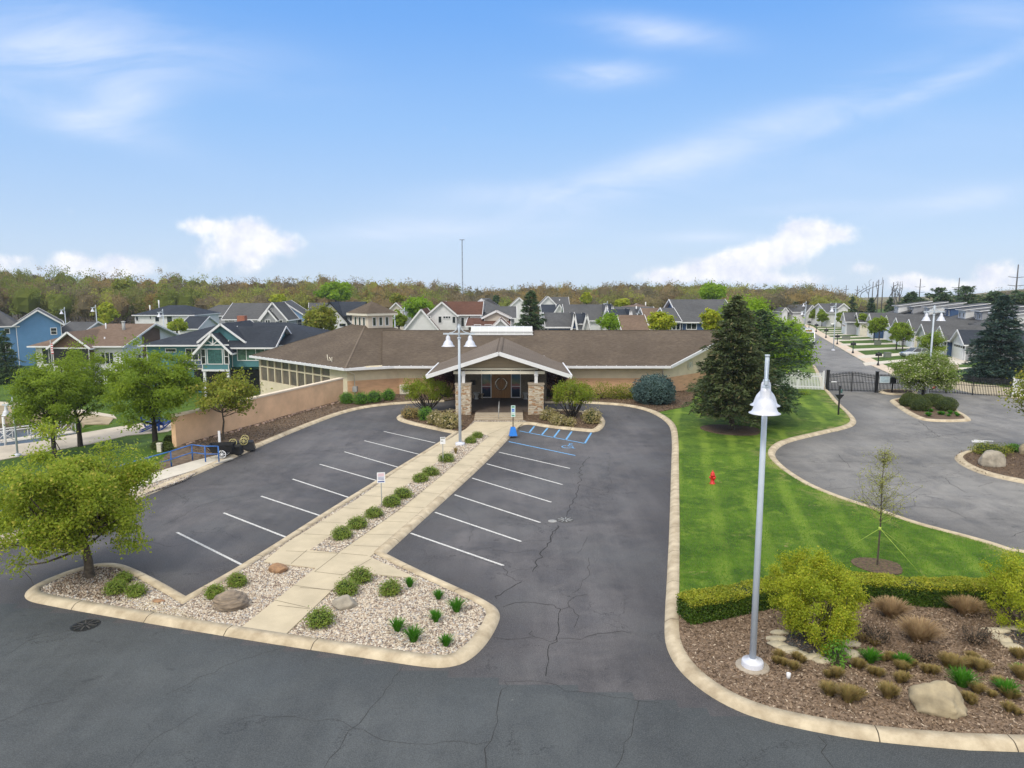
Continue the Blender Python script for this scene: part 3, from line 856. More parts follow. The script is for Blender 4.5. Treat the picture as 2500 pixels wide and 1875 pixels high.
# --- island surfaces
gr_cols = [(0, (.50, .43, .35)), (.17, (.26, .20, .16)), (.34, (.62, .58, .51)), (.48, (.38, .31, .24)), (.64, (.15, .12, .10)), (.74, (.54, .47, .38)), (.90, (.34, .335, .34))]
grav = gravelmat('gravel_mixed', gr_cols, 13)
def surf(name, P, z, m, kind='structure', closed=True):
    mb = MB(); mb.prism(P, z - .08, z, 0); return tag(mb.build(name, m), kind=kind)
surf('gravel_bed', offset(ISL, .3), .10, grav)
B1 = [G(F(*p), .1) for p in [(976, 931), (920, 918), (872, 908), (866, 903), (874, 899)]] + [(-6.0, 59.2), (-3.0, 59.3), (-3.0, 54.9)] + [G(v2(*p), .1) for p in [(1990, 1410), (1960, 1425), (1900, 1438)]]
surf('mulch_bed', B1, .118, M['mulch'])
B2 = [(.9, 55.1), (.9, 59.3), (5.2, 59.3)] + [G(F(*p), .1) for p in [(1288, 899), (1297, 905), (1300, 913), (1295, 923), (1284, 928), (1257, 926), (1180, 918), (1138, 910)]]
surf('mulch_bed', B2, .118, M['mulch'])
# walkway
walk = [v5(1693, 925), v5(2030, 965), v5(1555, 1342), v5(1835, 1392), v6(400, 1002), v6(470, 997), v6(840, 1030), v6(535, 893), v6(1180, 355), v6(1405, 130), v6(1515, 35), F(1131, 911), F(1026, 911), v2(1990, 1410), v2(1955, 1430), F(978, 944), v6(860, 235), v6(440, 530), v6(-5, 805)]
WP = [G(p, .14) for p in walk]
surf('walkway', WP, .14, M['walk'])
surf('gravel_strip', [G(v6(*p), .14) for p in [(150, 850), (330, 868), (740, 580), (1100, 285), (1300, 118), (1255, 104), (1130, 150), (900, 340), (600, 560)]], .156, grav)
surf('gravel_bed_tan', [G(v5(*p), .1) for p in [(760, 1190), (900, 1130), (1080, 1200), (1220, 1260), (1330, 1300), (1150, 1290), (900, 1235)]], .106, gravelmat('gravel_tan', [(0, (.62, .52, .34)), (.4, (.50, .42, .28)), (.7, (.34, .28, .20))], 22))
# joints in the walkway
mb = MB()
def jline(p, q, z=.1435, w=.02):
    a = Vector((*G(p, z), z)); b = Vector((*G(q, z), z)); d = (b - a).normalized(); n = Vector((-d.y, d.x, 0)) * w / 2
    mb.poly([a - n, b - n, b + n, a + n])
for p, q in [((-5, 855), (330, 872)), ((180, 988), (365, 1010)), ((330, 872), (180, 988)), ((365, 1008), (545, 905)), ((350, 870), (520, 885)), ((85, 1090), (300, 1108)), ((-60, 1205), (150, 1228)),
             ((430, 820), (600, 828)), ((510, 748), (690, 752)), ((610, 665), (790, 670)), ((680, 602), (870, 612)), ((745, 570), (905, 578)), ((860, 478), (1000, 490)), ((935, 405), (1080, 415)), ((1010, 350), (1150, 360)), ((1090, 300), (1210, 310)), ((1160, 235), (1270, 245)), ((1230, 180), (1330, 190)), ((1290, 118), (1400, 126)),
             ((110, 745), (280, 755)), ((210, 668), (400, 678)), ((340, 575), (530, 590)), ((470, 495), (640, 510)), ((560, 440), (750, 455)), ((640, 380), (820, 395)), ((720, 330), (890, 340)), ((790, 280), (950, 290)), ((860, 240), (1020, 248)), ((1285, 112), (1480, 25)), ((960, 180), (1130, 190))]:
    jline(v6(*p), v6(*q))
for p, q in [((1975, 848), (1870, 938)), ((1740, 1165), (1990, 1222)), ((1880, 1075), (2140, 1110))]: jline(v5(*p), v5(*q))
tag(mb.build('walkway_joints', M['joint']), kind='structure')

# --- lawn and planting beds right of the car park
LW = offset(WE, .34, False); LR = offset(RE, -.34, False)
LAWN = LW + LR[::-1] + [(24, 80), (24, 69.6), (4, 69.2)]
sheet('lawn', LAWN, .10, M['grass'], .2, [(RE, False)])
hedge_line = [(5.3, 21.6), (6.6, 21.75), (8.6, 22.45), (10.5, 23.0), (12.2, 23.1), (15.6, 22.8), (17.2, 22.7), (24, 21.5)]
bed = [p for p in offset(WE, .42, False) if p[1] < 21.9 and p[0] < 24]
surf('mulch_bed', bed + [(24, 21.5)] + hedge_line[::-1], .125, M['mulch2'])
fb = [G(v3(*p), .1) for p in [(590, 1175), (800, 1174), (1000, 1180), (1280, 1200), (1420, 1232), (1540, 1268), (1600, 1255), (1700, 1235), (1800, 1215), (1830, 1180)]]
surf('mulch_bed', fb + [(19, 72), (14, 69.2), (4, 69.15)], .122, M['mulch'])
for (p, r) in [((16.1, 51.2), 2.1), (G(v8(1225, 1555), .1), .85), ((17.3, 57.5), 1.3)]:
    P = [(p[0] + r * (1 + .08 * math.sin(3 * a)) * math.cos(a), p[1] + r * (1 + .1 * math.cos(2 * a + 1)) * math.sin(a)) for a in np.linspace(0, 6.28, 22)[:-1]]
    surf('mulch_bed', P, .13, M['mulch'])
# --- the bed between the left car park and the retaining wall
LI = offset(LE, .3, False)
bl = [p for p in LI if p[0] > -19.5 and p[0] < 2]
wall_foot = [(-4.6, 69.4), (-11, 69.4), (-15.5, 66.0), (-22.0, 46.5)]
surf('mulch_bed', bl + [(-4.6, 66.6)] + wall_foot + [(-21.8, 44.2)] , .10, M['soil'])
# concrete ramp going down beside the blue railing
rp = [G(v5(*p), .12) for p in [(1400, 240), (1500, 260), (1290, 325), (960, 425), (700, 520), (640, 470), (930, 370), (1240, 280)]]
surf('ramp_walk', rp, .14, M['walk2'])
gp = [G(v5(*p), .1) for p in [(1310, 325), (1180, 400), (1000, 465), (880, 510), (600, 600), (-50, 850), (-50, 780), (380, 620), (690, 520), (960, 432)]]
surf('gravel_bed', gp, .115, grav)
# --- right-hand islands
def island(name, f, pts, fill, fm, extra=None):
    P = [G(f(*p), 0) for p in pts] + (extra or [])
    P = ccw(clean(chaikin(P, 2), True, .06)); I = kerb(name, P, True)
    surf(fill, offset(P, .3), .11, fm); return P
ID = island('kerb_lamp_island', v4, [(1073, 1175), (1085, 1166), (1120, 1160), (1200, 1140), (1400, 1128), (1560, 1160), (1660, 1262), (1745, 1305), (1772, 1334), (1750, 1346), (1600, 1352), (1400, 1346), (1300, 1322), (1200, 1268), (1120, 1212)], 'mulch_bed', M['mulch'])
IE = island('kerb_gate_island', v4, [(964, 1092), (1000, 1082), (1150, 1078), (1300, 1092), (1322, 1106), (1290, 1121), (1150, 1125), (1030, 1116)], 'mulch_bed', M['mulch'])
IG = island('kerb_boulder_island', v8, [(1738, 822), (1760, 800), (1820, 780), (1920, 769), (2212, 768), (2400, 790)], 'mulch_bed', M['mulch'],
            [(44, 41.5), (46, 37), (42, 33)] + [G(v8(*p), 0) for p in [(2330, 1030), (2212, 998), (2050, 968), (1900, 928), (1790, 878), (1748, 842)]])
# verge, pavement and driveways along the street behind the gates
sr = stR[2:]
off1 = offset(sr, -1.9, False)
mb = MB()
for i in range(len(sr) - 1): mb.prism([sr[i], sr[i + 1], off1[i + 1], off1[i]], -.05, .03)
tag(mb.build('pavement', mat('pavement_tan', (.58, .48, .38), .85, .1, 1, .2, 40)), kind='structure')
mb = MB(); mb.prism([G(v4(*p), 0) for p in [(1090, 915), (1080, 945), (1330, 990), (1530, 1050), (1700, 1090), (1800, 1112), (2110, 1145), (2250, 1155), (2250, 1050), (2100, 1062), (1960, 1040), (1780, 1028), (1600, 990), (1330, 960)]], -.05, .02)
tag(mb.build('pavement', M['walk']), kind='structure')
mb = MB()
for l, r, h in [((850, 850), (1180, 822), 26), ((800, 790), (1560, 745), 24), ((715, 735), (1330, 712), 17), ((660, 690), (1300, 676), 15), ((610, 655), (1240, 640), 12), ((570, 633), (1100, 616), 10), ((545, 612), (1060, 596), 8), ((520, 594), (960, 584), 7), ((500, 579), (930, 570), 6), ((470, 558), (900, 548), 6), ((455, 543), (800, 534), 5), ((430, 528), (780, 520), 5), ((410, 514), (700, 508), 4)]:
    mb.prism([G(v4(*p), 0) for p in [l, r, (r[0], r[1] + h * .7), (l[0] + h * .8, l[1] + h)]], -.05, .035)
mb.prism([G(v4(*p), 0) for p in [(1180, 822), (1620, 800), (1750, 835), (1780, 852), (1660, 865), (1600, 893), (1800, 888), (1780, 905), (1560, 905), (1200, 850)]], -.05, .036)
tag(mb.build('driveways', M['walk2']), kind='structure')
# quayside plaza at the far left
pl = [G3(v9(*p)) for p in [(-40, 935), (0, 930), (300, 875), (560, 830), (900, 770), (1280, 682), (1700, 640), (1780, 600), (1780, 520), (1500, 545), (1150, 600), (700, 680), (380, 745), (0, 790), (-60, 800)]]
mb = MB(); mb.prism([(p[0], p[1]) for p in pl], -4.4, lambda x, y: T0(x, y) + .05)
tag(mb.build('plaza', M['plaza']), kind='structure')
pb = [G(v9(*p), -2.52) for p in [(-300, 372), (0, 372), (300, 385), (700, 425), (1150, 500), (1100, 560), (860, 560), (700, 480), (300, 471), (0, 466), (-300, 462)]]
mb = MB(); mb.prism(pb, -4.2, -2.53); tag(mb.build('bank', mat('bank_sand', (.34, .28, .19), .95, .4, .8, .6, col2=(.20, .16, .10))), kind='structure')
p2 = [G(v9(*p), -2.5) for p in [(-300, 340), (0, 335), (330, 352), (700, 392), (1150, 470), (1180, 500), (700, 425), (300, 385), (0, 372), (-300, 370)]]
mb = MB(); mb.prism(p2, -4, -2.48); tag(mb.build('plaza', M['plaza']), kind='structure')

# --- road markings
mb = MB(); mbb = MB()
def stripe(mbx, a, b, w=.1, z=.0085, wob=.0):
    a, b = Vector((*a, z)), Vector((*b, z)); d = (b - a); L = d.length; d.normalize(); n = Vector((-d.y, d.x, 0)) * w / 2
    k = max(1, int(L / .8)); prev = a
    for i in range(k):
        q = a + d * L * (i + 1) / k
        mbx.poly([prev - n, q - n, q + n, prev + n]); prev = q
Rl = [((887, 1152), (1088, 1222)), ((940, 1107), (1126, 1170)), ((982, 1069), (1167, 1129)), ((1020, 1033), (1191, 1085)), ((1051, 1002), (1215, 1047)), ((1078, 977), (1231, 1012))]
Ll = [((382, 1150), (522, 1220)), ((483, 1108), (621, 1162)), ((564, 1072), (700, 1117)), ((632, 1035), (763, 1078)), ((691, 1003), (816, 1039)), ((744, 976), (865, 1011)), ((787, 952), (907, 982)), ((829, 932), (940, 957))]
for a, b in Rl + Ll: stripe(mb, G(F(*a), 0), G(F(*b), 0), .11)
# white arrow on the right-hand road
A = [G(v8(*p), 0) for p in [(1856, 708), (1880, 701), (1925, 705), (2005, 709), (2005, 714), (1935, 713), (1960, 722), (1862, 719)]]
mb.poly([(x, y, .0085) for x, y in A])
tag(mb.build('road_markings_white', M['line']), kind='structure')
for a, b in [((375, 1425), (925, 1530)), ((925, 1530), (980, 1440)), ((500, 1385), (455, 1440)), ((612, 1400), (560, 1461)), ((712, 1415), (662, 1481)), ((815, 1430), (765, 1500)), ((285, 1515), (845, 1632))]:
    stripe(mbb, G(v3(*a), 0), G(v3(*b), 0), .13)
# wheelchair symbol
cx, cy = G(v3(785, 1556), 0)
ang = R(-25); U = Vector((math.cos(ang), math.sin(ang), 0)); W = Vector((-U.y, U.x, 0)); O = Vector((cx, cy, .0085))
def arc(c, r, a0, a1, n=14, w=.09):
    c = (c[0] * .8, c[1] * .8); r *= .8
    P = [O + U * (c[0] + r * math.cos(t)) + W * (c[1] + r * math.sin(t)) for t in np.linspace(a0, a1, n)]
    for i in range(n - 1): stripe(mbb, P[i][:2], P[i + 1][:2], w)
arc((0, -.1), .48, 2.2, 6.1); arc((-.15, 1.0), .12, 0, 6.28, 10, .12)
for a, b in [((-.15, .8), (-.1, .15)), ((-.1, .15), (.35, .15)), ((.35, .15), (.6, -.45)), ((-.12, .55), (.28, .5)), ((.6, -.45), (.78, -.38))]:
    p = O + (U * a[0] + W * a[1]) * .8; q = O + (U * b[0] + W * b[1]) * .8; stripe(mbb, p[:2], q[:2], .07)
tag(mbb.build('road_markings_blue', M['blue']), kind='structure')

# --- long cracks in the asphalt
mb = MB(); cr = random.Random(5)
def crack(f, pts, w=.03, z=.0095, jit=.06):
    P = [Vector((*G(f(*p), 0), z)) for p in pts]
    Q = []
    for a, b in zip(P, P[1:]):
        L = (b - a).length; k = max(2, int(L / .28)); n = Vector((-(b - a).y, (b - a).x, 0)).normalized()
        for i in range(k): Q.append(a + (b - a) * i / k + n * cr.gauss(0, jit) * (1 if i else .3))
    Q.append(P[-1])
    for i in range(len(Q) - 1):
        a, b = Q[i], Q[i + 1]; d = (b - a).normalized(); n = Vector((-d.y, d.x, 0))
        wa = w * cr.uniform(.35, .85) / 2; wb = w * cr.uniform(.35, .85) / 2
        mb.poly([a - n * wa, b - n * wb, b + n * wb, a + n * wa])
C6 = [([(1390, 950), (1420, 990), (1450, 1030), (1520, 1050)], .03), ([(1940, 250), (1880, 330), (1890, 405), (1870, 470), (1810, 600), (1790, 650)], .05), ([(1745, 690), (1700, 780), (1640, 860), (1580, 990)], .06),
      ([(1520, 795), (1690, 790), (1745, 700)], .022), ([(1510, 1055), (1440, 1095), (1375, 1140), (1350, 1165)], .05), ([(1390, 1215), (1470, 1190), (1600, 1192), (1720, 1205), (1768, 1232), (1745, 1290), (1735, 1410), (1690, 1460), (1680, 1560), (1665, 1660)], .04),
      ([(1330, 1415), (1500, 1425), (1590, 1408), (1690, 1440), (1735, 1415), (1890, 1425), (2000, 1390), (2090, 1380), (2212, 1385)], .026), ([(1590, 1408), (1580, 1370)], .03), ([(1768, 1232), (1820, 1215), (1810, 1185), (1860, 1145), (1930, 1135)], .028),
      ([(1810, 1215), (1850, 1255), (1870, 1300), (1850, 1350)], .025), ([(1840, 1130), (1900, 1070), (1950, 1010), (1940, 900)], .02), ([(1930, 770), (1900, 830), (1870, 870)], .02), ([(1890, 430), (2020, 470), (2110, 475)], .02), ([(2080, 240), (2070, 330), (2090, 420)], .018), ([(1330, 850), (1450, 870), (1600, 850)], .02),
      ([(1090, 570), (1160, 620), (1200, 720), (1170, 800)], .015), ([(880, 690), (920, 650), (990, 640)], .015), ([(100, 230), (250, 215), (390, 170), (450, 150)], .02), ([(380, 175), (550, 120), (560, 85)], .018)]
for p, w in C6: crack(v6, p, w)
CF = [([(700, 1659), (740, 1600), (790, 1545), (870, 1440)], .022), ([(1085, 1490), (1075, 1540), (1060, 1600), (1050, 1659)], .03), ([(1060, 1600), (930, 1610), (830, 1600), (740, 1560), (560, 1545), (470, 1570)], .016), ([(1380, 1515), (1360, 1590), (1330, 1659)], .022),
      ([(1085, 1490), (1090, 1475), (1150, 1470), (1250, 1495), (1430, 1520)], .018), ([(360, 1500), (480, 1440), (610, 1400)], .018), ([(1768, 1590), (1775, 1625), (1800, 1659)], .03), ([(0, 1420), (60, 1385), (160, 1360)], .018), ([(280, 1659), (330, 1600), (430, 1540)], .015), ([(0, 1560), (60, 1530), (150, 1510)], .016)]
for p, w in CF: crack(F, p, w, jit=.05)
C5 = [([(880, 760), (940, 790), (1100, 830), (1250, 800)], .02), ([(1050, 690), (1150, 640), (1300, 560), (1430, 520), (1560, 500)], .02), ([(560, 700), (700, 690), (900, 700)], .02), ([(1500, 620), (1620, 650), (1780, 690)], .018), ([(1100, 480), (1200, 530), (1180, 560)], .018), ([(1650, 290), (1900, 330), (2050, 250)], .018)]
for p, w in C5: crack(v5, p, w)
C8 = [([(560, 840), (800, 855), (1000, 850), (1500, 865), (1720, 860)], .03), ([(960, 800), (1000, 850), (1040, 890)], .04), ([(650, 915), (900, 920)], .03), ([(900, 1040), (1100, 1020), (1400, 1000), (1600, 980)], .03), ([(1360, 1165), (1480, 1150), (1475, 1100), (1490, 1080)], .03), ([(1480, 1150), (1700, 1170), (1820, 1230), (2080, 1240)], .03), ([(1650, 950), (1740, 1010), (1830, 1060)], .03), ([(1900, 1020), (2000, 990)], .03), ([(1500, 575), (1560, 620), (1640, 680), (1550, 690)], .05), ([(1640, 680), (1900, 640), (2100, 650)], .03), ([(2120, 1360), (2160, 1340), (2212, 1320)], .03)]
for p, w in C8: crack(v8, p, w)
tag(mb.build('asphalt_cracks', M['crack']), kind='structure')
# manhole covers and a street drain, set flush
def disc(name, label, c, r, mats, ring=0):
    mb = MB(); n = 28
    mb.lathe([(.001, .016), (r * .62, .016), (r * .66, .010), (r * .70, .016), (r * .92, .016), (r * .95, .009), (r, .009)], n)
    for k in range(9):
        a = k * math.pi * 2 / 9; mb.bar((r * .2 * math.cos(a), r * .2 * math.sin(a), .02), (r * .85 * math.cos(a), r * .85 * math.sin(a), .02), .03, .012, 1)
    o = mb.build(name, mats, None, (*c, 0)); return tag(o, label, 'manhole cover')
iron = mat('cast_iron', (.075, .07, .065), .6, .4, 14, col2=(.03, .03, .03))
disc('manhole_cover', 'round iron manhole cover in the drive right of the right-hand parking bays', G(v6(1790, 656), 0), .40, [iron, M['grey']])
disc('manhole_cover', 'small pale round access cover just left of the larger iron manhole cover', G(v6(1708, 665), 0), .20, [mat('pale_cover', (.32, .32, .32), .6), M['grey']])
disc('manhole_cover', 'dark round drain grate in the asphalt near the left tip of the front island', G(v5(550, 1335), 0), .42, [M['black'], iron])
# ================================================================== THE CLUBHOUSE
def lwin(root, c, U, N, w, h, frame=None, pane=None, mull=0, trans=0, fw=.07, sill=False, depth=.05):
    """window: frame with its pane; c = centre in the root's space, U along the wall, N outwards"""
    c, U, N = Vector(c), Vector(U).normalized(), Vector(N).normalized(); Wz = Vector((0, 0, 1))
    mb = MB(); a = w / 2; b = h / 2; cc = c + N * depth * .5
    for s in (-1, 1):
        mb.obox(cc + U * s * (a - fw / 2), U, N, Wz, (fw / 2, depth / 2, b), 0)
        mb.obox(cc + Wz * s * (b - fw / 2), U, N, Wz, (a - fw, depth / 2, fw / 2), 0)
    for k in range(mull): mb.obox(cc + U * (-a + w * (k + 1) / (mull + 1)), U, N, Wz, (fw * .4, depth / 2.4, b - fw), 0)
    for k in range(trans): mb.obox(cc + Wz * (-b + h * (k + 1) / (trans + 1)), U, N, Wz, (a - fw, depth / 3, fw * .35), 0)
    f = mb.build('window', frame or M['white'], root)
    mb = MB(); mb.obox(c + N * .012, U, N, Wz, (a - fw * .5, .008, b - fw * .5), 0); mb.build('pane', pane or M['glass'], f)
    return f
EZ, RZ = 2.95, 5.85
club = thing('clubhouse', 'long low clubhouse with brown shingle roof, tan and cream walls and stone porch', 'building', (-1, 69, 0))
def B(x, y, z=0): return (x + 1, y - 69, z)           # clubhouse space
C0, C1, CC = (-15.6, 65.9), (-29.1, 78.6), (-16.0, 79.0)
C3 = (-2.9, 79.4); C2 = (-16.4, 92.1)
# walls
def wall_run(mb, P, z0, z1, mi, th=.25, closed=False):
    for i in range(len(P) - 1):
        a, b = Vector((*P[i], 0)), Vector((*P[i + 1], 0)); d = (b - a).normalized(); n = Vector((-d.y, d.x, 0)) * th
        Q = [a, b, b + n, a + n]
        mb.prism([(q.x + 1, q.y - 69) for q in Q], z0, z1, mi)
inC = lambda p, k: (CC[0] + (p[0] - CC[0]) * k, CC[1] + (p[1] - CC[1]) * k)
k = .93
W0, W1, W3 = inC(C0, k), inC(C1, k), inC(C3, k)
path = [W0, (-11.1, 69.0), (-5.2, 69.0)]
low = MB(); up = MB()
wall_run(low, path, 0, 1.65, 0); wall_run(up, path, 1.65, 2.98, 0, .248)
low.build('lower_wall', M['tan'], club); up.build('upper_wall', M['cream'], club); low = MB(); up = MB()
path = [(3.1, 69.0), (14.9, 69.0), (33.2, 87.3)]
wall_run(low, path, 0, 1.65, 0)
wall_run(up, path[:2], 1.65, 3.1, 0, .248)
# oblique gable wall at the right end
e0, e1 = Vector((14.9, 69.0, 0)), Vector((33.2, 87.3, 0)); dd = (e1 - e0); L = dd.length; dd.normalize(); nn = Vector((-dd.y, dd.x, 0))
sl = (RZ - EZ) / 8.9 * dd.y
prof = [(0, 1.65), (L, 1.65), (L, 3.0), (L / 2, 3.0 + sl * L / 2), (0, 3.0)]
A = [e0 + dd * s + Vector((0, 0, z)) for s, z in prof]
f_ = [tuple(a + Vector((1, -69, 0))) for a in A]; b_ = [tuple(a + nn * .25 + Vector((1, -69, 0))) for a in A]
n5 = 5; up.add(f_ + b_, [tuple(range(n5)), tuple(range(2 * n5 - 1, n5 - 1, -1))] + [(i, (i + 1) % n5, n5 + (i + 1) % n5, n5 + i) for i in range(n5)])
low.build('lower_wall', M['tan'], club); up.build('upper_wall', M['cream'], club)
# sunroom: glazed side facing the marina
sr_ = MB(); a, b = Vector((*W0, 0)), Vector((*W1, 0)); d = (a - b).normalized(); n = Vector((d.y, -d.x, 0)); L = (a - b).length
def sb(mbx, s0, s1, z0, z1, o0=0, o1=.2, mi=0):
    c = b + d * (s0 + s1) / 2 + n * -(o0 + o1) / 2; mbx.obox(Vector(B(c.x, c.y, (z0 + z1) / 2)), d, n, (0, 0, 1), ((s1 - s0) / 2, abs(o1 - o0) / 2, (z1 - z0) / 2), mi)
sb(sr_, 0, L, 2.75, 2.98); sb(sr_, 0, .35, 0, 2.75); sb(sr_, L - 3.0, L, 0, 2.75)
nw = 9; step = (L - 3.4) / nw
for i in range(1, nw): sb(sr_, .35 + step * i - .09, .35 + step * i + .09, .2, 2.75)
sb(sr_, .35, L - 3.0, 1.72, 1.86, .02, .18); sb(sr_, .35, L - 3.0, -3, .25); sb(sr_, 0, .35, -3, .0)
sr_.build('sunroom_wall', M['cream'], club)
pan = MB(); sb(pan, .35, L - 3.0, .25, 2.75, .12, .15); pan.build('sunroom_glazing', mat('screen_glass', (.16, .13, .11), .25, .3, .8, spec=.6, col2=(.08, .07, .065)), club)
for w_ in (W1, inC(C2, k), W3):
    pass
bk = MB(); wall_run(bk, [inC(C3, k), inC(C2, k), W1], -3, 2.95, 0); wall_run(bk, [(33.2, 87.3), (-8, 87.3)], 0, 3.1, 0); bk.build('rear_wall', M['cream'], club)
# main roof
def RP(x, y): return (x + 1, y - 69)
mb = MB(); re_ = (24.6, 76.9)
mb.slab([(*RP(-12.5, 68.0), EZ), (*RP(15.3, 68.0), EZ), (*RP(*re_), RZ), (*RP(-14, 76.9), RZ)], .16)
mb.slab([(*RP(-14, 76.9), RZ), (*RP(*re_), RZ), (*RP(33.9, 85.8), EZ), (*RP(-8, 85.8), EZ)], .16)
AP = 6.92
for p, q in ((C0, C1), (C1, C2), (C2, C3), (C3, C0)):
    mb.slab([(*RP(*p), EZ), (*RP(*q), EZ), (*RP(*CC), AP)], .16)
roof = mb.build('roof', [M['roof'], M['white']], club)
# hip and ridge caps, gutter and fascia
mb = MB()
def rb(p, q, w, h=None, mi=0, dz=0): mb.bar((*RP(*p[:2]), p[2] + dz), (*RP(*q[:2]), q[2] + dz), w, h, mi)
rb((*C0, EZ), (*CC, AP), .17, .03, dz=.01); rb((*C1, EZ), (*CC, AP), .17, .03, dz=.01); rb((-14, 76.9, RZ), (*re_, RZ), .2, .04, dz=.02)
mb.build('ridge_caps', M['roof2'], roof)
gut = [(C1, C0), (C0, (-11.4, 68.0)), ((-11.4, 68.0), (-6.9, 68.0)), ((4.8, 68.0), (15.3, 68.0))]
for p, q in gut:
    mb = MB()
    a, b = Vector((*p, 0)), Vector((*q, 0)); d = (b - a).normalized(); n = Vector((d.y, -d.x, 0))
    a += n * .07; b += n * .07
    rb((a.x, a.y, EZ - .10), (b.x, b.y, EZ - .10), .15, .22)
    k2 = int((b - a).length / .9)
    for i in range(k2):
        c = a + (b - a) * (i + .5) / k2; mb.obox(B(c.x, c.y, EZ + .03), d, n, (0, 0, 1), (.05, .07, .02))
    mb.build('gutter', M['white'], roof)
mb = MB()
rb((15.35, 67.95, EZ - .08), (re_[0] + .05, re_[1] - .05, RZ - .08), .12, .28)
rb((re_[0] + .05, re_[1] - .05, RZ - .08), (33.9, 85.8, EZ - .08), .12, .28)
mb.build('gable_trim', M['white'], roof)
mb = MB()                                               # soffit under the eaves
mb.prism([RP(-11.6, 68.05), RP(15.2, 68.05), RP(14.95, 69.05), RP(-11.2, 69.05)], EZ - .22, EZ - .18)
mb.prism([RP(*C0), RP(-11.5, 68.0), RP(-11.1, 69.1), RP(*W0)], EZ - .21, EZ - .17); mb.prism([RP(*C0), RP(*W0), RP(*W1), RP(*C1)], EZ - .215, EZ - .175)
mb.build('soffit', M['creamw'], roof)
def pipe(pts, r=.045, name='downpipe', m=None):
    mb = MB(); mb.tube([B(*p) for p in pts], r, 6); return mb.build(name, m or M['white'], club)
pipe([(-15.5, 66.05, 2.75), (-15.1, 66.6, 2.45), (-14.95, 66.85, 2.3), (-14.95, 66.85, .1)], .06, m=M['creamw'])
pipe([(4.95, 68.05, 2.8), (4.95, 68.9, 2.5), (4.95, 68.9, .1)], .055); pipe([(14.5, 68.05, 2.8), (14.75, 68.9, 2.5), (14.75, 68.9, .1)], .06)
# round gable emblem on the oblique wall
mb = MB(); c = e0 + dd * 4.7 - nn * .03; O_ = Vector((c.x + 1, c.y - 69, 2.62))
for r_, w_ in ((.52, .06), (.30, .05)):
    P = [O_ + dd * r_ * math.cos(t) + Vector((0, 0, r_ * math.sin(t))) for t in np.linspace(0, 6.283, 25)]
    mb.tube(P, w_ / 2, 5, cap=False)
for t in np.linspace(0, 6.283, 9)[:-1]: mb.bar(O_, O_ + dd * .34 * math.cos(t) + Vector((0, 0, .34 * math.sin(t))), .05)
mb.build('wall_emblem', mat('emblem_grey', (.60, .64, .60), .5), club)
# cupola
cup = MB(); hd = 2.25; zc0, zc1 = 5.7, 7.5; cx, cy = -15.5, 79.0
P = [(cx - hd, cy), (cx, cy - hd), (cx + hd, cy), (cx, cy + hd)]
cup.prism([RP(*p) for p in P], zc0, zc1); cu = cup.build('cupola', mat('cupola_stucco', (.62, .55, .46), .85, .08, 2), club)
for (p, q) in ((P[0], P[1]), (P[1], P[2]), (P[2], P[3]), (P[3], P[0])):
    a, b = Vector((*p, 0)), Vector((*q, 0)); d = (b - a).normalized(); n = Vector((d.y, -d.x, 0)); L = (b - a).length
    for s in (.24, .5, .76):
        c = a + d * L * s; lwin(cu, B(c.x, c.y, 6.78), d, n, .48, .98, pane=mat('cupola_glass', (.06, .075, .06), .08, .4, 2, spec=.7), fw=.06)
mb = MB(); hr = 2.85; Q = [(cx - hr, cy), (cx, cy - hr), (cx + hr, cy), (cx, cy + hr)]
mb.prism([RP(*p) for p in Q], 7.42, 7.66, 1)
for i in range(4): mb.slab([(*RP(*Q[i]), 7.67), (*RP(*Q[(i + 1) % 4]), 7.67), (*RP(cx, cy), 8.95)], .05)
mb.build('cupola_roof', [M['roof'], M['creamw']], cu)
# ridge skylight
mb = MB(); x0, x1 = -4.35, 2.15
prof = [(75.55, 5.50), (75.55, 5.80), (76.35, 6.28), (77.45, 6.28), (78.2, 5.8), (78.2, 5.45)]
for i in range(len(prof) - 1):
    (ya, za), (yb, zb) = prof[i], prof[i + 1]; mb.poly([B(x0, ya, za), B(x1, ya, za), B(x1, yb, zb), B(x0, yb, zb)])
for x in (x0, x1): mb.poly([B(x, y, z) for y, z in prof])
sk = mb.build('skylight', mat('skylight_panel', (.52, .54, .55), .3, .03, 2), club)
mb = MB()
for i in range(8):
    x = x0 + (x1 - x0) * i / 7
    for j in (1, 2): mb.bar(B(x, *prof[j]), B(x, *prof[j + 1]), .05, .04)
    mb.bar(B(x, *prof[0]), B(x, *prof[1]), .05)
mb.bar(B(x0 - .1, 75.5, 5.5), B(x1 + .1, 75.5, 5.5), .12); mb.bar(B(x0 - .1, 75.53, 5.80), B(x1 + .1, 75.53, 5.80), .06)
mb.build('glazing_bars', M['white'], sk)
# antenna bracket on the roof slope, wall box
mb = MB(); px, py = -17.4, 68.7
mb.tube([B(px, py, 3.1), B(px - .35, py, 3.75)], .035, 6); mb.tube([B(px - .2, py, 3.45), B(px - .5, py, 3.45), B(px - .55, py, 4.0)], .035, 6); mb.tube([B(px - .1, py, 3.3), B(px - .1, py, 3.75)], .03, 6)
mb.build('roof_aerial', M['creamw'], club)
mb = MB(); c = DD(v2(1057, 1073), 66.7); mb.box(c[0] + 1 - .2, c[0] + 1 + .2, 66.9 - 69 - .25, 67.3 - 69, c[1] - .25, c[1] + .25); mb.build('meter_box', M['grey'], club)
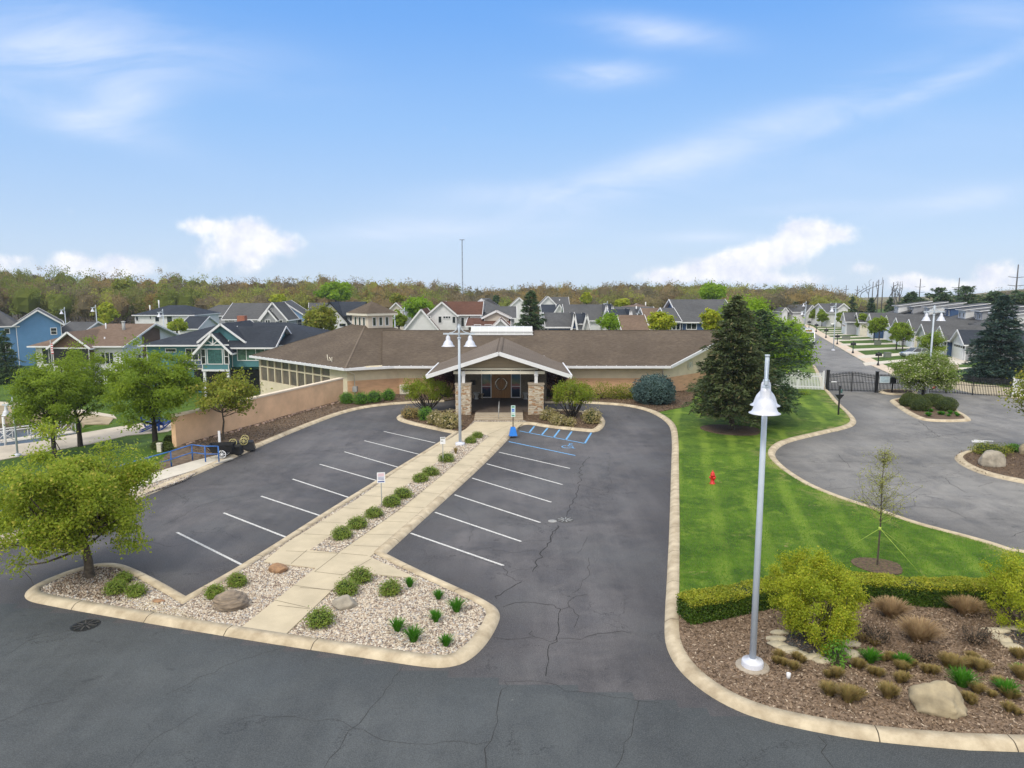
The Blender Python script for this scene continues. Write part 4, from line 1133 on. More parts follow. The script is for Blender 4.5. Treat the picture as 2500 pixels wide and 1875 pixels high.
# --- porch
PX, PY0 = -1.06, 57.3
po = MB(); AZ, PE = 5.28, 3.42; HW = 5.85; yb = 75.2
po.slab([(*RP(PX - HW, PY0), PE), (*RP(PX, PY0), AZ), (*RP(PX, yb), AZ), (*RP(PX - HW + .9, 66.6), PE + .26), (*RP(PX - HW, 66.0), PE)], .12)
po.slab([(*RP(PX + HW, PY0), PE), (*RP(PX, PY0), AZ), (*RP(PX, yb), AZ), (*RP(PX + HW - .9, 66.6), PE + .26), (*RP(PX + HW, 66.0), PE)], .12)
pr = po.build('porch_roof', [M['roof2'], M['dkwood']], club)
mb = MB()
for s in (-1, 1):
    mb.bar((*RP(PX + s * (HW + .08), PY0 - .06), PE - .16), (*RP(PX, PY0 - .06), AZ - .12), .12, .31)
    mb.bar((*RP(PX + s * (HW + .05), PY0), PE - .08), (*RP(PX + s * (HW - .02), 66.3), PE - .04), .12, .2)
mb.build('porch_fascia', M['white'], pr)
mb = MB()
for s in (-1, 1): mb.bar((*RP(PX + s * .2, PY0 + .1), AZ - .05), (*RP(PX + s * .2, yb), AZ - .05), .10, .04)
mb.build('porch_ridge_cap', M['roof'], pr)
mb = MB(); g0 = 58.4
tri = [(PX - 3.6, 3.72), (PX + 3.6, 3.72), (PX, 4.90)]
mb.add([B(x, g0, z) for x, z in tri] + [B(x, g0 + .15, z) for x, z in tri], [(0, 1, 2), (5, 4, 3), (0, 3, 4, 1), (1, 4, 5, 2), (2, 5, 3, 0)])
mb.build('porch_gable', siding('porch_gable_boards', (.30, .24, .16), .3), pr)
mb = MB(); mb.box(PX - 3.75 + 1, PX + 3.75 + 1, 57.85 - 69, 58.1 - 69, 3.42, 3.66); mb.box(PX - 3.2 + 1, PX + 3.2 + 1, 58.2 - 69, 58.35 - 69, 3.72, 3.86)
for s in (-1, 1): mb.bar(B(PX + s * 3.05, 58, 3.5), B(PX + s * 3.05, 66, 3.5), .22, .26)
mb.build('porch_beam', M['creamw'], pr)
mb = MB()                                               # dark ceiling, floor and inner end walls
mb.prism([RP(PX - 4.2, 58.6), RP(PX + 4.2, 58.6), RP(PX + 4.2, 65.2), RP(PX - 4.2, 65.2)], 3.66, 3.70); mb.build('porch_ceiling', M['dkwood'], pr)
# stone piers
stone = bpy.data.materials.new('ledge_stone'); stone.use_nodes = True
w = NT(stone.node_tree); b_ = w.n['Principled BSDF']; gi = w.node('ShaderNodeNewGeometry').outputs['Random Per Island']; tcs = w.node('ShaderNodeTexCoord').outputs['Object']
cs = w.ramp(gi, [(0, (.52, .44, .33)), (.2, (.60, .55, .46)), (.38, (.38, .22, .12)), (.52, (.56, .46, .34)), (.66, (.62, .58, .50)), (.8, (.45, .30, .18)), (.92, (.34, .28, .22))], 'CONSTANT')
w.put(b_.inputs['Base Color'], w.mix(w.m('MULTIPLY', w.rng(w.noise(tcs, 14, 4), .4, .7), .4), cs, (.30, .22, .15))); b_.inputs['Roughness'].default_value = .9
bn = w.node('ShaderNodeBump'); bn.inputs['Strength'].default_value = .6; bn.inputs['Distance'].default_value = .03; w.put(bn.inputs['Height'], w.noise(tcs, 25, 4)); w.l.new(bn.outputs[0], b_.inputs['Normal'])
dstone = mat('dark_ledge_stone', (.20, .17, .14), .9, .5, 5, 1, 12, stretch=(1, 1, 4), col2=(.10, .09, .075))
for px in (-4.0, 1.98):
    mb = MB(); s = .60; rr = random.Random(int(px * 10) + 50); z = 0
    mb.box(px - s + .05 + 1, px + s - .05 + 1, 57.4 - 69, 58.5 - 69, 0, 2.6)
    while z < 2.58:
        h = min(rr.uniform(.05, .115), 2.6 - z)
        for side in range(4):
            t = -s
            while t < s - .02:
                w_ = min(rr.uniform(.10, .34), s - t); o = rr.uniform(0, .045); g_ = .006
                a0, a1 = t + g_, t + w_ - g_
                if side == 0: mb.box(px + a0 + 1, px + a1 + 1, 57.35 - o - 69, 57.5 - 69, z + g_, z + h - g_)
                if side == 1: mb.box(px + a0 + 1, px + a1 + 1, 58.4 - 69, 58.55 + o - 69, z + g_, z + h - g_)
                if side == 2: mb.box(px - s - o + 1, px - s + .15 + 1, 57.95 + a0 - 69, 57.95 + a1 - 69, z + g_, z + h - g_)
                if side == 3: mb.box(px + s - .15 + 1, px + s + o + 1, 57.95 + a0 - 69, 57.95 + a1 - 69, z + g_, z + h - g_)
                t += w_
        z += h
    pier = mb.build('stone_pier', stone, club)
    mb = MB(); mb.box(px - .68 + 1, px + .68 + 1, 57.27 - 69, 58.63 - 69, 2.6, 2.68); mb.build('pier_cap', M['cap'], pier)
    mb = MB(); mb.box(px - .13 + 1, px + .13 + 1, 57.8 - 69, 58.06 - 69, 2.68, 3.66); mb.box(px - .17 + 1, px + .17 + 1, 57.76 - 69, 58.1 - 69, 3.3, 3.4)
    mb.build('porch_post', M['white'], club)
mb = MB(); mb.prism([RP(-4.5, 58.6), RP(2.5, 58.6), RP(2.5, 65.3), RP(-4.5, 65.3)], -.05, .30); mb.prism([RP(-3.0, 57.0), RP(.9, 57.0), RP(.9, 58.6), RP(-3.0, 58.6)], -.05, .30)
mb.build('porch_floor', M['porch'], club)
mb = MB()
for i, (y0, z1) in enumerate(((55.0, .21), (55.45, .29), (56.0, .34))): mb.box(-2.98 + 1, .88 + 1, y0 - 69, 57.2 - 69, -.03 - .001 * i, z1)
mb.build('porch_steps', mat('step_concrete', (.37, .31, .235), .88, .12, 1.5, .3, 50), club)
mb = MB(); x = -1.05
for y, z in ((55.15, .2), (57.0, .34)): mb.tube([B(x, y, z), B(x, y, z + .9)], .025, 8)
mb.tube([B(x, 54.95, 1.02), B(x, 55.15, 1.1), B(x, 57.0, 1.24), B(x, 57.2, 1.24)], .025, 8); mb.build('step_handrail', M['grey'], club)
# entrance wall
mb = MB()
mb.box(-5.3 + 1, -2.85 + 1, 65.2 - 69, 65.5 - 69, 0, 3.9); mb.box(.82 + 1, 3.2 + 1, 65.2 - 69, 65.5 - 69, 0, 3.9); mb.box(-2.85 + 1, .82 + 1, 65.2 - 69, 65.5 - 69, 3.05, 3.9)
mb.box(-5.3 + 1, -5.0 + 1, 65.5 - 69, 69.2 - 69, 0, 3.9); mb.box(2.9 + 1, 3.2 + 1, 65.5 - 69, 69.2 - 69, 0, 3.9)
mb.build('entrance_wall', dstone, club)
mb = MB(); 
for x0_, x1_ in ((-2.85, -2.77), (-1.98, -1.90), (-.10, -.02), (.74, .82)): mb.box(x0_ + 1, x1_ + 1, 65.12 - 69, 65.3 - 69, .3, 3.05)
for x0_, x1_, z0_, z1_ in ((-2.77, -1.98, .3, .38), (-.02, .74, .3, .38), (-2.77, -1.98, 1.35, 1.41), (-.02, .74, 1.35, 1.41), (-1.90, -.10, 2.70, 2.76)): mb.box(x0_ + 1, x1_ + 1, 65.13 - 69, 65.29 - 69, z0_, z1_)
mb.build('entrance_frame', M['white'], club)
eg = bpy.data.materials.new('sidelight_glass'); eg.use_nodes = True; w = NT(eg.node_tree); b_ = w.n['Principled BSDF']
tcs = w.node('ShaderNodeTexCoord').outputs['Object']; sxx = w.node('ShaderNodeSeparateXYZ'); w.put(sxx.inputs[0], tcs)
zf = w.m('ADD', sxx.outputs[2], w.m('MULTIPLY', w.noise(tcs, 3, 4), .8))
w.put(b_.inputs['Base Color'], w.ramp(w.rng(zf, .6, 3.4), [(0, (.015, .02, .03)), (.32, (.02, .04, .09)), (.45, (.30, .10, .12)), (.55, (.10, .16, .10)), (.7, (.05, .14, .22)), (1, (.04, .12, .18))]))
b_.inputs['Roughness'].default_value = .08
mb = MB(); mb.box(-2.77 + 1, -1.98 + 1, 65.2 - 69, 65.22 - 69, .38, 3.05); mb.box(-.02 + 1, .74 + 1, 65.2 - 69, 65.22 - 69, .38, 3.05); mb.box(-1.9 + 1, -.10 + 1, 65.2 - 69, 65.22 - 69, 2.76, 3.05)
mb.build('sidelights', eg, club)
for i, (xa, xb) in enumerate(((-1.90, -1.005), (-.995, -.10))):
    mb = MB(); mb.box(xa + 1, xb + 1, 65.16 - 69, 65.24 - 69, .3, 2.70)
    for t in (.33, .66): mb.box(xa + (xb - xa) * t - .01 + 1, xa + (xb - xa) * t + .01 + 1, 65.15 - 69, 65.17 - 69, .32, 2.68)
    dr = mb.build('front_door', M['wood'], club)
    s = 1 if i else -1; O_ = Vector(B(-1.0, 65.13, 1.62)); mb = MB()
    P = [O_ + Vector((s * .50 * math.cos(t), 0, .55 * math.sin(t))) for t in np.linspace(-1.42, 1.42, 16)]
    mb.tube(P, [.06 + .035 * math.cos(t * .9) for t in np.linspace(-1.5, 1.5, 16)], 8); mb.build('door_pull', M['chrome'], dr)
for x in (-3.25, 1.25):
    t = thing('stone_planter', 'grey stone urn planter ' + ('left' if x < -1 else 'right') + ' of the clubhouse entrance doors', 'planter', (x, 64.4, .30), 0, 'urns beside the entrance')
    mb = MB(); mb.lathe([(.001, 0), (.20, 0), (.20, .06), (.12, .14), (.14, .3), (.26, .5), (.30, .62), (.27, .62), (.24, .55), (.001, .55)], 16); mb.build('bowl', M['grey'], t)
for x in (-2.6, .62):
    t = thing('porch_bench', 'low dark bench against the porch wall, ' + ('left' if x < -1 else 'right') + ' side of the doors', 'bench', (x - .55 if x < -1 else x + .75, 64.9, .30), 0, 'benches beside the entrance')
    mb = MB(); mb.box(-.55, .55, -.18, .18, .38, .45); mb.build('seat', M['cap'], t)
    for s in (-.4, .4): mb = MB(); mb.box(s - .06, s + .06, -.15, .15, 0, .38); mb.build('leg', M['cap'], t)
for x, l in ((-3.6, 'left'), (1.85, 'right')):
    mb = MB(); mb.box(-.22, .22, -.1, .1, -.22, .22); mb.box(-.14, .14, -.14, -.1, -.14, .14)
    tag(mb.build('wall_box', M['black'], None, (x, 65.08, 1.75)), 'small black box on the dark stone wall ' + l + ' of the clubhouse doors', 'wall box', 'boxes on the entrance wall')
# heat pump by the wall
c = G(v2(1470, 1135), 0); t = thing('heat_pump', 'cream heat pump unit with round fan against the tan clubhouse wall', 'heat pump', (c[0], 68.5, .12))
mb = MB(); mb.box(-.45, .45, -.17, .17, .05, .95); mb.build('casing', M['creamw'], t)
mb = MB(); P = [Vector((.1 + .28 * math.cos(t_), -.18, .5 + .28 * math.sin(t_))) for t_ in np.linspace(0, 6.283, 21)]; mb.tube(P, .02, 4, cap=False); mb.tube([(.1, -.17, .5), (.1, -.185, .5)], .27, 20)
mb.build('fan_grille', M['grey'], t)
mb = MB()
for s in (-.35, .35): mb.box(s - .04, s + .04, -.15, .15, 0, .05)
mb.build('feet', M['grey'], t)

# --- retaining wall with a sloping end
rw = thing('retaining_wall', 'long salmon painted retaining wall with pale coping beside the clubhouse', 'wall', (WL0[0], WL0[1], 0))
mb = MB(); mc = MB()
d = Vector((_wd[0], _wd[1], 0)); n = Vector((-_wd[1], _wd[0], 0))
pts = [(-.3, 2.0), (19.9, 2.1)]
P0 = d * -.3; P1 = d * 20.2
q = [(P0.x, P0.y), (P1.x, P1.y), (P1.x + n.x * .35, P1.y + n.y * .35), (P0.x + n.x * .35, P0.y + n.y * .35)]
mb.prism(q, -3.2, 2.03); 
mb.build('wall_body', M['ret'], rw)
e = .07; q = [(P0.x - d.x * e - n.x * -e * 0 - n.x * e, P0.y - d.y * e - n.y * e), (P1.x - n.x * e, P1.y - n.y * e), (P1.x + n.x * (.35 + e), P1.y + n.y * (.35 + e)), (P0.x - d.x * e + n.x * (.35 + e), P0.y - d.y * e + n.y * (.35 + e))]
mc.prism(q, 2.03, 2.16); mc.build('coping', mat('coping', (.68, .58, .46), .85, .08, 2), rw)
# rubble stones along its foot
rg = random.Random(3); rs = []
for i in range(7): 
    o = rock('x', None, (0, 0, 0), (.16, .13, .10), mat('rubble_stone', (.46, .33, .26), .85, .3, 3, .6, 15, col2=(.25, .18, .15)), i + 40, 0, 1); rs.append(o.data); bpy.data.objects.remove(o)
names = ['nearest the clubhouse downpipe', 'nearest the open left end of the wall']
for i in range(60):
    s = .3 + i * .335 + rg.uniform(-.1, .1); p = Vector((WL0[0], WL0[1], 0)) + d * s - n * (.22 + rg.random() * .35)
    o = link('foot_stone', rs[i % 7], None, (p.x, p.y, .08), rg.uniform(0, 6)); k = rg.uniform(.6, 1.25); o.scale = (k, k, k)
    tag(o, 'small pinkish stone in the line of rubble along the foot of the retaining wall', 'rock', 'rubble stones along the retaining wall')
# ================================================================== STREET FURNITURE
def lamp(name, label, loc, rz, top, arms=2, s=1.0, footing=False, group='bell-shade lamp posts'):
    t = thing(name, label, 'lamp post', loc, rz, group)
    mb = MB(); mb.tube([(0, 0, .1), (0, 0, top * .5), (0, 0, top - .9), ], [.098 * s, .088 * s, .075 * s], 14)
    mb.tube([(0, 0, top - .9), (0, 0, top)], [.062 * s, .058 * s], 12); mb.lathe([(.001, top + .02), (.07 * s, top + .02), (.07 * s, top - .03), (.055, top - .03)], 12)
    mb.lathe([(.085 * s, top - .93), (.115 * s, top - .9), (.115 * s, top - .84), (.07 * s, top - .82)], 12)
    mb.build('pole', M['metal'], t)
    mb = MB(); mb.lathe([(.001, .26), (.11 * s, .26), (.13 * s, .22), (.30 * s, .20), (.32 * s, .16), (.32 * s, .02)], 24); mb.build('base_cover', M['shade'], t)
    if footing: mb = MB(); mb.lathe([(.001, .04), (.44, .04), (.46, .0), (.46, -.3)], 28); mb.build('footing', M['cap'], t)
    za = top - .60; sides = (-1, 1) if arms == 2 else (-1,)
    mb = MB()
    for sd in sides:
        mb.bar((sd * .05, 0, za), (sd * 1.0 * s, 0, za), .07, .10)
        mb.tube([(sd * (.07 + .55 * (1 - math.cos(a))) * s, 0, za + .05 + .50 * (1 - math.sin(a)) * s) for a in np.linspace(.05, math.pi / 2, 8)], .028, 6)
        mb.tube([(sd * .70 * s, 0, za - .02), (sd * .70 * s, 0, za - .18)], .04, 8)
        mb.lathe([(.055, za - .10), (.085, za - .12), (.085, za - .20), (.05, za - .22)], 12, (sd * .70 * s, 0, 0))
    mb.build('arm', M['metal'], t)
    for sd in sides:
        mb = MB(); z = za - .14
        mb.lathe([(.001, z), (.07 * s, z - .01), (.12 * s, z - .05), (.14 * s, z - .12), (.145 * s, z - .27), (.19 * s, z - .32), (.255 * s, z - .40), (.30 * s, z - .50), (.325 * s, z - .58), (.355 * s, z - .63), (.425 * s, z - .665), (.425 * s, z - .68), (.34 * s, z - .65), (.30 * s, z - .58), (.25 * s, z - .45), (.12 * s, z - .34), (.001, z - .34)], 28, (sd * .70 * s, 0, 0))
        sh = mb.build('lamp_shade', M['shade'], t)
        mb = MB(); mb.lathe([(.001, z - .66), (.10, z - .65), (.20 * s, z - .58), (.21 * s, z - .48)], 14, (sd * .70 * s, 0, 0)); mb.build('lens', mat('lamp_lens', (.55, .57, .6), .2, .05), sh)
    return t
L1 = G(F(1625, 1440), .12)
lamp('lamp_post', 'tall pale grey lamp post on a round concrete footing in the near right mulch bed', (L1[0], L1[1], .12), math.atan2(L1[1], L1[0]), 8.62, 2, .92, True)
L2 = G(F(994, 961), .14)
lamp('lamp_post', 'pale double-headed lamp post in the gravel strip of the central walkway', (L2[0], L2[1], .10), R(2), 8.0, 2, 1.02)
L3 = G(F(2003, 862), .1)
lamp('lamp_post', 'double-headed lamp post rising from the island of round clipped bushes', (L3[0], L3[1], .08), R(-3), 8.75, 2, .95)
for px, pt, pb, Y, lab in [(v1(150, 1640), v1(122, 1140), 0, None, 'lamp post at the far left edge beside the marina gangway')]:
    g3 = G3(px); lamp('lamp_post', lab, g3, R(0), DD(pt, g3[1])[1] - g3[2], 1, .8)
for pt, Y, lab, arms, dx in [(v1(543, 380), 150, 'distant lamp post above the brown roof, left of two', 1, 0), (v1(805, 360), 150, 'distant lamp post above the brown roof, right of two', 1, 0), (v1(1372, 395), 128, 'distant lamp post in front of the white house with dark blue roof', 1, 0),
                       (v2(1478, 380), 122, 'distant lamp post beside the bright green tree right of the cupola', 1, 0), (v2(1395, 440), 100, 'lamp post just right of the cupola', 1, 0), (v3(1402, 400), 118, 'lamp post in front of the taupe roof behind the right wing', 2, 0), (v3(1117, 330), 190, 'far lamp post over the grey gable behind the right wing', 1, 0),
                       (v4(627, 345), 118, 'tall lamp post beside the driveways of the townhouse street', 1, 0), (v4(365, 395), 180, 'lamp post at the far end of the street, left of two', 1, 0), (v4(375, 330), 200, 'lamp post at the far end of the street, right of two', 1, 0)]:
    x, z = DD(pt, Y); g0 = T(x, Y) if x < 22 else 0
    lamp('lamp_post', lab, (x, Y, g0), R(8) if arms == 2 else 0, z - g0, arms, .9 if Y < 125 else 1.0)
# parking signs in the gravel strip
def sign(name, label, loc, h, w, hh, rz=0):
    t = thing(name, label, 'sign', loc, rz, 'signs by the parking bays')
    mb = MB(); mb.box(-.025, .025, -.02, .02, -.05, h); mb.build('post', M['grey'], t)
    mb = MB(); mb.box(-w / 2, w / 2, -.035, -.022, h - hh, h + .02); p = mb.build('sign_plate', M['signw'], t)
    return t, p
s1 = G(v6(1005, 290), .15); t, p = sign('parking_sign', 'small white sign on a thin post beside the gravel strip, farther from the camera', (*s1, .15), 1.55, .30, .40, R(10))
mb = MB(); mb.box(-.12, .12, -.040, -.036, 1.45, 1.55); mb.box(-.12, .02, -.040, -.036, 1.30, 1.36); mb.build('lettering', M['grey'], p)
s1 = G(v6(611, 565), .15); t, p = sign('parking_sign', 'white notice sign with pink and blue print beside the gravel strip, nearer the camera', (*s1, .15), 1.62, .38, .50, R(10))
mb = MB()
for z in (1.56, 1.51, 1.46): mb.box(-.14, .14, -.040, -.036, z, z + .022)
mb.build('lettering', mat('print_pink', (.6, .25, .35), .5), p); mb = MB(); mb.box(-.15, .15, -.040, -.036, 1.17, 1.22)
for z in (1.40, 1.34, 1.28): mb.box(-.14, .14, -.040, -.036, z, z + .02)
mb.build('lettering', mat('print_navy', (.05, .08, .30), .5), p)
# accessible parking sign in its blue weighted base
c = G(v3(320, 1462), 0.14); t = thing('accessible_parking_sign', 'accessible parking sign standing in a blue weighted base by the walkway edge', 'sign', (*c, .14), R(6))
mb = MB(); mb.add([(-.28, -.25, 0), (.28, -.25, 0), (.28, .25, 0), (-.28, .25, 0), (-.15, -.13, .6), (.15, -.13, .6), (.15, .13, .6), (-.15, .13, .6)], [(0, 3, 2, 1), (4, 5, 6, 7), (0, 1, 5, 4), (1, 2, 6, 5), (2, 3, 7, 6), (3, 0, 4, 7)])
mb.build('weighted_base', mat('sign_base_blue', (.02, .20, .70), .5, .08), t)
mb = MB(); mb.box(-.03, .03, -.03, .03, .62, 2.15); mb.build('post', M['black'], t)
mb = MB(); mb.box(-.15, .15, -.05, -.035, 1.55, 2.15); mb.box(-.15, .15, -.05, -.035, 1.33, 1.52); p = mb.build('sign_plate', mat('sign_pale_green', (.62, .78, .76), .5), t)
mb = MB(); mb.box(-.09, .09, -.055, -.051, 1.70, 1.92); mb.build('symbol_panel', M['signb'], p)
mb = MB(); O_ = Vector((0, -.058, 1.79)); mb.tube([O_ + Vector((.045 * math.cos(a), 0, .045 * math.sin(a))) for a in np.linspace(2.2, 6, 9)], .008, 4); mb.bar(O_ + Vector((-.01, 0, .03)), O_ + Vector((-.01, 0, .09)), .016); mb.bar(O_ + Vector((-.01, 0, .03)), O_ + Vector((.05, 0, .02)), .012)
mb.build('wheelchair_symbol', M['signw'], p)
mb = MB(); mb.box(-.1, .1, -.055, -.051, 2.0, 2.09); mb.box(-.1, .1, -.055, -.051, 1.39, 1.46); mb.build('lettering', mat('sign_green', (.02, .25, .12), .5), p)
# hydrant
c = G(v8(108, 998), .1); t = thing('fire_hydrant', 'red fire hydrant on the lawn right of the car park', 'hydrant', (*c, .1), R(20))
mb = MB(); mb.lathe([(.15, 0), (.15, .04), (.105, .06), (.10, .42), (.125, .43), (.125, .48), (.11, .5), (.10, .58), (.06, .65), (.001, .68)], 18); mb.build('barrel', M['red'], t)
mb = MB(); mb.lathe([(.001, .74), (.025, .74), (.03, .66)], 6); mb.build('operating_nut', M['red'], t)
for sx_, r_ in ((-1, .055), (1, .055)): mb = MB(); mb.tube([(sx_ * .08, 0, .36), (sx_ * .18, 0, .36), (sx_ * .2, 0, .36)], [r_, r_, r_ * .5], 10); mb.build('side_cap', M['red'], t)
mb = MB(); mb.tube([(0, -.08, .34), (0, -.18, .34), (0, -.2, .34)], [.075, .075, .04], 12); mb.build('front_cap', M['red'], t)
# blue handrail beside the ramp
def rail(name, label, pts, h, posts=None, mid=True):
    t = thing(name, label, 'railing', (pts[0][0], pts[0][1], pts[0][2])); o = Vector(pts[0]); P = [Vector(p) - o for p in pts]
    mb = MB(); mb.tube([p + Vector((0, 0, h)) for p in P], .035, 8); mb.tube([p + Vector((0, 0, h * .5)) for p in P], .03, 8); mb.build('rails', M['railb'], t)
    for a, b in zip(P, P[1:]):
        k = max(1, round((b - a).length / 1.9))
        for i in range(k):
            p = a + (b - a) * i / k; mb = MB(); mb.tube([p, p + Vector((0, 0, h))], .04, 8); mb.build('post', M['railb'], t)
    mb = MB(); mb.tube([P[-1], P[-1] + Vector((0, 0, h))], .04, 8); mb.build('post', M['railb'], t)
    return t
rp_ = [(*G(v5(1408, 283), .14), .14), (*G(v5(1322, 283), .14), .14), (*G(v5(1238, 272), .12), .12), (*G(v5(1103, 318), .05), .05), (*G(v5(962, 360), 0), 0), (*G(v5(700, 440), -.2), -.2)]
rail('handrail', 'blue tubular handrail along the pale ramp at the car park edge', rp_, .95)
a = G(v5(22, 705), .1); rail('handrail', 'short blue railing showing at the left edge behind the large tree', [(a[0], a[1], .1), (a[0] - 1.6, a[1] - .5, .1), (a[0] - 3.2, a[1] - 1.0, .1)], .95)
# garden carts
def cart(label, loc, rz, flip, wheelm, sc=1):
    t = thing('dock_cart', label, 'cart', loc, rz, 'black carts parked by the ramp')
    mb = MB(); z0, z1 = (.38, .85) if not flip else (.0, .50)
    top = [(-.75, -.42), (.75, -.42), (.75, .42), (-.75, .42)]; bot = [(-.5, -.33), (.62, -.33), (.62, .33), (-.5, .33)]
    T_, B_ = (z1, z0) if not flip else (z0, z1)
    mb.add([(*p, T_) for p in top] + [(*p, B_) for p in bot] , [(4, 5, 6, 7), (0, 1, 5, 4), (1, 2, 6, 5), (2, 3, 7, 6), (3, 0, 4, 7)])
    mb.add([(p[0] * .93, p[1] * .9, T_ ) for p in top] + [(p[0] * .93, p[1] * .9, B_ + (.04 if not flip else -.04)) for p in bot], [(4, 5, 6, 7), (0, 1, 5, 4), (1, 2, 6, 5), (2, 3, 7, 6), (3, 0, 4, 7)])
    mb.bar((-.75, -.42, T_), (.75, -.42, T_), .05); mb.bar((-.75, .42, T_), (.75, .42, T_), .05)
    mb.build('tub', M['black'], t)
    wz = .30 if not flip else .60
    for s in (-1, 1):
        mb = MB(); c = Vector((.1, s * .46, wz)); mb.tube([c + Vector((.23 * math.cos(a), 0, .23 * math.sin(a))) for a in np.linspace(0, 6.283, 19)], .024, 6, cap=False)
        for a in np.linspace(0, 6.283, 9)[:-1]: mb.bar(c, c + Vector((.22 * math.cos(a), 0, .22 * math.sin(a))), .022)
        mb.tube([c - Vector((0, .05, 0)), c + Vector((0, .05, 0))], .06, 8); mb.build('wheel', wheelm, t)
    mb = MB(); mb.bar((.1, -.46, wz), (.1, .46, wz), .04)
    zz = z1 if not flip else .1
    for s in (-1, 1): mb.tube([(-.6, s * .36, z0 + .1 if not flip else .3), (-1.15, s * .3, zz + .1)], .02, 6)
    mb.tube([(-1.15, -.3, zz + .1), (-1.15, .3, zz + .1)], .02, 6); mb.build('handle', M['black'], t)
    return t
v10 = mk(480, 1060, 13.825)
c = G(v10(560, 810), .12); cart('black cart standing on white wheels behind the blue handrail', (c[0] + .5, c[1] + .15, .12), R(8), False, M['signw'])
c = G(v10(1180, 690), .12); cart('overturned black cart with yellow wheels up, beside the blue handrail', (c[0] - .2, c[1] + .3, .12), R(10), True, M['yellow'])
c = G(v10(1480, 560), .12); cart('overturned black cart with yellow wheels up, farthest from the handrail', (c[0], c[1] + .45, .12), R(16), True, M['yellow'])
c = G(v10(655, 420), .12); t = thing('utility_marker', 'short white utility marker post behind the carts', 'marker post', (c[0], c[1] + .6, .1)); mb = MB(); mb.box(-.07, .07, -.04, .04, 0, .95); mb.build('post', M['signw'], t)
c = G3(v1(1348, 1600)); t = thing('utility_pedestal', 'small cream utility pedestal on the slope left of the handrail', 'utility box', c); mb = MB(); mb.box(-.13, .13, -.1, .1, 0, .55); mb.box(-.15, .15, -.12, .12, .5, .58); mb.build('housing', M['creamw'], t)
# oversized adirondack chairs
def adir(label, loc, rz, s=1.35):
    t = thing('adirondack_chair', label, 'chair', loc, rz, 'blue adirondack chairs on the plaza')
    m = M['bluep']
    mb = MB()
    for i in range(6): y = -.3 + i * .11; z = .40 - i * .028; mb.obox((0, y * s, z * s), (1, 0, 0), (0, .97, -.24), (0, .24, .97), (.28 * s, .045 * s, .012 * s))
    mb.build('seat', m, t)
    mb = MB()
    for i in range(5): x = (-.24 + .12 * i) * s; h = (.42 + .05 * (2 - abs(i - 2))) * s; mb.obox((x, (.32 + .16) * s, .28 * s + h * .9), (1, 0, 0), (0, .93, -.36), (0, .36, .93), (.05 * s, .012 * s, h))
    mb.build('backrest', m, t)
    for sd in (-1, 1):
        mb = MB(); mb.box(sd * .30 * s - .02, sd * .30 * s + .02, -.34 * s, -.24 * s, 0, .56 * s); mb.build('leg', m, t)
        mb = MB(); mb.bar((sd * .28 * s, -.3 * s, .38 * s), (sd * .28 * s, .62 * s, 0.03), .04, .12); mb.build('leg', m, t)
        mb = MB(); mb.box(sd * .34 * s - .07 * s, sd * .34 * s + .07 * s, -.36 * s, .42 * s, .56 * s, .59 * s); mb.build('armrest', m, t)
    return t
c = G3(v1(1290, 1425)); adir('blue adirondack chair on the plaza, left of the pair by the retaining wall', c, R(115), 1.75)
c = G3(v1(1385, 1405)); adir('blue adirondack chair on the plaza, right of the pair by the retaining wall', c, R(165), 1.7)
c = G3(v1(1105, 1375)); t = thing('litter_bin', 'small dark navy bin on the plaza behind the trees', 'bin', c); mb = MB(); mb.lathe([(.001, 0), (.2, 0), (.27, .5), (.24, .5), (.18, .1), (.001, .1)], 14); mb.build('body', mat('navy_bin', (.02, .03, .07), .5), t)
# gangway to the floating dock
t = thing('gangway', 'white truss gangway leading down to the dock at far left', 'gangway', (-40, 56, -2.5))
p0 = Vector(G3(v1(0, 1530))); p1 = Vector(G3(v1(640, 1450))); p0.z = -2.55; p1.z = -2.5; p0 += (p0 - p1) * .4; o = Vector((-40, 56, -2.5)); d = (p1 - p0).normalized(); nn_ = Vector((-d.y, d.x, 0)); L = (p1 - p0).length
for s in (0, 1.3):
    mb = MB(); k = int(L / 1.1); a = p0 - o + nn_ * s
    mb.tube([a, a + d * L], .05, 6); mb.tube([a + Vector((0, 0, .95)), a + d * L + Vector((0, 0, .95))], .05, 6)
    for i in range(k + 1): mb.tube([a + d * L * i / k, a + d * L * min(k, i + (1 if i % 2 == 0 else 0)) / k + Vector((0, 0, .95))], .035, 5); mb.tube([a + d * L * i / k, a + d * L * max(0, i - (0 if i % 2 == 0 else 1)) / k + Vector((0, 0, .95))], .03, 5)
    mb.build('truss', M['white'], t)
mb = MB(); a = p0 - o; mb.obox(a + d * L / 2 + nn_ * .65, d, nn_, (0, 0, 1), (L / 2, .65, .05)); mb.build('deck', M['walk2'], t)
for px, l in ((v1(30, 1350), 'left'),):
    c = G(v1(48, 1545), -2.6); tt = thing('dock_pile', 'white dock pile standing in the water at the far left', 'pile', (c[0], c[1], -3.8)); mb = MB(); mb.tube([(0, 0, 0), (0, 0, 3.6)], .1, 10); mb.build('pile', M['white'], tt)
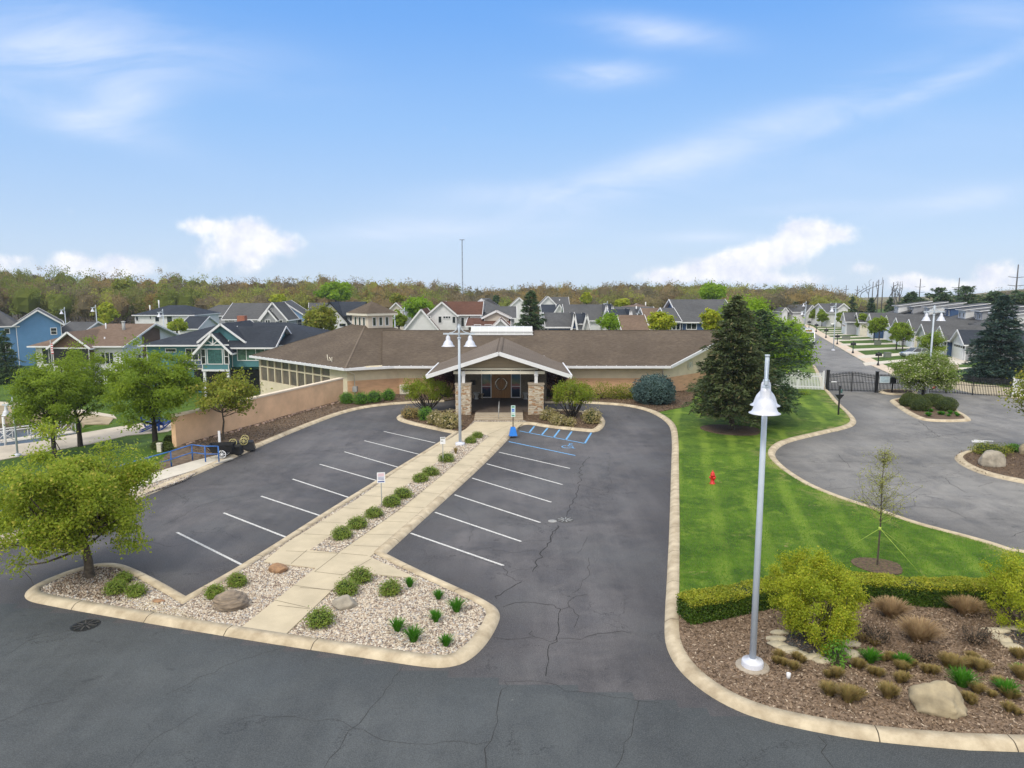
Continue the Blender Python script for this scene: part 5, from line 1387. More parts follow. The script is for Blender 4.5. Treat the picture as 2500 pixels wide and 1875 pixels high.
# hedge-side fence: white pickets
def picket(name, label, A, B_, h=1.75, step=.14, posts=True):
    A, B_ = Vector(A), Vector(B_); t = thing(name, label, 'fence', tuple(A)); d = (B_ - A); L = d.length; d.normalize(); n = Vector((-d.y, d.x, 0))
    mb = MB(); k = int(L / step)
    for i in range(k + 1):
        c = d * (L * i / k); s = .12 * math.sin(math.pi * ((i / k * L / 2.4) % 1)) ; mb.obox(c + Vector((0, 0, (h - .12 - s) / 2 + .05)), d, n, (0, 0, 1), (.04, .012, (h - .12 - s) / 2))
    mb.build('pickets', M['white'], t)
    mb = MB()
    for z in (.3, h - .5): mb.obox(d * L / 2 + n * .03 + Vector((0, 0, z)), d, n, (0, 0, 1), (L / 2, .02, .06))
    mb.build('rails', M['white'], t)
    k = max(1, round(L / 2.4))
    for i in range(k + 1):
        mb = MB(); c = d * L * i / k - n * .0; mb.obox(c + Vector((0, 0, h / 2)), d, n, (0, 0, 1), (.07, .07, h / 2)); mb.lathe([(.1, h), (.1, h + .03), (.001, h + .12)], 4, tuple(c)); mb.build('post', M['white'], t)
    return t
a = G(v4(515, 1080), .05)
picket('picket_fence', 'white picket fence left of the black entrance gates', (22.6, 74.8, .05), (a[0], a[1], .05), 1.9)
a = G(v4(2110, 1140), 0); picket('picket_fence', 'white picket fence with a capped post at the right edge', (a[0], a[1], 0), (a[0] + 6, a[1] - 1.2, 0), 1.9)
# black gates and fence
def ironf(name, label, A, B_, h, arch=0, cat='fence', step=.13, dip=False, ends=True):
    A, B_ = Vector(A), Vector(B_); t = thing(name, label, cat, tuple(A)); d = B_ - A; L = d.length; d.normalize(); n = Vector((-d.y, d.x, 0)); mb = MB(); k = int(L / step)
    def top(u): return h + (arch * math.sin(u * math.pi / 2) ** 2 if arch else 0)
    for i in range(k + 1):
        u = i / k; uu = 1 - u if dip else u; c = d * L * u; mb.obox(c + Vector((0, 0, top(uu) / 2 + .05)), d, n, (0, 0, 1), (.024, .024, top(uu) / 2))
    mb.build('bars', M['black'], t); mb = MB()
    for z in (.12, .95): mb.obox(d * L / 2 + Vector((0, 0, z)), d, n, (0, 0, 1), (L / 2, .02, .022))
    for o_ in (.12, .32):
        P = [d * L * u + Vector((0, 0, top(1 - u if dip else u) - o_)) for u in np.linspace(0, 1, 12)]
        for p, q in zip(P, P[1:]): mb.bar(p, q, .05, .05)
    mb.build('rails', M['black'], t)
    if ends:
        for p in (Vector((0, 0, 0)), d * L): mb = MB(); mb.obox(p + Vector((0, 0, h / 2 + .05)), d, n, (0, 0, 1), (.05, .05, h / 2 + .05)); mb.build('post', M['black'], t)
    return t
gL, gM, gR = (*G(v4(560, 1086), 0), 0), (*G(v4(755, 1091), 0), 0), (*G(v4(955, 1098), 0), 0)
g1 = ironf('gate_leaf', 'left leaf of the black iron vehicle gates across the street', gL, gM, 1.75, .25, 'gate')
g2 = ironf('gate_leaf', 'right leaf of the black iron vehicle gates, beside the white notice', gM, gR, 1.75, .25, 'gate', dip=True)
for g_, x0_ in ((g1, .2), (g2, 1.2)): mb = MB(); mb.tube([(x0_, -.12, .95), (x0_ + 1.1, -.12, .93)], .05, 8); mb.build('gate_opener', M['signw'], g_)
for nm, q in (('left', v4(551, 1085)), ('right', v4(963, 1101))):
    c = G(q, 0); t = thing('gate_post', 'thick black post on the %s side of the vehicle gates' % nm, 'gate post', (*c, 0), 0, 'gate posts'); mb = MB(); mb.box(-.12, .12, -.12, .12, 0, 2.1); mb.box(-.14, .14, -.14, .14, 2.1, 2.15); mb.build('post', M['black'], t)
f1 = (*G(v4(965, 1100), 0), 0); f2 = (*G(v4(1555, 1106), 0), 0); f3 = (*G(v4(1775, 1122), 0), 0); f4 = (*G(v4(2100, 1140), 0), 0)
ironf('iron_fence', 'black iron fence between the gates and the lamp island tree', f1, f2, 1.8, 0)
ironf('gate_leaf', 'single black iron gate right of the crabapple tree', f2, f3, 1.8, .1, 'gate')
ironf('iron_fence', 'black iron fence in front of the large spruce at right', f3, f4, 1.75, 0)
t = thing('gate_notice', 'pale notice board hung on the black fence right of the gates', 'notice', (*G(v4(1025, 1101), 0), 0)); t.location[1] -= .1
mb = MB(); mb.box(-.5, .5, -.03, 0, 1.0, 1.65); p = mb.build('board', mat('notice_board', (.60, .72, .80), .5), t)
mb = MB()
for z in (1.52, 1.38, 1.24, 1.12): mb.box(-.4, .4, -.036, -.032, z, z + .05)
mb.build('lettering', mat('notice_print', (.35, .5, .62), .5), p)
# keypad / mail posts
def mailbox(label, loc, s=1.0, kind=0):
    t = thing('mailbox', label, 'mailbox', loc, rnd.uniform(-.2, .2), 'black mailboxes along the street')
    mb = MB(); mb.lathe([(.16, 0), (.14, .12), (.07, .3), (.055, .4), (.055, 1.25)], 8); mb.build('post', M['black'], t)
    mb = MB(); mb.box(-.30, .30, -.14, .14, 1.02, 1.1); mb.tube([(-.28, 0, 1.22), (.28, 0, 1.22)], .15, 10); mb.box(-.28, .28, -.15, .15, 1.1, 1.22); mb.build('box', M['black'], t)
    mb = MB(); mb.lathe([(.05, 1.36), (.07, 1.42), (.03, 1.5), (.001, 1.56)], 8); mb.build('finial', M['black'], t)
    t.scale = (s, s, s); return t
for i, (q, l) in enumerate([((980, 873), 'nearest the gates'), ((767, 770), 'second from the gates'), ((635, 695), 'third from the gates'), ((540, 640), 'fourth from the gates'), ((458, 590), 'fifth from the gates'), ((397, 560), 'sixth from the gates')]):
    mailbox('black mailbox on the pavement edge of the townhouse street, ' + l, (*G(v4(*q), 0), .03), 1.25 if i < 3 else 1.35)
c = G(v4(645, 1287), .1); t = thing('entry_keypad', 'black pole with a wedge-shaped panel and small reader at the lawn corner by the gates', 'keypad post', (*c, .1))
mb = MB(); mb.box(-.05, .05, -.05, .05, 0, 2.4); mb.build('pole', M['black'], t)
mb = MB(); mb.add([(-.36, -.08, 1.68), (.36, -.08, 1.68), (.36, .08, 1.68), (-.36, .08, 1.68), (-.04, -.06, 1.25), (.04, -.06, 1.25), (.04, .06, 1.25), (-.04, .06, 1.25)], [(3, 2, 1, 0), (4, 5, 6, 7), (0, 1, 5, 4), (1, 2, 6, 5), (2, 3, 7, 6), (3, 0, 4, 7)]); mb.build('panel', M['black'], t)
mb = MB(); mb.box(.05, .2, -.05, .05, 1.8, 2.1); mb.build('reader', mat('reader_teal', (.06, .13, .13), .4), t)
c = G(v4(1098, 1100), .1); t = thing('intercom', 'black intercom box on a post in the small gate island', 'intercom', (*c, .1)); mb = MB(); mb.box(-.05, .05, -.05, .05, 0, .9); mb.build('post', M['black'], t); mb = MB(); mb.box(-.24, .24, -.12, .12, .9, 1.55); mb.build('box', M['black'], t)
c = G(v4(1628, 1015), .0); t = thing('exit_keypad', 'dark keypad post with a pale hood beyond the fence, left of the big spruce', 'keypad post', (*c, 0)); mb = MB(); mb.box(-.1, .1, -.1, .1, 0, 1.1); mb.box(-.3, .3, -.1, .1, 1.1, 1.3); mb.build('post', M['black'], t); mb = MB(); mb.lathe([(.20, 1.35), (.24, 1.95), (.001, 2.0)], 10); mb.build('hood', M['cap'], t)
t = thing('stop_sign', 'small red sign tied on the black fence below the crabapple tree', 'sign', (*G(v4(1445, 1108), 0), 0)); mb = MB(); mb.tube([(0, -.06, .62), (0, -.09, .62)], .17, 8); mb.build('face', mat('sign_red', (.6, .06, .09), .5), t)
# utility boxes on the front lawns
for q, dx, l in [((710, 655), .7, 'grey utility box on the third lawn of the townhouse street'), ((976, 700), .5, 'pale utility pedestal on the lawn below the street trees'), ((1058, 803), .45, 'small green utility box on the nearest lawn of the street'), ((708, 600), .6, 'grey utility box farther up the townhouse street')]:
    c = G(v4(*q), 0); t = thing('utility_box', l, 'utility box', (*c, 0), 0, 'utility boxes on the lawns'); mb = MB(); mb.box(-dx, dx, -.3, .3, 0, .75); mb.box(-dx - .04, dx + .04, -.34, .34, .7, .78); mb.build('housing', mat('utility_green', (.17, .19, .16), .6), t)

# bottom-right litter cup
c = G(v7(798, 1015), .12); t = thing('paper_cup', 'small white cup lying in the mulch right of the near lamp post', 'cup', (*c, .13)); mb = MB(); mb.lathe([(.001, 0), (.045, 0), (.06, .16), (.052, .16), (.04, .02), (.001, .02)], 12); mb.build('cup', M['white'], t)
# ================================================================== PLANTS
LF = dict(
    lime=leafmat('leaf_lime', (.15, .23, .016), (.38, .45, .05), (.52, .46, .09), .33, .9), green=leafmat('leaf_green', (.11, .18, .014), (.27, .36, .03), None, .3, .5),
    olive=leafmat('leaf_olive', (.13, .17, .02), (.28, .31, .04), (.36, .29, .06), .25, .6), bright=leafmat('leaf_bright', (.095, .20, .010), (.29, .43, .025), None, .3, .4),
    gold=leafmat('leaf_gold', (.20, .27, .016), (.42, .46, .03), (.54, .48, .05), .25, .7), spruce=leafmat('needle_dark', (.032, .068, .028), (.075, .130, .050), (.12, .14, .05), .08, .5),
    spruceb=leafmat('needle_blue', (.03, .065, .065), (.10, .165, .155), None, .08, .8), sprucebr=leafmat('needle_brownish', (.040, .066, .026), (.098, .125, .044), (.15, .12, .055), .08, .5),
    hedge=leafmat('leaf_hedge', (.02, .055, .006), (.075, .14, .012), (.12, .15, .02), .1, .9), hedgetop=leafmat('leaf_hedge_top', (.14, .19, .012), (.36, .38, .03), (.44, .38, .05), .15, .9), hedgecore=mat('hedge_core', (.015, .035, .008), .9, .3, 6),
    box=leafmat('leaf_box', (.05, .15, .012), (.16, .34, .035), None, .2, 1), yew=leafmat('leaf_yew', (.035, .060, .012), (.10, .125, .025), None, .1, 1), spirea=leafmat('leaf_spirea', (.09, .15, .02), (.27, .36, .06), (.20, .13, .06), .2, 2),
    lily=leafmat('leaf_daylily', (.03, .13, .008), (.10, .30, .02), None, .25, 3), tan=leafmat('blade_tan', (.28, .19, .10), (.50, .37, .21), (.20, .11, .07), .2, 3), brown=leafmat('blade_olivebrown', (.20, .145, .055), (.42, .32, .13), (.19, .22, .05), .2, 3),
    red=leafmat('leaf_maroon', (.02, .006, .008), (.055, .014, .016), None, .15, 1), bush=leafmat('leaf_burning_bush', (.12, .19, .012), (.28, .34, .03), (.20, .13, .04), .25, 1), blossom=leafmat('blossom_cream', (.42, .40, .25), (.66, .62, .45), (.6, .38, .3), .2, 2),
    rhodo=leafmat('rhodo_mix', (.12, .13, .035), (.46, .38, .17), (.72, .62, .48), .2, 1.5), crab=leafmat('leaf_crabapple', (.09, .16, .02), (.26, .33, .06), (.62, .60, .48), .25, .7), twig=leafmat('twig_bud', (.22, .22, .06), (.38, .40, .10), None, .2, 1), bare=leafmat('bare_twig', (.10, .065, .045), (.20, .14, .09), None, .1, 1),
    foret=leafmat('forest_haze', (.1, .1, .05), (.2, .18, .1), None, .1, 1),
)
DEC = 1.0
# large maple on the left tip of the island
c = G(F(194, 1246), .1)
tree('maple_tree', 'large lime-green leafed tree at the left tip of the front island', 'tree', (*c, .1), (2.3, 2.3, 2.1), 2.85, LF['lime'], 62000, 210, .06, .15, 11, .23, .34, 1.15, shell=.4, bottom=-.85, twigs=80, lean=(-.35, .0), up=.5)
# three locust-like trees on the marina slope
for i, (q, tp, l, r, nm, tr_, m_) in enumerate([((555, 900), (580, 820), -3.6, 3.5, 'left tree of the three on the grassy slope by the marina', .17, 'green'), ((815, 785), (700, 800), -4.2, 3.9, 'middle tree on the grassy slope, with a forked trunk', .18, 'green'), ((1575, 770), (1300, 800), -3.5, 3.7, 'right tree on the grassy slope, beside the retaining wall', .17, 'green')]):
    g3 = G3(v9(*q)); Y_ = g3[1]
    topz = [DD(F(95, 770), Y_)[1], DD(F(182, 748), Y_)[1], DD(F(340, 756), Y_)[1]][i]; H_ = topz - g3[2]
    tree('locust_tree', nm, 'tree', g3, ((2.6, 3.5, 3.35)[i], (2.6, 3.4, 3.3)[i], H_ * .36), H_ * .62, LF[m_], 27000, 150, .092, tr_, 21 + i, .30, .34, H_ * .22, bark='barkd', shell=.3, bottom=-.9, twigs=20, flat=.8)
c = G(v1(1885, 1500), .1); topz = DD(v1(1980, 940), c[1])[1]
tree('crabapple_tree', 'small wispy olive-leafed tree in the bare soil beside the retaining wall', 'tree', (*c, .1), (2.35, 1.9, 1.35), topz - 1.55, LF['olive'], 6500, 70, .10, .07, 31, .30, .35, 1.3, shell=.25, twigs=50, lean=(.5, 0), bottom=-.9)
c = G(v1(60, 1000), -2.3)
conifer('spruce_tree', 'dark green conifer at the left edge in front of the blue house', (c[0], c[1], -2.6), 7.2, 2.9, LF['spruce'], 41, 7000, .2)
# vase-shaped burning bushes by the porch piers, rhododendrons, maroon maples
def vase(label, loc, rx, rz_, cz, seed, m='bush', n=9000, nm='vase_shrub'):
    rg = np.random.default_rng(seed); t = thing(nm, label, 'shrub', loc)
    C = crown_clumps(rg, 90, (rx, rx * .9, rz_), np.array([0, 0, cz]), .12, -.55, .5); per = rg.multinomial(n, rg.dirichlet(np.full(90, 6.)))
    pos = np.repeat(C, per, 0) + rg.normal(size=(n, 3)) * .17; V, Fq = leaves(pos, .065, rg, .4, unit(pos - np.array([0, 0, cz]))); npmesh('crown', V, Fq, LF[m], t)
    mb = MB()
    for i in range(0, 90, 3): a = math.atan2(C[i][1], C[i][0]); limb(mb, (math.cos(a) * .12, math.sin(a) * .12, 0), C[i], .045, .012, rg, 5, 5, .1)
    mb.build('stems', M['barkd'], t); return t
c = G(v2(1675, 1255), .12); vase('yellow-green vase-shaped bush left of the left stone pier', (*c, .12), 2.0, .95, 1.75, 51)
c = G(v3(820, 1310), .12); vase('yellow-green vase-shaped bush right of the right stone pier', (*c, .12), 1.95, 1.05, 1.85, 52)
for (f, q), rx, nm, sd in [((v2, (1820, 1150)), 1.75, 'dark maroon maple in the shade left of the porch', 61), ((v3, (635, 1150)), 1.6, 'dark maroon maple in the shade right of the porch', 62)]:
    c = G(f(*q), .1); vase(nm, (c[0], 67.2, .1), rx, 1.0, 1.75, sd, 'red', 8000, 'maroon_maple')
def SH(name, label, f, q, rx, rz_, m, n=2200, ls=.05, seed=1, z=.12, cat='shrub', **kw):
    c = G(f(*q), z); return shrub(name, label, (*c, z), (rx, rx * kw.pop('ry', 1), rz_), LF[m], n, ls, seed, cat=cat, coremat=LF['hedgecore'], **kw)
SH('rhododendron', 'cream-flowering rhododendron right in front of the left stone pier', v2, (1850, 1395), .85, .62, 'rhodo', 3000, .075, 71, fuzz=.12)
SH('rhododendron', 'cream-flowering rhododendron left of the larger one by the lamp post', v2, (1745, 1365), .62, .5, 'rhodo', 1700, .075, 72, fuzz=.12)
SH('boxwood', 'small green bush in the bed left of the rhododendrons', v2, (1660, 1330), .55, .55, 'box', 2000, .05, 73)
SH('shrub', 'brownish low shrub at the left tip of the porch bed', v2, (1535, 1310), .75, .45, 'brown', 2000, .06, 74, fuzz=.1)
SH('rhododendron', 'pale flowering shrub just right of the right stone pier', v3, (620, 1330), .5, .45, 'rhodo', 2200, .07, 75, fuzz=.12)
SH('rhododendron', 'green flowering shrub in front of the vase bush', v3, (700, 1370), .5, .38, 'rhodo', 1800, .07, 76, fuzz=.12)
SH('rhododendron', 'smallest pale flowering shrub in the right porch bed', v3, (800, 1380), .34, .28, 'rhodo', 900, .07, 77, fuzz=.12)
SH('rhododendron', 'flowering shrub at the right tip of the porch bed', v3, (985, 1360), .62, .62, 'rhodo', 2000, .07, 78, fuzz=.12)
for i, q in enumerate([(992, 1190), (1115, 1195), (1225, 1178), (1345, 1162)]):
    SH('boxwood', '%s round green boxwood from the downpipe along the left clubhouse wall' % ['first', 'second', 'third', 'fourth'][i], v2, q, .62 + .06 * (i % 3), .58, 'box', 2400, .05, 80 + i, group='boxwoods along the left clubhouse wall')
for i, (q, r) in enumerate([((915, 1155), .55), ((1065, 1148), .95), ((1195, 1150), .75), ((1278, 1150), .85), ((1350, 1152), .6)]):
    SH('bare_shrub', '%s sparse brown-green shrub along the right clubhouse wall, counted from the porch' % ['first', 'second', 'third', 'fourth', 'fifth'][i], v3, q, r, r * .95, 'olive' if i else 'brown', 1500, .06, 86 + i, group='shrubs along the right clubhouse wall', core=False, stems=9, fuzz=.12)
# globe blue spruce
c = G(v3(1535, 1205), .12); shrub('blue_spruce', 'low broad globe-shaped blue spruce by the right clubhouse wall', (c[0], c[1] + 1.2, .1), (1.95, 1.8, 1.35), LF['spruceb'], 15000, .085, 91, .14, cz=1.1, fuzz=.11, up=.3, coremat=LF['hedgecore'])
# big spruce with its neighbours
conifer('spruce_tree', 'big dark spruce on the lawn right of the clubhouse', (16.1, 51.2, .1), 9.7, 3.75, LF['sprucebr'], 92, 34000, 1.35, .22, lambda u: (min(1, (u + .12) / .3) ** .5) * (1 - u) ** .72, .16, .16, ragged=.35, dens=1.9)
conifer('spruce_tree', 'second dark green conifer close behind the big spruce, nearer the fence', (19.0, 54.5, .1), 8.6, 4.3, LF['spruce'], 93, 22000, 1.2, .2, lambda u: (min(1, (u + .1) / .3) ** .5) * (1 - u) ** .65, .12, .16, ragged=.6, dens=1.6)
tree('maple_tree', 'bright green tree behind the big spruce, larger and nearer the street', 'tree', (27.4, 75.0, .1), (3.8, 3.6, 3.5), 3.9, LF['bright'], 20000, 150, .16, .2, 94, .5, .3, 2, shell=.4)
tree('maple_tree', 'bright green rounded tree behind the top of the big spruce', 'tree', (28.8, 87.0, 0), (3.5, 3.4, 3.4), 5.9, LF['bright'], 14000, 110, .17, .2, 95, .5, .3, 2, shell=.4)
# guyed young tree on the lawn
c = G(v8(1221, 1550), .1); topz = DD(v8(1210, 750), c[1])[1]
t = thing('young_tree', 'thin young tree held by guy strings on the front lawn', 'tree', (*c, .1)); rg = np.random.default_rng(101); mb = MB(); h = topz - .1
mb.tube([(0, 0, -.05), (.01, 0, h * .35), (-.03, .02, h * .7), (-.02, 0, h)], [.035, .026, .016, .005], 7, cap=False); tips = []
for i in range(64):
    z = h * (.36 + .58 * rg.random() ** 1.3); a = rg.uniform(0, 6.28); L = (1.05 * (1 - (z / h - .36) / .66) + .12) * rg.uniform(.5, 1.1); e = np.array([math.cos(a) * L, math.sin(a) * L, z + L * rg.uniform(.5, 1.3)])
    P = limb(mb, (0, 0, z), e, .007, .003, rg, 5, 4, .1)
    for k_ in range(4): p = P[rg.integers(1, 5)]; q = p + rg.normal(size=3) * .2; limb(mb, p, q, .0035, .002, rg, 3, 3, .1); tips += [q, p]
mb.build('trunk', M['bark'], t); tips = np.array(tips); pos = np.repeat(tips, 6, 0) + rg.normal(size=(len(tips) * 6, 3)) * .06; V, Fq = leaves(pos, .03, rg); npmesh('crown', V, Fq, LF['twig'], t)
mb = MB(); kn = Vector((0, 0, DD(v8(1215, 1300), c[1])[1] - .1))
for q in (v8(1000, 1445), v8(1450, 1460), v8(1510, 1604)):
    e = G(q, .1); e = Vector((e[0] - c[0], e[1] - c[1], 0)); mb.tube([kn, e], .009, 4)
mb.tube([kn - Vector((0, 0, .06)), kn + Vector((0, 0, .06))], .05, 8)
mb.build('guy_strings', mat('guy_string', (.45, .60, .10), .6), t)
# hedge
hp = [G(v7(*q), .12) for q in [(228, 690), (340, 672), (450, 650), (600, 612), (780, 578), (900, 560), (1050, 545), (1240, 552), (1500, 575), (1750, 590), (2010, 592), (2250, 580), (2500, 560)]]
hp = clean(chaikin(hp, 2, False), False)
hc = offset(hp, .42, False); hh = .72; t = thing('hedge', 'long clipped yellow-topped hedge curving between the lawn and the mulch bed', 'hedge', (*hc[0], .1))
rg = np.random.default_rng(111); seg = np.array(hc); L = np.hypot(*np.diff(seg, axis=0).T); cum = np.concatenate([[0], np.cumsum(L)])
def hpos(s):
    i = np.clip(np.searchsorted(cum, s) - 1, 0, len(L) - 1); u = ((s - cum[i]) / L[i])[:, None]; p = seg[i] * (1 - u) + seg[i + 1] * u; d = (seg[i + 1] - seg[i]) / L[i][:, None]; return p, np.stack([-d[:, 1], d[:, 0]], 1)
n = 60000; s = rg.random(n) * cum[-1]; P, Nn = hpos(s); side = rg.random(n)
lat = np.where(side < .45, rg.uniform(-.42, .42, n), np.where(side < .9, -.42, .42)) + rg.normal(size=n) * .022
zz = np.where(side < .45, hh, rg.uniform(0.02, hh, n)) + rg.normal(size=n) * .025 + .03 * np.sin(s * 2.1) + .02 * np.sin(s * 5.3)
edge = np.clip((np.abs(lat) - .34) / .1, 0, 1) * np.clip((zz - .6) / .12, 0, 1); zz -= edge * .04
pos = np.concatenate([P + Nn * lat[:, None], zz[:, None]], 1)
m_ = 4500; endp = np.stack([np.full(m_, hc[0][0]), np.full(m_, hc[0][1]), rg.uniform(0, hh, m_)], 1); d0 = np.array(hc[1]) - np.array(hc[0]); d0 /= np.hypot(*d0); endp[:, :2] += np.outer(rg.uniform(-.42, .42, m_), [-d0[1], d0[0]]) - np.outer(rg.normal(size=m_) * .05 + .02, d0)
pos = np.concatenate([pos, endp]) - np.array([hc[0][0], hc[0][1], 0]); 
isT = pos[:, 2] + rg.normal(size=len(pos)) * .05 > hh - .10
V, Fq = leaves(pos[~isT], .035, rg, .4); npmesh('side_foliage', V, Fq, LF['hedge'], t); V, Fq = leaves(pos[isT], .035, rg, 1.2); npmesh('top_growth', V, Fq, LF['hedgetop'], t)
mb = MB(); o_ = hc[0]
A_, B_ = offset(hc, .36, False), offset(hc, -.36, False)
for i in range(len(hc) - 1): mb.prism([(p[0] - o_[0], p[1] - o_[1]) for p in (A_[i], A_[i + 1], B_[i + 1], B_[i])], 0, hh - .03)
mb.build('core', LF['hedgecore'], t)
# golden shrubs
def gold(label, c, rx, rz_, cz, seed, n=42000):
    rg = np.random.default_rng(seed); t = thing('golden_shrub', label, 'shrub', c)
    C = crown_clumps(rg, 150, (rx, rx * .95, rz_), np.array([0, 0, cz]), .22, -.9, .6); per = rg.multinomial(n, rg.dirichlet(np.full(150, 5.)))
    pos = np.repeat(C, per, 0) + rg.normal(size=(n, 3)) * .10; pos = pos[pos[:, 2] > .03]; V, Fq = leaves(pos, .032, rg, .4, unit(pos - np.array([0, 0, cz]))); npmesh('foliage', V, Fq, LF['gold'], t)
    mb = MB()
    for i in range(0, 150, 6): a = math.atan2(C[i][1], C[i][0]); limb(mb, (math.cos(a) * .08, math.sin(a) * .08, 0), C[i], .03, .008, rg, 4, 4, .08)
    mb.build('stems', M['bark'], t)
c = G(v7(945, 790), .12); gold('big rounded golden-green shrub behind the near lamp post', (*c, .12), 1.38, 1.32, 1.38, 121)
c = G(v7(2260, 720), .12); gold('golden-green shrub at the right edge of the hedge bed', (*c, .12), 1.5, 1.15, 1.2, 122, 24000)
# deciduous tree at the far right edge
c = (31.8, 42.0); tree('shade_tree', 'olive-green tree crown at the right edge above the boulder island', 'tree', (33.4, 42.4, .1), (2.6, 2.6, 2.1), 3.9, LF['olive'], 17000, 120, .09, .13, 131, .36, .25, 1.6, shell=.35)
# crabapple in the lamp island and clipped yews
c = G(v4(1358, 1140), .1); tree('crabapple_tree', 'wide crabapple tree with cream blossom in front of the black fence', 'tree', (*c, .1), (2.9, 2.7, 1.95), 2.45, LF['crab'], 24000, 150, .085, .16, 132, .28, .13, .7, bark='barkd', shell=.35, bottom=-.75)
for i, (q, rx, rz_) in enumerate([((1335, 1250), 1.15, .85), ((1552, 1250), 1.2, .85), ((1225, 1215), .85, .75), ((1300, 1215), .9, .8), ((1460, 1215), 1.05, .8), ((1240, 1180), .8, .65), ((1420, 1190), .95, .65)]):
    SH('clipped_yew', ['large clipped round yew, front left of the group below the lamp post', 'large clipped round yew, front right of the group below the lamp post', 'clipped yew at the left end of the group', 'clipped yew behind the front left one', 'clipped yew between the two large ones and behind', 'smaller clipped yew at the back left', 'smaller clipped yew right behind the lamp post foot'][i], v4, q, rx * .8, rz_ * .78, 'yew', 9000, .035, 140 + i, z=.1, lump=.04, fuzz=.015, group='clipped yews in the lamp island', ry=.85)
# big spruces beyond the fence, right
c = G(v4(1985, 1010), 0); conifer('spruce_tree', 'large dark blue-green spruce behind the fence at right', (*c, 0), 9.6, 3.8, leafmat('needle_bluegreen', (.022, .052, .046), (.06, .105, .085), (.08, .10, .05), .08, .5), 151, 26000, .3, .2, lambda u: (1 - u) ** .68, .18, .2, dens=1.7, ragged=.15)
# distinct trees between the houses
def FT(label, f, q, w_, h_, m, Y, seed, nm='leafy_tree', n=4500, ls=.26, base=None, gz=None, shell=.35):
    """crown centre at a photo position, at distance Y"""
    x, z = DD(f(*q), Y); k = Y / FS; s_ = {v1: 3.456, v2: 3.456, v3: 3.456, v4: 3.456, F: .8848}[f]
    rx, rz_ = w_ / s_ * k / 2, h_ / s_ * k / 2; g0 = (T(x, Y) if x < 22 else 0) if gz is None else gz
    return tree(nm, label, 'tree', (x, Y, g0), (rx, rx, rz_), z - g0, LF[m], n, 60, ls * Y / 120, .14 * Y / 100, seed, rx * .16, .25, shell=shell, bark='barkd')
FT('bright green round tree at the foot of the wooded hill above the black-roofed house', v2, (895, 255), 240, 170, 'bright', 190, 201, n=7000)
FT('orange-olive round tree rising behind the left part of the clubhouse roof', v2, (760, 490), 250, 220, 'olive', 105, 202, n=8000)
FT('bright green tree immediately right of the cupola', v2, (1590, 390), 230, 150, 'bright', 150, 203, n=6000); FT('darker green tree low behind the lamp post right of the cupola', v2, (1430, 490), 110, 150, 'green', 112, 204)
FT('small orange-leafed tree over the tan gable', v2, (1412, 310), 100, 70, 'olive', 170, 205); FT('yellow tree at the wood edge behind the light blue gable', v2, (420, 320), 110, 90, 'gold', 185, 206)
x, z = DD(v3(470, 240), 98); xw = 335 / 3.456 * 98 / FS / 2
conifer('spruce_tree', 'tall dark conifer standing behind the skylight', (x, 98, T(x, 98)), z - T(x, 98), xw * 1.15, LF['spruce'], 207, 12000, .8, .2, lambda u: (1 - u) ** .6, .2, .22, ragged=.3)
FT('small fresh green tree with showing branches before the white gable', v3, (1125, 510), 190, 170, 'bright', 96, 208, n=1800, ls=.2); FT('yellow-green round tree in front of the taupe roof', v3, (1575, 510), 190, 150, 'gold', 92, 209)
FT('yellow-green tree between the blue house and the big spruce', v3, (1990, 490), 160, 200, 'gold', 88, 210, n=5000); FT('pale yellow-green tree at the wood edge, middle', v3, (940, 310), 75, 80, 'gold', 190, 211); FT('small yellow tree at the wood edge, right of middle', v3, (1240, 345), 110, 60, 'gold', 185, 212)
FT('bright green dome-shaped tree above the grey roof of the blue house', v3, (2005, 255), 210, 140, 'bright', 170, 213, n=6000); FT('small dark conifer among the far roofs', v3, (175, 320), 40, 70, 'spruce', 200, 214, n=1500)
FT('yellow shrub-like tree at the wood edge behind the white house with blue roof', v1, (905, 440), 130, 180, 'gold', 165, 215, n=5000); FT('lime green small tree right of the white house with blue roof', v1, (1490, 540), 140, 90, 'lime', 118, 216); FT('fresh green tree low in the wood at left', v1, (400, 265), 200, 130, 'bright', 235, 217); FT('bare tall pale tree in the wood, left', v1, (1040, 220), 150, 200, 'olive', 225, 218, n=3000, shell=.2)
# street trees
for i, (q, w_, h_, m) in enumerate([((1190, 600), 150, 190, 'green'), ((1120, 590), 110, 150, 'green'), ((1020, 535), 105, 150, 'green'), ((955, 545), 110, 140, 'green'), ((848, 500), 100, 140, 'green'), ((715, 485), 90, 120, 'olive'), ((660, 470), 80, 110, 'green'), ((592, 450), 60, 110, 'olive'), ((505, 455), 75, 110, 'green'), ((440, 440), 75, 105, 'green'), ((520, 425), 50, 80, 'green'), ((230, 425), 50, 90, 'olive')]):
    base = [(1185, 755), (1133, 738), (985, 690), (945, 665), (850, 620), (712, 580), (672, 560), (620, 540), (505, 545), (440, 530), (520, 530), (230, 500)][i]
    c = G(v4(*base), 0); Y = c[1]; x, z = DD(v4(*q), Y); k = Y / FS / 3.456
    tree('street_tree', '%s small round tree on the townhouse lawns, counted from the gates' % ['first', 'second', 'third', 'fourth', 'fifth', 'sixth', 'seventh', 'eighth', 'ninth', 'tenth', 'eleventh', 'farthest'][i], 'tree', (*c, 0), (w_ * k * .5, w_ * k * .5, h_ * k * .5), z, LF[m], 5000 if i < 6 else 2500, 60, .13 + .02 * i, .09, 220 + i, w_ * k * .08, .15, group='small trees along the townhouse street', bark='barkd')
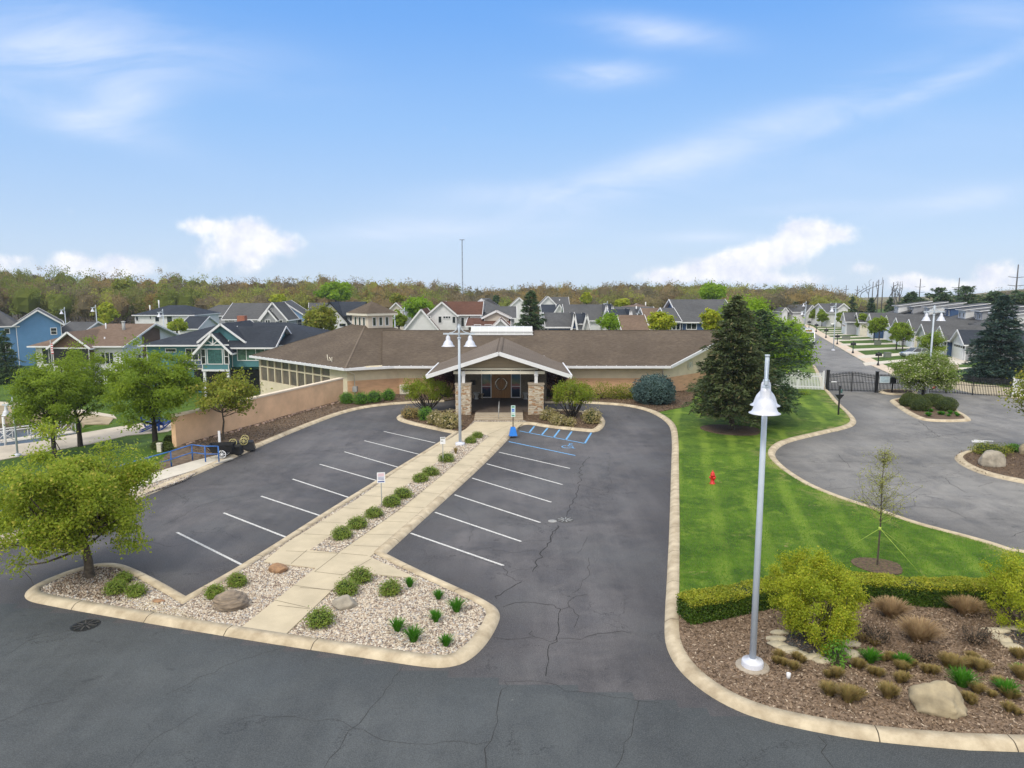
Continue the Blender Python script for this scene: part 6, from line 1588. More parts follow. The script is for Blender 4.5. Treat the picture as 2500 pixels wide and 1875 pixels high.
c = G(v4(1428, 800), 0); x, z = DD(v4(1428, 690), c[1]); tree('street_tree', 'green tree in front of the white garages, left of the tall lamp post', 'tree', (*c, 0), (1.7, 1.6, 2.1), z, LF['green'], 5000, 60, .12, .09, 240, .3)

# --- low plants near the camera
ORD = ['first', 'second', 'third', 'fourth', 'fifth', 'sixth', 'seventh', 'eighth', 'ninth', 'tenth', 'eleventh', 'twelfth', 'thirteenth', 'fourteenth', 'fifteenth', 'sixteenth', 'seventeenth', 'eighteenth', 'nineteenth', 'twentieth']
st = [((355, 770), .50), ((455, 705), .50), ((560, 635), .46), ((675, 562), .52), ((745, 510), .52), ((860, 408), .48), ((925, 368), .50), ((1027, 280), .56), ((1182, 160), .44), ((1225, 128), .44)]
for i, (q, r) in enumerate(st):
    SH('spirea', '%s green mound in the gravel strip, counting from the near end' % ORD[i], v6, q, r * .84, r * .5, 'spirea', 2600, .034, 300 + i, z=.155, group='green mounds in the gravel strip', fuzz=.05, up=1.2)
for i, (f, q, r, l) in enumerate([(v6, (475, 1050), .58, 'green mound at the top left of the front gravel bed'), (v6, (385, 1130), .60, 'green mound just above the smooth grey boulder'), (v6, (665, 1130), .55, 'feathery green mound in the middle of the front gravel bed'), (v6, (215, 1330), .62, 'large light green mound at the lower left of the gravel bed'),
                                  (v5, (1525, 1075), .48, 'green mound above the layered boulder, by the parking kerb'), (v5, (1385, 1150), .46, 'green mound touching the left of the layered boulder'), (v5, (745, 1125), .55, 'left green mound of three under the large tree'), (v5, (875, 1140), .52, 'right green mound of three under the large tree'), (v5, (795, 1055), .42, 'upper green mound of three under the large tree')]):
    SH('spirea', l, f, q, r * (.60 if i < 6 else .52), r * (.44 if i < 6 else .40), 'spirea', 3000, .032, 320 + i, z=.11, fuzz=.06, up=1.2)
for i, (q, h) in enumerate([((792, 1085), .34), ((975, 1165), .34), ((1092, 1245), .46), ((958, 1310), .40), ((712, 1370), .42), ((815, 1435), .50), ((1025, 1465), .36)]):
    c = G(v6(*q), .11)
    tuft('daylily', ['daylily clump at the top of the gravel bed', 'daylily clump near the diagonal kerb', 'large daylily clump nearest the right corner of the gravel bed', 'daylily clump in the middle right of the gravel bed', 'left one of two daylily clumps side by side', 'largest daylily clump, right of the two side by side', 'daylily clump nearest the front kerb'][i], (*c, .11), h, .8, LF['lily'], 230, .013, 340 + i, 'daylilies in the front gravel bed', 'plant', .75)
# ornamental grasses and heaths in the right bed
gp_ = [((850, 900), .34, 'brown'), ((740, 890), .30, 'brown'), ((830, 960), .38, 'brown'), ((1090, 1005), .36, 'brown'), ((1222, 950), .40, 'brown'), ((1340, 1000), .36, 'brown'), ((1465, 1035), .32, 'brown'), ((1480, 965), .30, 'brown'), ((1410, 900), .34, 'brown'), ((1540, 940), .30, 'brown'), ((1040, 1110), .40, 'brown'), ((1155, 1150), .44, 'brown'), ((1395, 1125), .46, 'brown'),
       ((1670, 985), .32, 'brown'), ((1790, 955), .42, 'brown'), ((1900, 900), .38, 'brown'), ((1950, 970), .38, 'brown'), ((1930, 1100), .38, 'brown'), ((1880, 1150), .36, 'brown'), ((2060, 1060), .40, 'brown'), ((2120, 1130), .38, 'brown'), ((2190, 1010), .40, 'brown'), ((2120, 1210), .34, 'brown'), ((2180, 890), .36, 'brown'), ((1240, 790), .30, 'brown')]
pos_w = ['right of the lamp post footing', 'closest to the lamp post', 'just right of the paper cup', 'below the leafy sapling', 'left of the small daylily', 'in the middle of the bed', 'left of the boulder', 'between two daylily clumps', 'behind the middle daylily', 'right of the middle daylily', 'left one of the front pair', 'right one of the front pair', 'alone in front of the boulder, to its left', 'above the boulder, left', 'directly above the boulder', 'above and right of the boulder', 'right of the daylily above the boulder', 'right behind the boulder', 'touching the right side of the boulder', 'near the right edge, upper', 'near the right edge, middle', 'at the right edge, beside daylilies', 'lowest at the right edge', 'at the right edge below the stones', 'right beside the stone ring']
for i, (q, r, m) in enumerate(gp_):
    c = G(v7(*q), .125); r *= rnd.uniform(.78, 1.2)
    tuft('heath_clump', 'low olive-brown grassy clump ' + pos_w[i], (*c, .12), r * .82, .85, LF[m], 620, .007, 400 + i, 'olive-brown clumps in the right mulch bed', 'plant', .55, mounds=2, mr=.16)
for i, (q, h, l) in enumerate([((1412, 640), .62, 'tan mound of ornamental grass left, along the hedge'), ((1862, 630), .62, 'tan mound of ornamental grass right, along the hedge'), ((1580, 790), .72, 'largest tan ornamental grass mound in the middle of the bed')]):
    c = G(v7(*q), .125); tuft('ornamental_grass', l, (*c, .12), h * .95, 1.05, LF['tan'], 1500, .009, 430 + i, 'tan ornamental grasses', 'plant', .5)
for i, (q, h, l) in enumerate([((1290, 915), .42, 'fresh green daylily left of centre in the mulch bed'), ((1480, 930), .36, 'fresh green daylily in the middle of the mulch bed'), ((1840, 1055), .52, 'large fresh green daylily above the boulder'), ((2110, 1110), .44, 'fresh green daylily near the right edge'), ((2180, 985), .3, 'small green daylily at the right edge')]):
    c = G(v7(*q), .125); tuft('daylily', l, (*c, .12), h, .85, LF['lily'], 300, .014, 440 + i, 'daylilies in the right mulch bed', 'plant', .8)
for i, (q, h) in enumerate([((1320, 790), .55), ((1920, 800), .6), ((1610, 900), .35)]):
    c = G(v7(*q), .125); shrub('bare_shrub', ['bare reddish twiggy shrub right of the golden shrub', 'bare brown twiggy shrub near the right golden shrub', 'small bare twiggy plant in the middle of the mulch bed'][i], (*c, .12), (h, h * .9, h * .8), LF['bare'], 1000, .028, 450 + i, core=False, stems=34, fuzz=.06)
c = G(v7(1085, 900), .125); SH('sapling_shrub', 'small upright light-green leafy plant by the stone ring', v7, (1085, 925), .32, .5, 'box', 420, .05, 460, core=False, stems=5, fuzz=.07)
c = G(v6(1087, 232), .15); tuft('heath_clump', 'small tan grass clump at the foot of the central lamp post', (*c, .15), .40, .4, LF['brown'], 240, .01, 461, None, 'plant', .3)
# plants in the lamp island and boulder island
for i, (q, h) in enumerate([((1405, 1300), .5), ((1500, 1285), .4), ((1590, 1280), .42), ((1430, 1262), .35), ((1650, 1300), .35)]):
    c = G(v4(*q), .11); tuft('daylily', '%s low green clump from the left below the clipped yews' % ORD[i], (*c, .11), h * .8, 1.0, LF['lily'], 260, .02, 470 + i, 'green clumps in front of the yews', 'plant', .7, mounds=2, mr=.3)
c = G(v8(1990, 800), .11); SH('low_shrub', 'low olive-green shrub spreading behind the island boulder', v8, (1985, 795), 1.0, .35, 'olive', 2600, .05, 480, fuzz=.1)
c = G(v8(2140, 778), .11); SH('low_shrub', 'small green shrub on the boulder island kerb at right', v8, (2140, 778), .5, .25, 'box', 1200, .045, 481, fuzz=.07)
c = G(v4(330, 1110), .1); SH('weed_clump', 'flat green weed clump on the lawn in front of the picket fence', v4, (330, 1112), .75, .12, 'green', 900, .06, 482, fuzz=.08)
for i, (q, r) in enumerate([((1560, 1490), .5), ((1440, 1520), .6), ((1410, 1590), .7), ((1330, 1575), .6)]):
    g3 = G3(v1(*q)); r *= .6; shrub('clipped_shrub', '%s dark low shrub on the slope between the wall end and the utility box' % ORD[i], g3, (r, r * .8, r * .7), LF['yew'], 1800, .05, 490 + i, coremat=LF['hedgecore'], group='low shrubs by the retaining wall end')
# street-side conifers far right
sp = [(2221, 720, 30), (2252, 714, 42), (2268, 716, 40), (2305, 717, 44), (2325, 722, 40), (2345, 704, 60), (2360, 701, 52), (2385, 722, 50), (2411, 700, 70), (2432, 712, 60), (2448, 716, 55), (2472, 726, 50), (2490, 718, 60), (2512, 712, 60)]
sp += [(2290, 728, 44), (2318, 730, 44), (2374, 728, 46), (2400, 732, 46), (2423, 728, 46), (2440, 732, 44), (2460, 734, 44), (2481, 732, 44), (2500, 734, 44)]
for i, (x_, y_, w_) in enumerate(sp):
    Y = 172; x, z = DD((x_, y_), Y); conifer('spruce_tree', ('%s dark spruce from the left in the row behind the townhouse roofs' % ORD[i]) if i < 14 else ('%s lower spruce filling the gaps of the row behind the townhouse roofs' % ORD[i - 14]), (x, Y + (i % 3) * 4, 0), z, w_ * Y / FS * 1.15, LF['spruce'], 500 + i, 3600, .5, .2, lambda u: (1 - u) ** .6, .15, .5, dens=.7, group='spruces behind the townhouses')
for i, (q, Y, h_, w_) in enumerate([(v4(765, 290), 210, 0, 34), (v4(605, 300), 215, 0, 34), (v4(925, 300), 200, 0, 24), (v4(1085, 300), 195, 0, 30), (v4(150, 300), 220, 0, 20), (v4(280, 335), 215, 0, 40)]):
    x, z = DD(q, Y); conifer('spruce_tree', '%s small dark spruce from the left beyond the end of the street' % ORD[[2, 1, 3, 4, 0, 5][i]] if i != 5 else 'broad dark conifer low at the wood edge left of the street end', (x, Y, 0), z, w_ * Y / FS * .8, LF['spruce'], 530 + i, 2000, .5, .2, dens=.4, ls=.5)
# ================================================================== HOUSES
class House:
    def __init__(s, name, label, X0, Y0, z=None, rz=0, group=None):
        s.z = T(X0, Y0) if z is None else z
        s.t = thing(name, label, 'house', (X0, Y0, s.z), rz, group)
        s.o = Vector((X0, Y0, s.z)); s.rz = rz
    def body(s, x0, x1, y0, y1, z0, ze, zr, axis, wall, roof, over=.5, hip=(0, 0), th=.16, trim=None, ridge=None, rear=True):
        """box walls with a gable or hip roof; axis = direction of the ridge; hip = inset of each ridge end"""
        mb = MB(); mb.box(x0, x1, y0, y1, z0, ze)
        rm = (y0 + y1) / 2 if axis == 'x' else (x0 + x1) / 2
        if ridge is not None: rm = ridge
        if axis == 'x':
            for x, hp_ in ((x0, hip[0]), (x1, hip[1])):
                if not hp_: a = x if x == x0 else x - .1; mb.add([(a, y0, ze), (a, y1, ze), (a, rm, zr - .08), (a + .1, y0, ze), (a + .1, y1, ze), (a + .1, rm, zr - .08)], [(0, 2, 1), (3, 4, 5), (0, 3, 5, 2), (1, 2, 5, 4)])
        else:
            for y, hp_ in ((y0, hip[0]), (y1, hip[1])):
                if not hp_: a = y if y == y0 else y - .1; mb.add([(x0, a, ze), (x1, a, ze), (rm, a, zr - .08), (x0, a + .1, ze), (x1, a + .1, ze), (rm, a + .1, zr - .08)], [(0, 1, 2), (3, 5, 4), (0, 2, 5, 3), (1, 4, 5, 2)])
        w_ = mb.build('wall', wall, s.t)
        mb = MB(); o = over; s0 = (zr - ze)
        if axis == 'x':
            k0 = s0 / (rm - y0); k1 = s0 / (y1 - rm); e0, e1 = ze - o * k0 + .12, ze - o * k1 + .12; zt = zr + .12
            a, b = (x0 - o, x1 + o); ra = x0 + hip[0] if hip[0] else a; rb_ = x1 - hip[1] if hip[1] else b
            mb.slab([(a, y0 - o, e0), (b, y0 - o, e0), (rb_, rm, zt), (ra, rm, zt)], th); mb.slab([(a, y1 + o, e1), (b, y1 + o, e1), (rb_, rm, zt), (ra, rm, zt)], th)
            if hip[0]: mb.slab([(a, y0 - o, e0), (a, y1 + o, e1), (ra, rm, zt)], th)
            if hip[1]: mb.slab([(b, y0 - o, e0), (b, y1 + o, e1), (rb_, rm, zt)], th)
        else:
            k0 = s0 / (rm - x0); k1 = s0 / (x1 - rm); e0, e1 = ze - o * k0 + .12, ze - o * k1 + .12; zt = zr + .12
            a, b = (y0 - o, y1 + o); ra = y0 + hip[0] if hip[0] else a; rb_ = y1 - hip[1] if hip[1] else b
            mb.slab([(x0 - o, a, e0), (x0 - o, b, e0), (rm, rb_, zt), (rm, ra, zt)], th); mb.slab([(x1 + o, a, e1), (x1 + o, b, e1), (rm, rb_, zt), (rm, ra, zt)], th)
            if hip[0]: mb.slab([(x0 - o, a, e0), (x1 + o, a, e1), (rm, ra, zt)], th)
            if hip[1]: mb.slab([(x0 - o, b, e0), (x1 + o, b, e1), (rm, rb_, zt)], th)
        r_ = mb.build('roof', [roof, trim or M['white']], s.t)
        # barge boards on gable ends, corner boards
        mb = MB(); tz = .06
        if axis == 'x':
            for x, hp_, sg in ((x0 - o, hip[0], -1), (x1 + o, hip[1], 1)):
                if not hp_: mb.bar((x + sg * .02, y0 - o, e0 - tz), (x + sg * .02, rm, zt - tz), .06, .24); mb.bar((x + sg * .02, y1 + o, e1 - tz), (x + sg * .02, rm, zt - tz), .06, .24)
            mb.bar((x0 - o, y0 - o - .04, e0 - .08), (x1 + o, y0 - o - .04, e0 - .08), .10, .18)
        else:
            for y, hp_, sg in ((y0 - o, hip[0], -1), (y1 + o, hip[1], 1)):
                if not hp_: mb.bar((x0 - o, y + sg * .02, e0 - tz), (rm, y + sg * .02, zt - tz), .06, .24); mb.bar((x1 + o, y + sg * .02, e1 - tz), (rm, y + sg * .02, zt - tz), .06, .24)
            for x, e in ((x0 - o - .04, e0), (x1 + o + .04, e1)): mb.bar((x, y0 - o, e - .08), (x, y1 + o, e - .08), .10, .18)
        mb.build('fascia', trim or M['white'], r_)
        mb = MB()
        for x in (x0, x1):
            mb.box(x - .04, x + .04, y0 - .04, y0 + .06, z0, ze - .05)
        mb.build('corner_boards', trim or M['white'], s.t)
        return w_
    def wf(s, x, z, w, h, y, mull=0, trans=0, frame=None, pane=None): return lwin(s.t, (x, y, z), (1, 0, 0), (0, -1, 0), w, h, frame, pane, mull, trans, fw=.09)
    def ws(s, y, z, w, h, x, sg=1, mull=0, trans=0): return lwin(s.t, (x, y, z), (0, 1, 0), (sg, 0, 0), w, h, None, None, mull, trans, fw=.09)
    def part(s, name, m, fn): mb = MB(); fn(mb); return mb.build(name, m, s.t)
def X_(f, x, y, Y): return DD(f(x, y), Y)[0]
def Z_(f, x, y, Y): return DD(f(x, y), Y)[1]
# blue house at the far left (turned so that its gable faces the clubhouse)
Y = 118; g = -2.6; xc = X_(v1, 150, 700, Y); zE = Z_(v1, 150, 525, Y) - g; zR = Z_(v1, 295, 412, Y) - g
h = House('blue_house', 'tall blue two-storey house with grey roof at the far left edge', xc, Y, g, R(33))
h.body(0, 6.3, 0, 15, 0, zE, zR, 'y', M['bluew'], M['rgrey'])
h.body(-14, 0, .4, 12, 0, zE - .15, zE + 2.6, 'x', M['bluew'], M['rgrey'], hip=(0, 3))
h.wf(5.2, zE - 1.3, .95, 1.2, -.01, 0, 1); h.wf(-1.3, zE - 1.1, .8, .9, .39); h.wf(-3.2, zE - 1.4, 1.0, 1.7, .39, 0, 1); h.wf(-1.7, 3.1, 1.4, 1.4, .39, 1, 1); h.wf(-4.6, 2.6, 1.4, 1.7, .39, 1)
h.part('deck', M['walk2'], lambda m: (m.box(-9, -2.2, -2.2, .3, 1.5, 1.65),)); h.part('deck_railing', M['white'], lambda m: (m.box(-9, -2.2, -2.25, -2.15, 2.5, 2.6), *[m.box(-9 + i * .4, -8.95 + i * .4, -2.22, -2.18, 1.65, 2.5) for i in range(18)]))
h.body(-5.5, -2.8, -.1, 3, zE + 1.2, zE + 1.3, zE + 2.2, 'y', M['bluew'], M['rgrey'], over=.25)
# white and brown bungalow
Y = 95; g = -2.6; xr = X_(v1, 1030, 710, Y); xl = X_(v1, 300, 690, Y); zE = Z_(v1, 1000, 700, Y) - g; zR = zE + 2.35
h = House('white_house', 'white two-storey house with a broad taupe-brown roof and brown end wall', xl, Y, g)
W_ = xr - xl
h.body(0, W_, 0, 16, 0, zE, zR, 'x', M['whitew'], M['rtaupe'], .7, hip=(5.5, 0))
h.part('brown_wall_panel', M['brownw'], lambda m: m.add([(W_ + .03, 5.2, 2.8), (W_ + .03, 10.4, 2.8), (W_ + .03, 10.4, zE + 1.55), (W_ + .03, 8, zE + 2.1), (W_ + .03, 5.2, zE + 1.45)], [(0, 1, 2, 3, 4)]))
ga, gb = X_(v1, 490, 700, Y) - xl, X_(v1, 790, 700, Y) - xl
h.body(ga, gb, -1.2, 7, 2.7, zE - .05, zE + 1.75, 'y', M['brownw'], M['rtaupe'], .5)
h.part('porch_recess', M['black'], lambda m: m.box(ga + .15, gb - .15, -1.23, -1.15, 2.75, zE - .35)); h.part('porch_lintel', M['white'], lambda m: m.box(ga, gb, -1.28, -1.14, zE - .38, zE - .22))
h.wf(X_(v1, 385, 760, Y) - xl, zE - 1.5, 1.0, 2.3, -.01); h.wf(X_(v1, 440, 760, Y) - xl, zE - 1.5, 1.0, 2.3, -.01); h.wf(X_(v1, 905, 770, Y) - xl, zE - 1.75, 1.75, 1.65, -.01, 2)
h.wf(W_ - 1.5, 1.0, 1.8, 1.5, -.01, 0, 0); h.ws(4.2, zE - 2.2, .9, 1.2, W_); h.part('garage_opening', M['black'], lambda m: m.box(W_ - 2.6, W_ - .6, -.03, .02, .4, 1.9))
h.part('chimney_pipe', M['grey'], lambda m: (m.tube([(W_ - 2.6, 5.5, zR - 1.2), (W_ - 2.6, 5.5, zR + .5)], .22, 10), m.lathe([(.3, zR + .45), (.3, zR + .55), (.001, zR + .6)], 10, (W_ - 2.6, 5.5, 0))))
h.part('roof_vent', M['white'], lambda m: (m.tube([(W_ - 5.4, 6, zR - .9), (W_ - 5.4, 6, zR + .3)], .1, 8), m.tube([(W_ - 3.4, 2, zE + .4), (W_ - 3.4, 2, zE + .95)], .09, 8)))
c = DD(v1(428, 720), 88); t = thing('flag', 'drooping striped flag on a pale pole in front of the white house', 'flag', (c[0], 88, -2.6)); mb = MB(); mb.tube([(0, 0, 0), (0, 0, c[1] + 3.5)], .05, 8); mb.build('pole', M['grey'], t)
mb = MB(); zt = c[1] + 3.3
for i in range(9): mb.obox((.14 + .03 * math.sin(i * 1.1), 0, zt - .14 * i - .3), (1, 0, 0), (0, 1, 0), (0, 0, 1), (.13, .03, .07), i % 2)
mb.build('cloth', [mat('flag_red', (.5, .05, .06), .7), M['signw']], t)
# teal house
Y = 88; g = -2.6; xl = X_(v1, 1235, 690, Y); xr = xl + 19; zE = Z_(v1, 1300, 690, Y) - g; zR = Z_(v1, 1900, 515, Y + 7.5) - g
h = House('teal_house', 'teal two-storey house with dark slate roof and a white-framed bay over posts', xl, Y, g)
W_ = 22.5
h.body(0, W_, 0, 15, 0, zE, zR, 'x', M['teal'], M['rdark'], .7, hip=(7.3, 7.3))
bx0, bx1 = X_(v1, 1705, 800, 84.6) - xl, X_(v1, 1925, 800, 84.6) - xl; zb = Z_(v1, 1800, 905, 84.6) - g; ze2 = Z_(v1, 1650, 722, 84.6) - g; zp = Z_(v1, 1780, 608, 84.6) - g
h.body(bx0, bx1, -3.4, 6, zb, ze2, zp, 'y', M['teal'], M['rdark'], .75)
cxb = (bx0 + bx1) / 2; wz = (zb + ze2) / 2 + .25
h.wf(cxb, wz, 1.9, 1.9, -3.42, 0, 0, pane=mat('teal_glass', (.05, .13, .13), .1, .3)); h.wf(cxb - 1.38, wz, .62, 1.9, -3.42, 0, 1); h.wf(cxb + 1.38, wz, .62, 1.9, -3.42, 0, 1)
h.part('gable_truss', M['white'], lambda m: (m.bar((bx0 - .3, -3.75, ze2 + .35), (bx1 + .3, -3.75, ze2 + .35), .1, .14), m.bar((cxb, -3.8, ze2 + .35), (cxb, -3.8, zp - .1), .12), m.bar((cxb, -3.8, ze2 + .4), (cxb - .75, -3.8, ze2 + 1.0), .1), m.bar((cxb, -3.8, ze2 + .4), (cxb + .75, -3.8, ze2 + 1.0), .1)))
h.part('bay_posts', M['white'], lambda m: (m.box(bx0, bx0 + .28, -3.4, -3.1, 0, zb), m.box(bx1 - .28, bx1, -3.4, -3.1, 0, zb), m.box(bx0 - .1, bx1 + .1, -3.5, -3.3, zb - .22, zb)))
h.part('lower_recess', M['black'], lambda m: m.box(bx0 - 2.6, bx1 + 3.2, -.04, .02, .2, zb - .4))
h.body(bx0 - .4, bx0 + 4.2, -1.6, 7, zb, zE + .75, zE + 2.5, 'y', M['teal'], M['rdark'], .6)
h.body(bx1 + .1, bx1 + 5.0, -2.4, 5, zb + .2, zE + .0, zR - .2, 'x', M['teal'], M['rdark'], .6, hip=(0, 0))
h.wf(bx1 + 2.4, zE - 1.1, 3.4, 1.5, -2.42, 2, 0, pane=mat('green_glass', (.10, .19, .14), .1, .4, 1.5)); h.wf(bx1 + 8.5, zE - .9, 1.6, .9, -.02, 1); h.wf(3.0, zE - .8, 1.4, .5, -.02); h.wf(6.0, zE - 1.5, 2.4, 1.9, -.02, 2)
h.part('chimney', mat('chimney_brick', (.30, .12, .08), .9), lambda m: m.box(8.7, 9.7, 7, 8, zR - .5, zR + 1.0)); h.part('chimney_base', M['grey'], lambda m: m.box(8.3, 10.1, 6.6, 7.4, zR - .9, zR + .25))
h.part('deck', M['walk2'], lambda m: m.box(5.6, bx0, -2.6, 0, zb - .1, zb + .05)); h.part('deck_railing', M['white'], lambda m: (m.box(5.6, bx0, -2.65, -2.57, zb + 1.0, zb + 1.08), *[m.box(5.6 + i * 1.45, 5.7 + i * 1.45, -2.66, -2.56, zb, zb + 1.05) for i in range(4)], m.box(5.6, bx0, -2.62, -2.6, zb + .5, zb + .54)))
h.part('deck_glass', mat('deck_glass', (.10, .13, .22), .15), lambda m: m.box(5.7, bx0 - .1, -2.61, -2.60, zb + .1, zb + .95))

def simple(name, label, Y, f, body, gables=(), wins=(), wall='whitew', roof='rgrey', trim=None, g=None, depth=10, vents=(), hip=(0, 0)):
    """body: eave-left, eave-right, eave-y, ridge-y photo columns/rows; gables: (xl, xr, eave y, peak y, forward, wall)"""
    if body: xl, xr, ey, ry = body
    else: xl, xr, ey, ry = gables[0][:4]
    X0 = X_(f, xl, ey, Y); gz = (T(X0, Y) if X0 < 22 else 0) if g is None else g
    h = House(name, label, X0, Y, gz)
    if body:
        X1 = X_(f, xr, ey, Y); ze = Z_(f, xl, ey, Y) - gz; zr = Z_(f, xl, ry, Y + depth / 2) - gz
        h.body(.4, X1 - X0 - .4, 0, depth, 0, ze, max(ze + .4, zr), 'x', M[wall], M[roof], .4, hip=hip, trim=trim)
    for ga in gables:
        a, b, ey_, py_, fw_, wl = ga[:6]; YY = Y - fw_; xa, xb = X_(f, a, ey_, YY) - X0, X_(f, b, ey_, YY) - X0; ze = Z_(f, a, ey_, YY) - gz; zp_ = Z_(f, a, py_, YY) - gz
        h.body(xa + .3, xb - .3, -fw_, depth * .5 if body else depth, 0, ze, zp_, 'y', M[wl or wall], M[ga[6] if len(ga) > 6 else roof], .35, trim=trim)
    for wv in wins:
        x, y, ww, hh_, fw_ = wv[:5]; YY = Y - fw_; s_ = {v1: 3.456, v2: 3.456, v3: 3.456, v4: 3.456}[f]; k = YY / FS / s_
        h.wf(X_(f, x, y, YY) - X0, Z_(f, x, y, YY) - gz, ww * k, hh_ * k, -fw_ - .02, *(wv[5:7] if len(wv) > 5 else (0, 0)), frame=trim)
    for (x, y, hh_) in vents:
        YY = Y + depth * .35; p = (X_(f, x, y, YY) - X0, YY - Y); z = Z_(f, x, y, YY) - gz
        h.part('roof_vent', M['white'], lambda m: m.tube([(*p, z - 1.2), (*p, z + hh_)], .13, 8))
    return h
simple('white_house', 'white house with a dark blue hipped roof in front of the wood', 140, v1, (1120, 1650, 446, 368), [], [(1158, 475, 25, 45, 0), (1270, 468, 18, 28, 0), (1327, 480, 40, 50, 0), (1432, 485, 50, 62, 0)], 'whitew', 'rdark', vents=[(1265, 385, .5), (1340, 350, .7)], hip=(4, 4), depth=12)
simple('dark_roof_house', 'low dark-roofed house right of the white hipped-roof house', 134, v1, (1500, 1680, 560, 462), [], [], 'whitew', 'rdark')
simple('grey_house', 'grey gabled house with dark shingle roof behind the teal house', 122, v2, (-60, 300, 478, 350), [(250, 495, 475, 345, .8, 'greyw'), (262, 405, 478, 408, 1.8, 'greyw')], [(325, 512, 45, 55, 1.8, 1, 1), (425, 508, 55, 45, .8, 1, 1), (355, 408, 16, 34, .8), (20, 495, 60, 20, 0), (230, 495, 70, 20, 0)], 'greyw', 'rgrey')
simple('far_grey_house', 'plain grey roof far behind, left of the grey gabled house', 160, v1, (1640, 1920, 450, 365), [], [], 'greyw', 'rgrey', hip=(3, 0))
simple('dark_roof_house', 'grey-roofed house between the blue house and the white brown-roofed house', 128, v1, (455, 700, 600, 508), [], [], 'greyw', 'rgrey', g=-2.6)
X0 = X_(v2, 640, 520, 128); h = House('light_blue_house', 'light blue gabled house with grey roof left of the orange-olive tree', X_(v2, 425, 400, 128), 128, None, R(12)); zE = Z_(v2, 640, 520, 124) - h.z; zR = Z_(v2, 465, 340, 126) - h.z
h.body(-4.0, 5.4, 0, 14, 0, zE + .4, zR, 'y', M['lblue'], M['rgrey'], .4); h.wf(3.0, zE - .1, 1.6, 1.5, -.02, 1, 1); h.body(5, 14, 2.5, 12, 0, zE + .3, zR - .4, 'x', M['lblue'], M['rgrey'], .4)
simple('black_roof_house', 'white house with a black-trimmed dark roof left of the cupola', 132, v2, (880, 1110, 450, 338), [(700, 1010, 505, 342, 1.2, None)], [(895, 470, 22, 34, 1.2), (985, 470, 22, 34, 1.2), (1030, 470, 22, 48, 1.2), (955, 530, 50, 22, 1.2)], 'whitew', 'rdark', M['black'])
simple('tan_house', 'small beige gabled house just right of the cupola roof', 165, v2, (1400, 1500, 400, 342), [(1340, 1475, 400, 345, .6, None)], [], 'beige', 'rtaupe')
simple('farmhouse', 'white farmhouse with red-brown roofs right of the bright green tree', 112, v2, (1800, 2135, 442, 338), [(1660, 1930, 445, 342, .9, None), (1475, 1770, 560, 402, 2.2, None)],
       [(1683, 465, 34, 24, 2.2), (1777, 485, 34, 62, .9), (1835, 466, 68, 26, .9, 2), (1895, 487, 34, 62, .9), (1968, 505, 32, 82, 0), (2025, 465, 18, 24, 0)], 'whitew', 'rbrown')
simple('brown_house', 'low house with brown gable and red-brown porch roof above the skylight', 101, v3, (-80, 300, 540, 478), [(60, 300, 468, 418, -3, 'beige')], [(20, 535, 60, 20, 0), (110, 535, 60, 20, 0)], 'brownw', 'rbrown')
simple('white_gable_shed', 'small white gable peeping above the skylight', 92, v3, None, [(130, 302, 550, 487, 0, 'whitew', 'rbrown')], [], 'whitew', depth=5)
simple('far_house', 'far grey hipped roof behind the farmhouse', 165, v3, (-40, 200, 372, 308), [(-60, 50, 395, 340, 1, 'lblue')], [], 'greyw', 'rgrey', hip=(4, 4))
simple('grey_roof_house', 'long plain grey roof left of the tall dark conifer', 120, v3, (45, 350, 470, 378), [], [], 'greyw', 'rgrey')
simple('white_house', 'white gabled house half hidden behind the tall dark conifer', 160, v3, None, [(285, 460, 375, 305, 0, 'whitew')], [], 'whitew', 'rgrey')
simple('white_house', 'white gabled house with grey roof just right of the tall dark conifer', 168, v3, (610, 800, 390, 298), [(540, 690, 358, 292, 1.2, None)], [], 'whitew', 'rgrey', vents=[(712, 325, .3)])
simple('white_house', 'white house with a dark roof and lean-to gable right of the dark conifer', 148, v3, (560, 690, 425, 362), [(655, 765, 428, 362, .6, None)], [(712, 400, 10, 12, .6)], 'whitew', 'rdark')
simple('blue_house', 'blue garage-like house with grey roof and white-trimmed gable behind the right wing', 96, v3, (590, 860, 545, 432), [(800, 872, 535, 440, .8, None)], [(830, 570, 55, 20, .8)], 'navy', 'rgrey')
simple('white_house', 'white gabled house with near-black roof beside the blue garage-like house', 101, v3, (850, 960, 520, 440), [(900, 978, 525, 442, .6, None)], [(972, 535, 10, 22, .6)], 'whitew', 'rdark')
simple('white_house', 'big white gabled house under a long grey roof behind the fresh green tree', 122, v3, (755, 1120, 488, 362), [(1062, 1150, 480, 365, .6, None)], [], 'whitew', 'rgrey')
simple('white_house', 'white-walled house with black roof right of the fresh green tree', 112, v3, (1150, 1330, 478, 402), [(1285, 1335, 450, 405, .5, None)], [], 'whitew', 'rdark')
simple('small_gable_house', 'tiny dark roof with white gable over the long grey roof', 150, v3, (1110, 1170, 400, 356), [(1140, 1172, 402, 362, .5, None)], [], 'whitew', 'rdark')
simple('far_house', 'long far grey roof behind the street lamp, with roof vents', 150, v3, (1170, 1540, 448, 380), [(1410, 1445, 452, 412, 8, None)], [], 'greyw', 'rgrey', vents=[(1360, 390, .5)])
simple('far_house', 'far brownish roof with a vent below the wood edge', 172, v3, (1290, 1500, 385, 352), [], [], 'beige', 'rtaupe', vents=[(1438, 360, .7)], hip=(3, 3))
simple('taupe_roof_house', 'long low taupe-grey roof behind the right wing of the clubhouse', 100, v3, (1240, 1480, 600, 452), [], [], 'beige', 'rtaupe')
simple('taupe_roof_house', 'higher taupe-grey roof right of the street lamp, behind the yellow-green tree', 112, v3, (1440, 1680, 520, 393), [], [], 'beige', 'rtaupe')
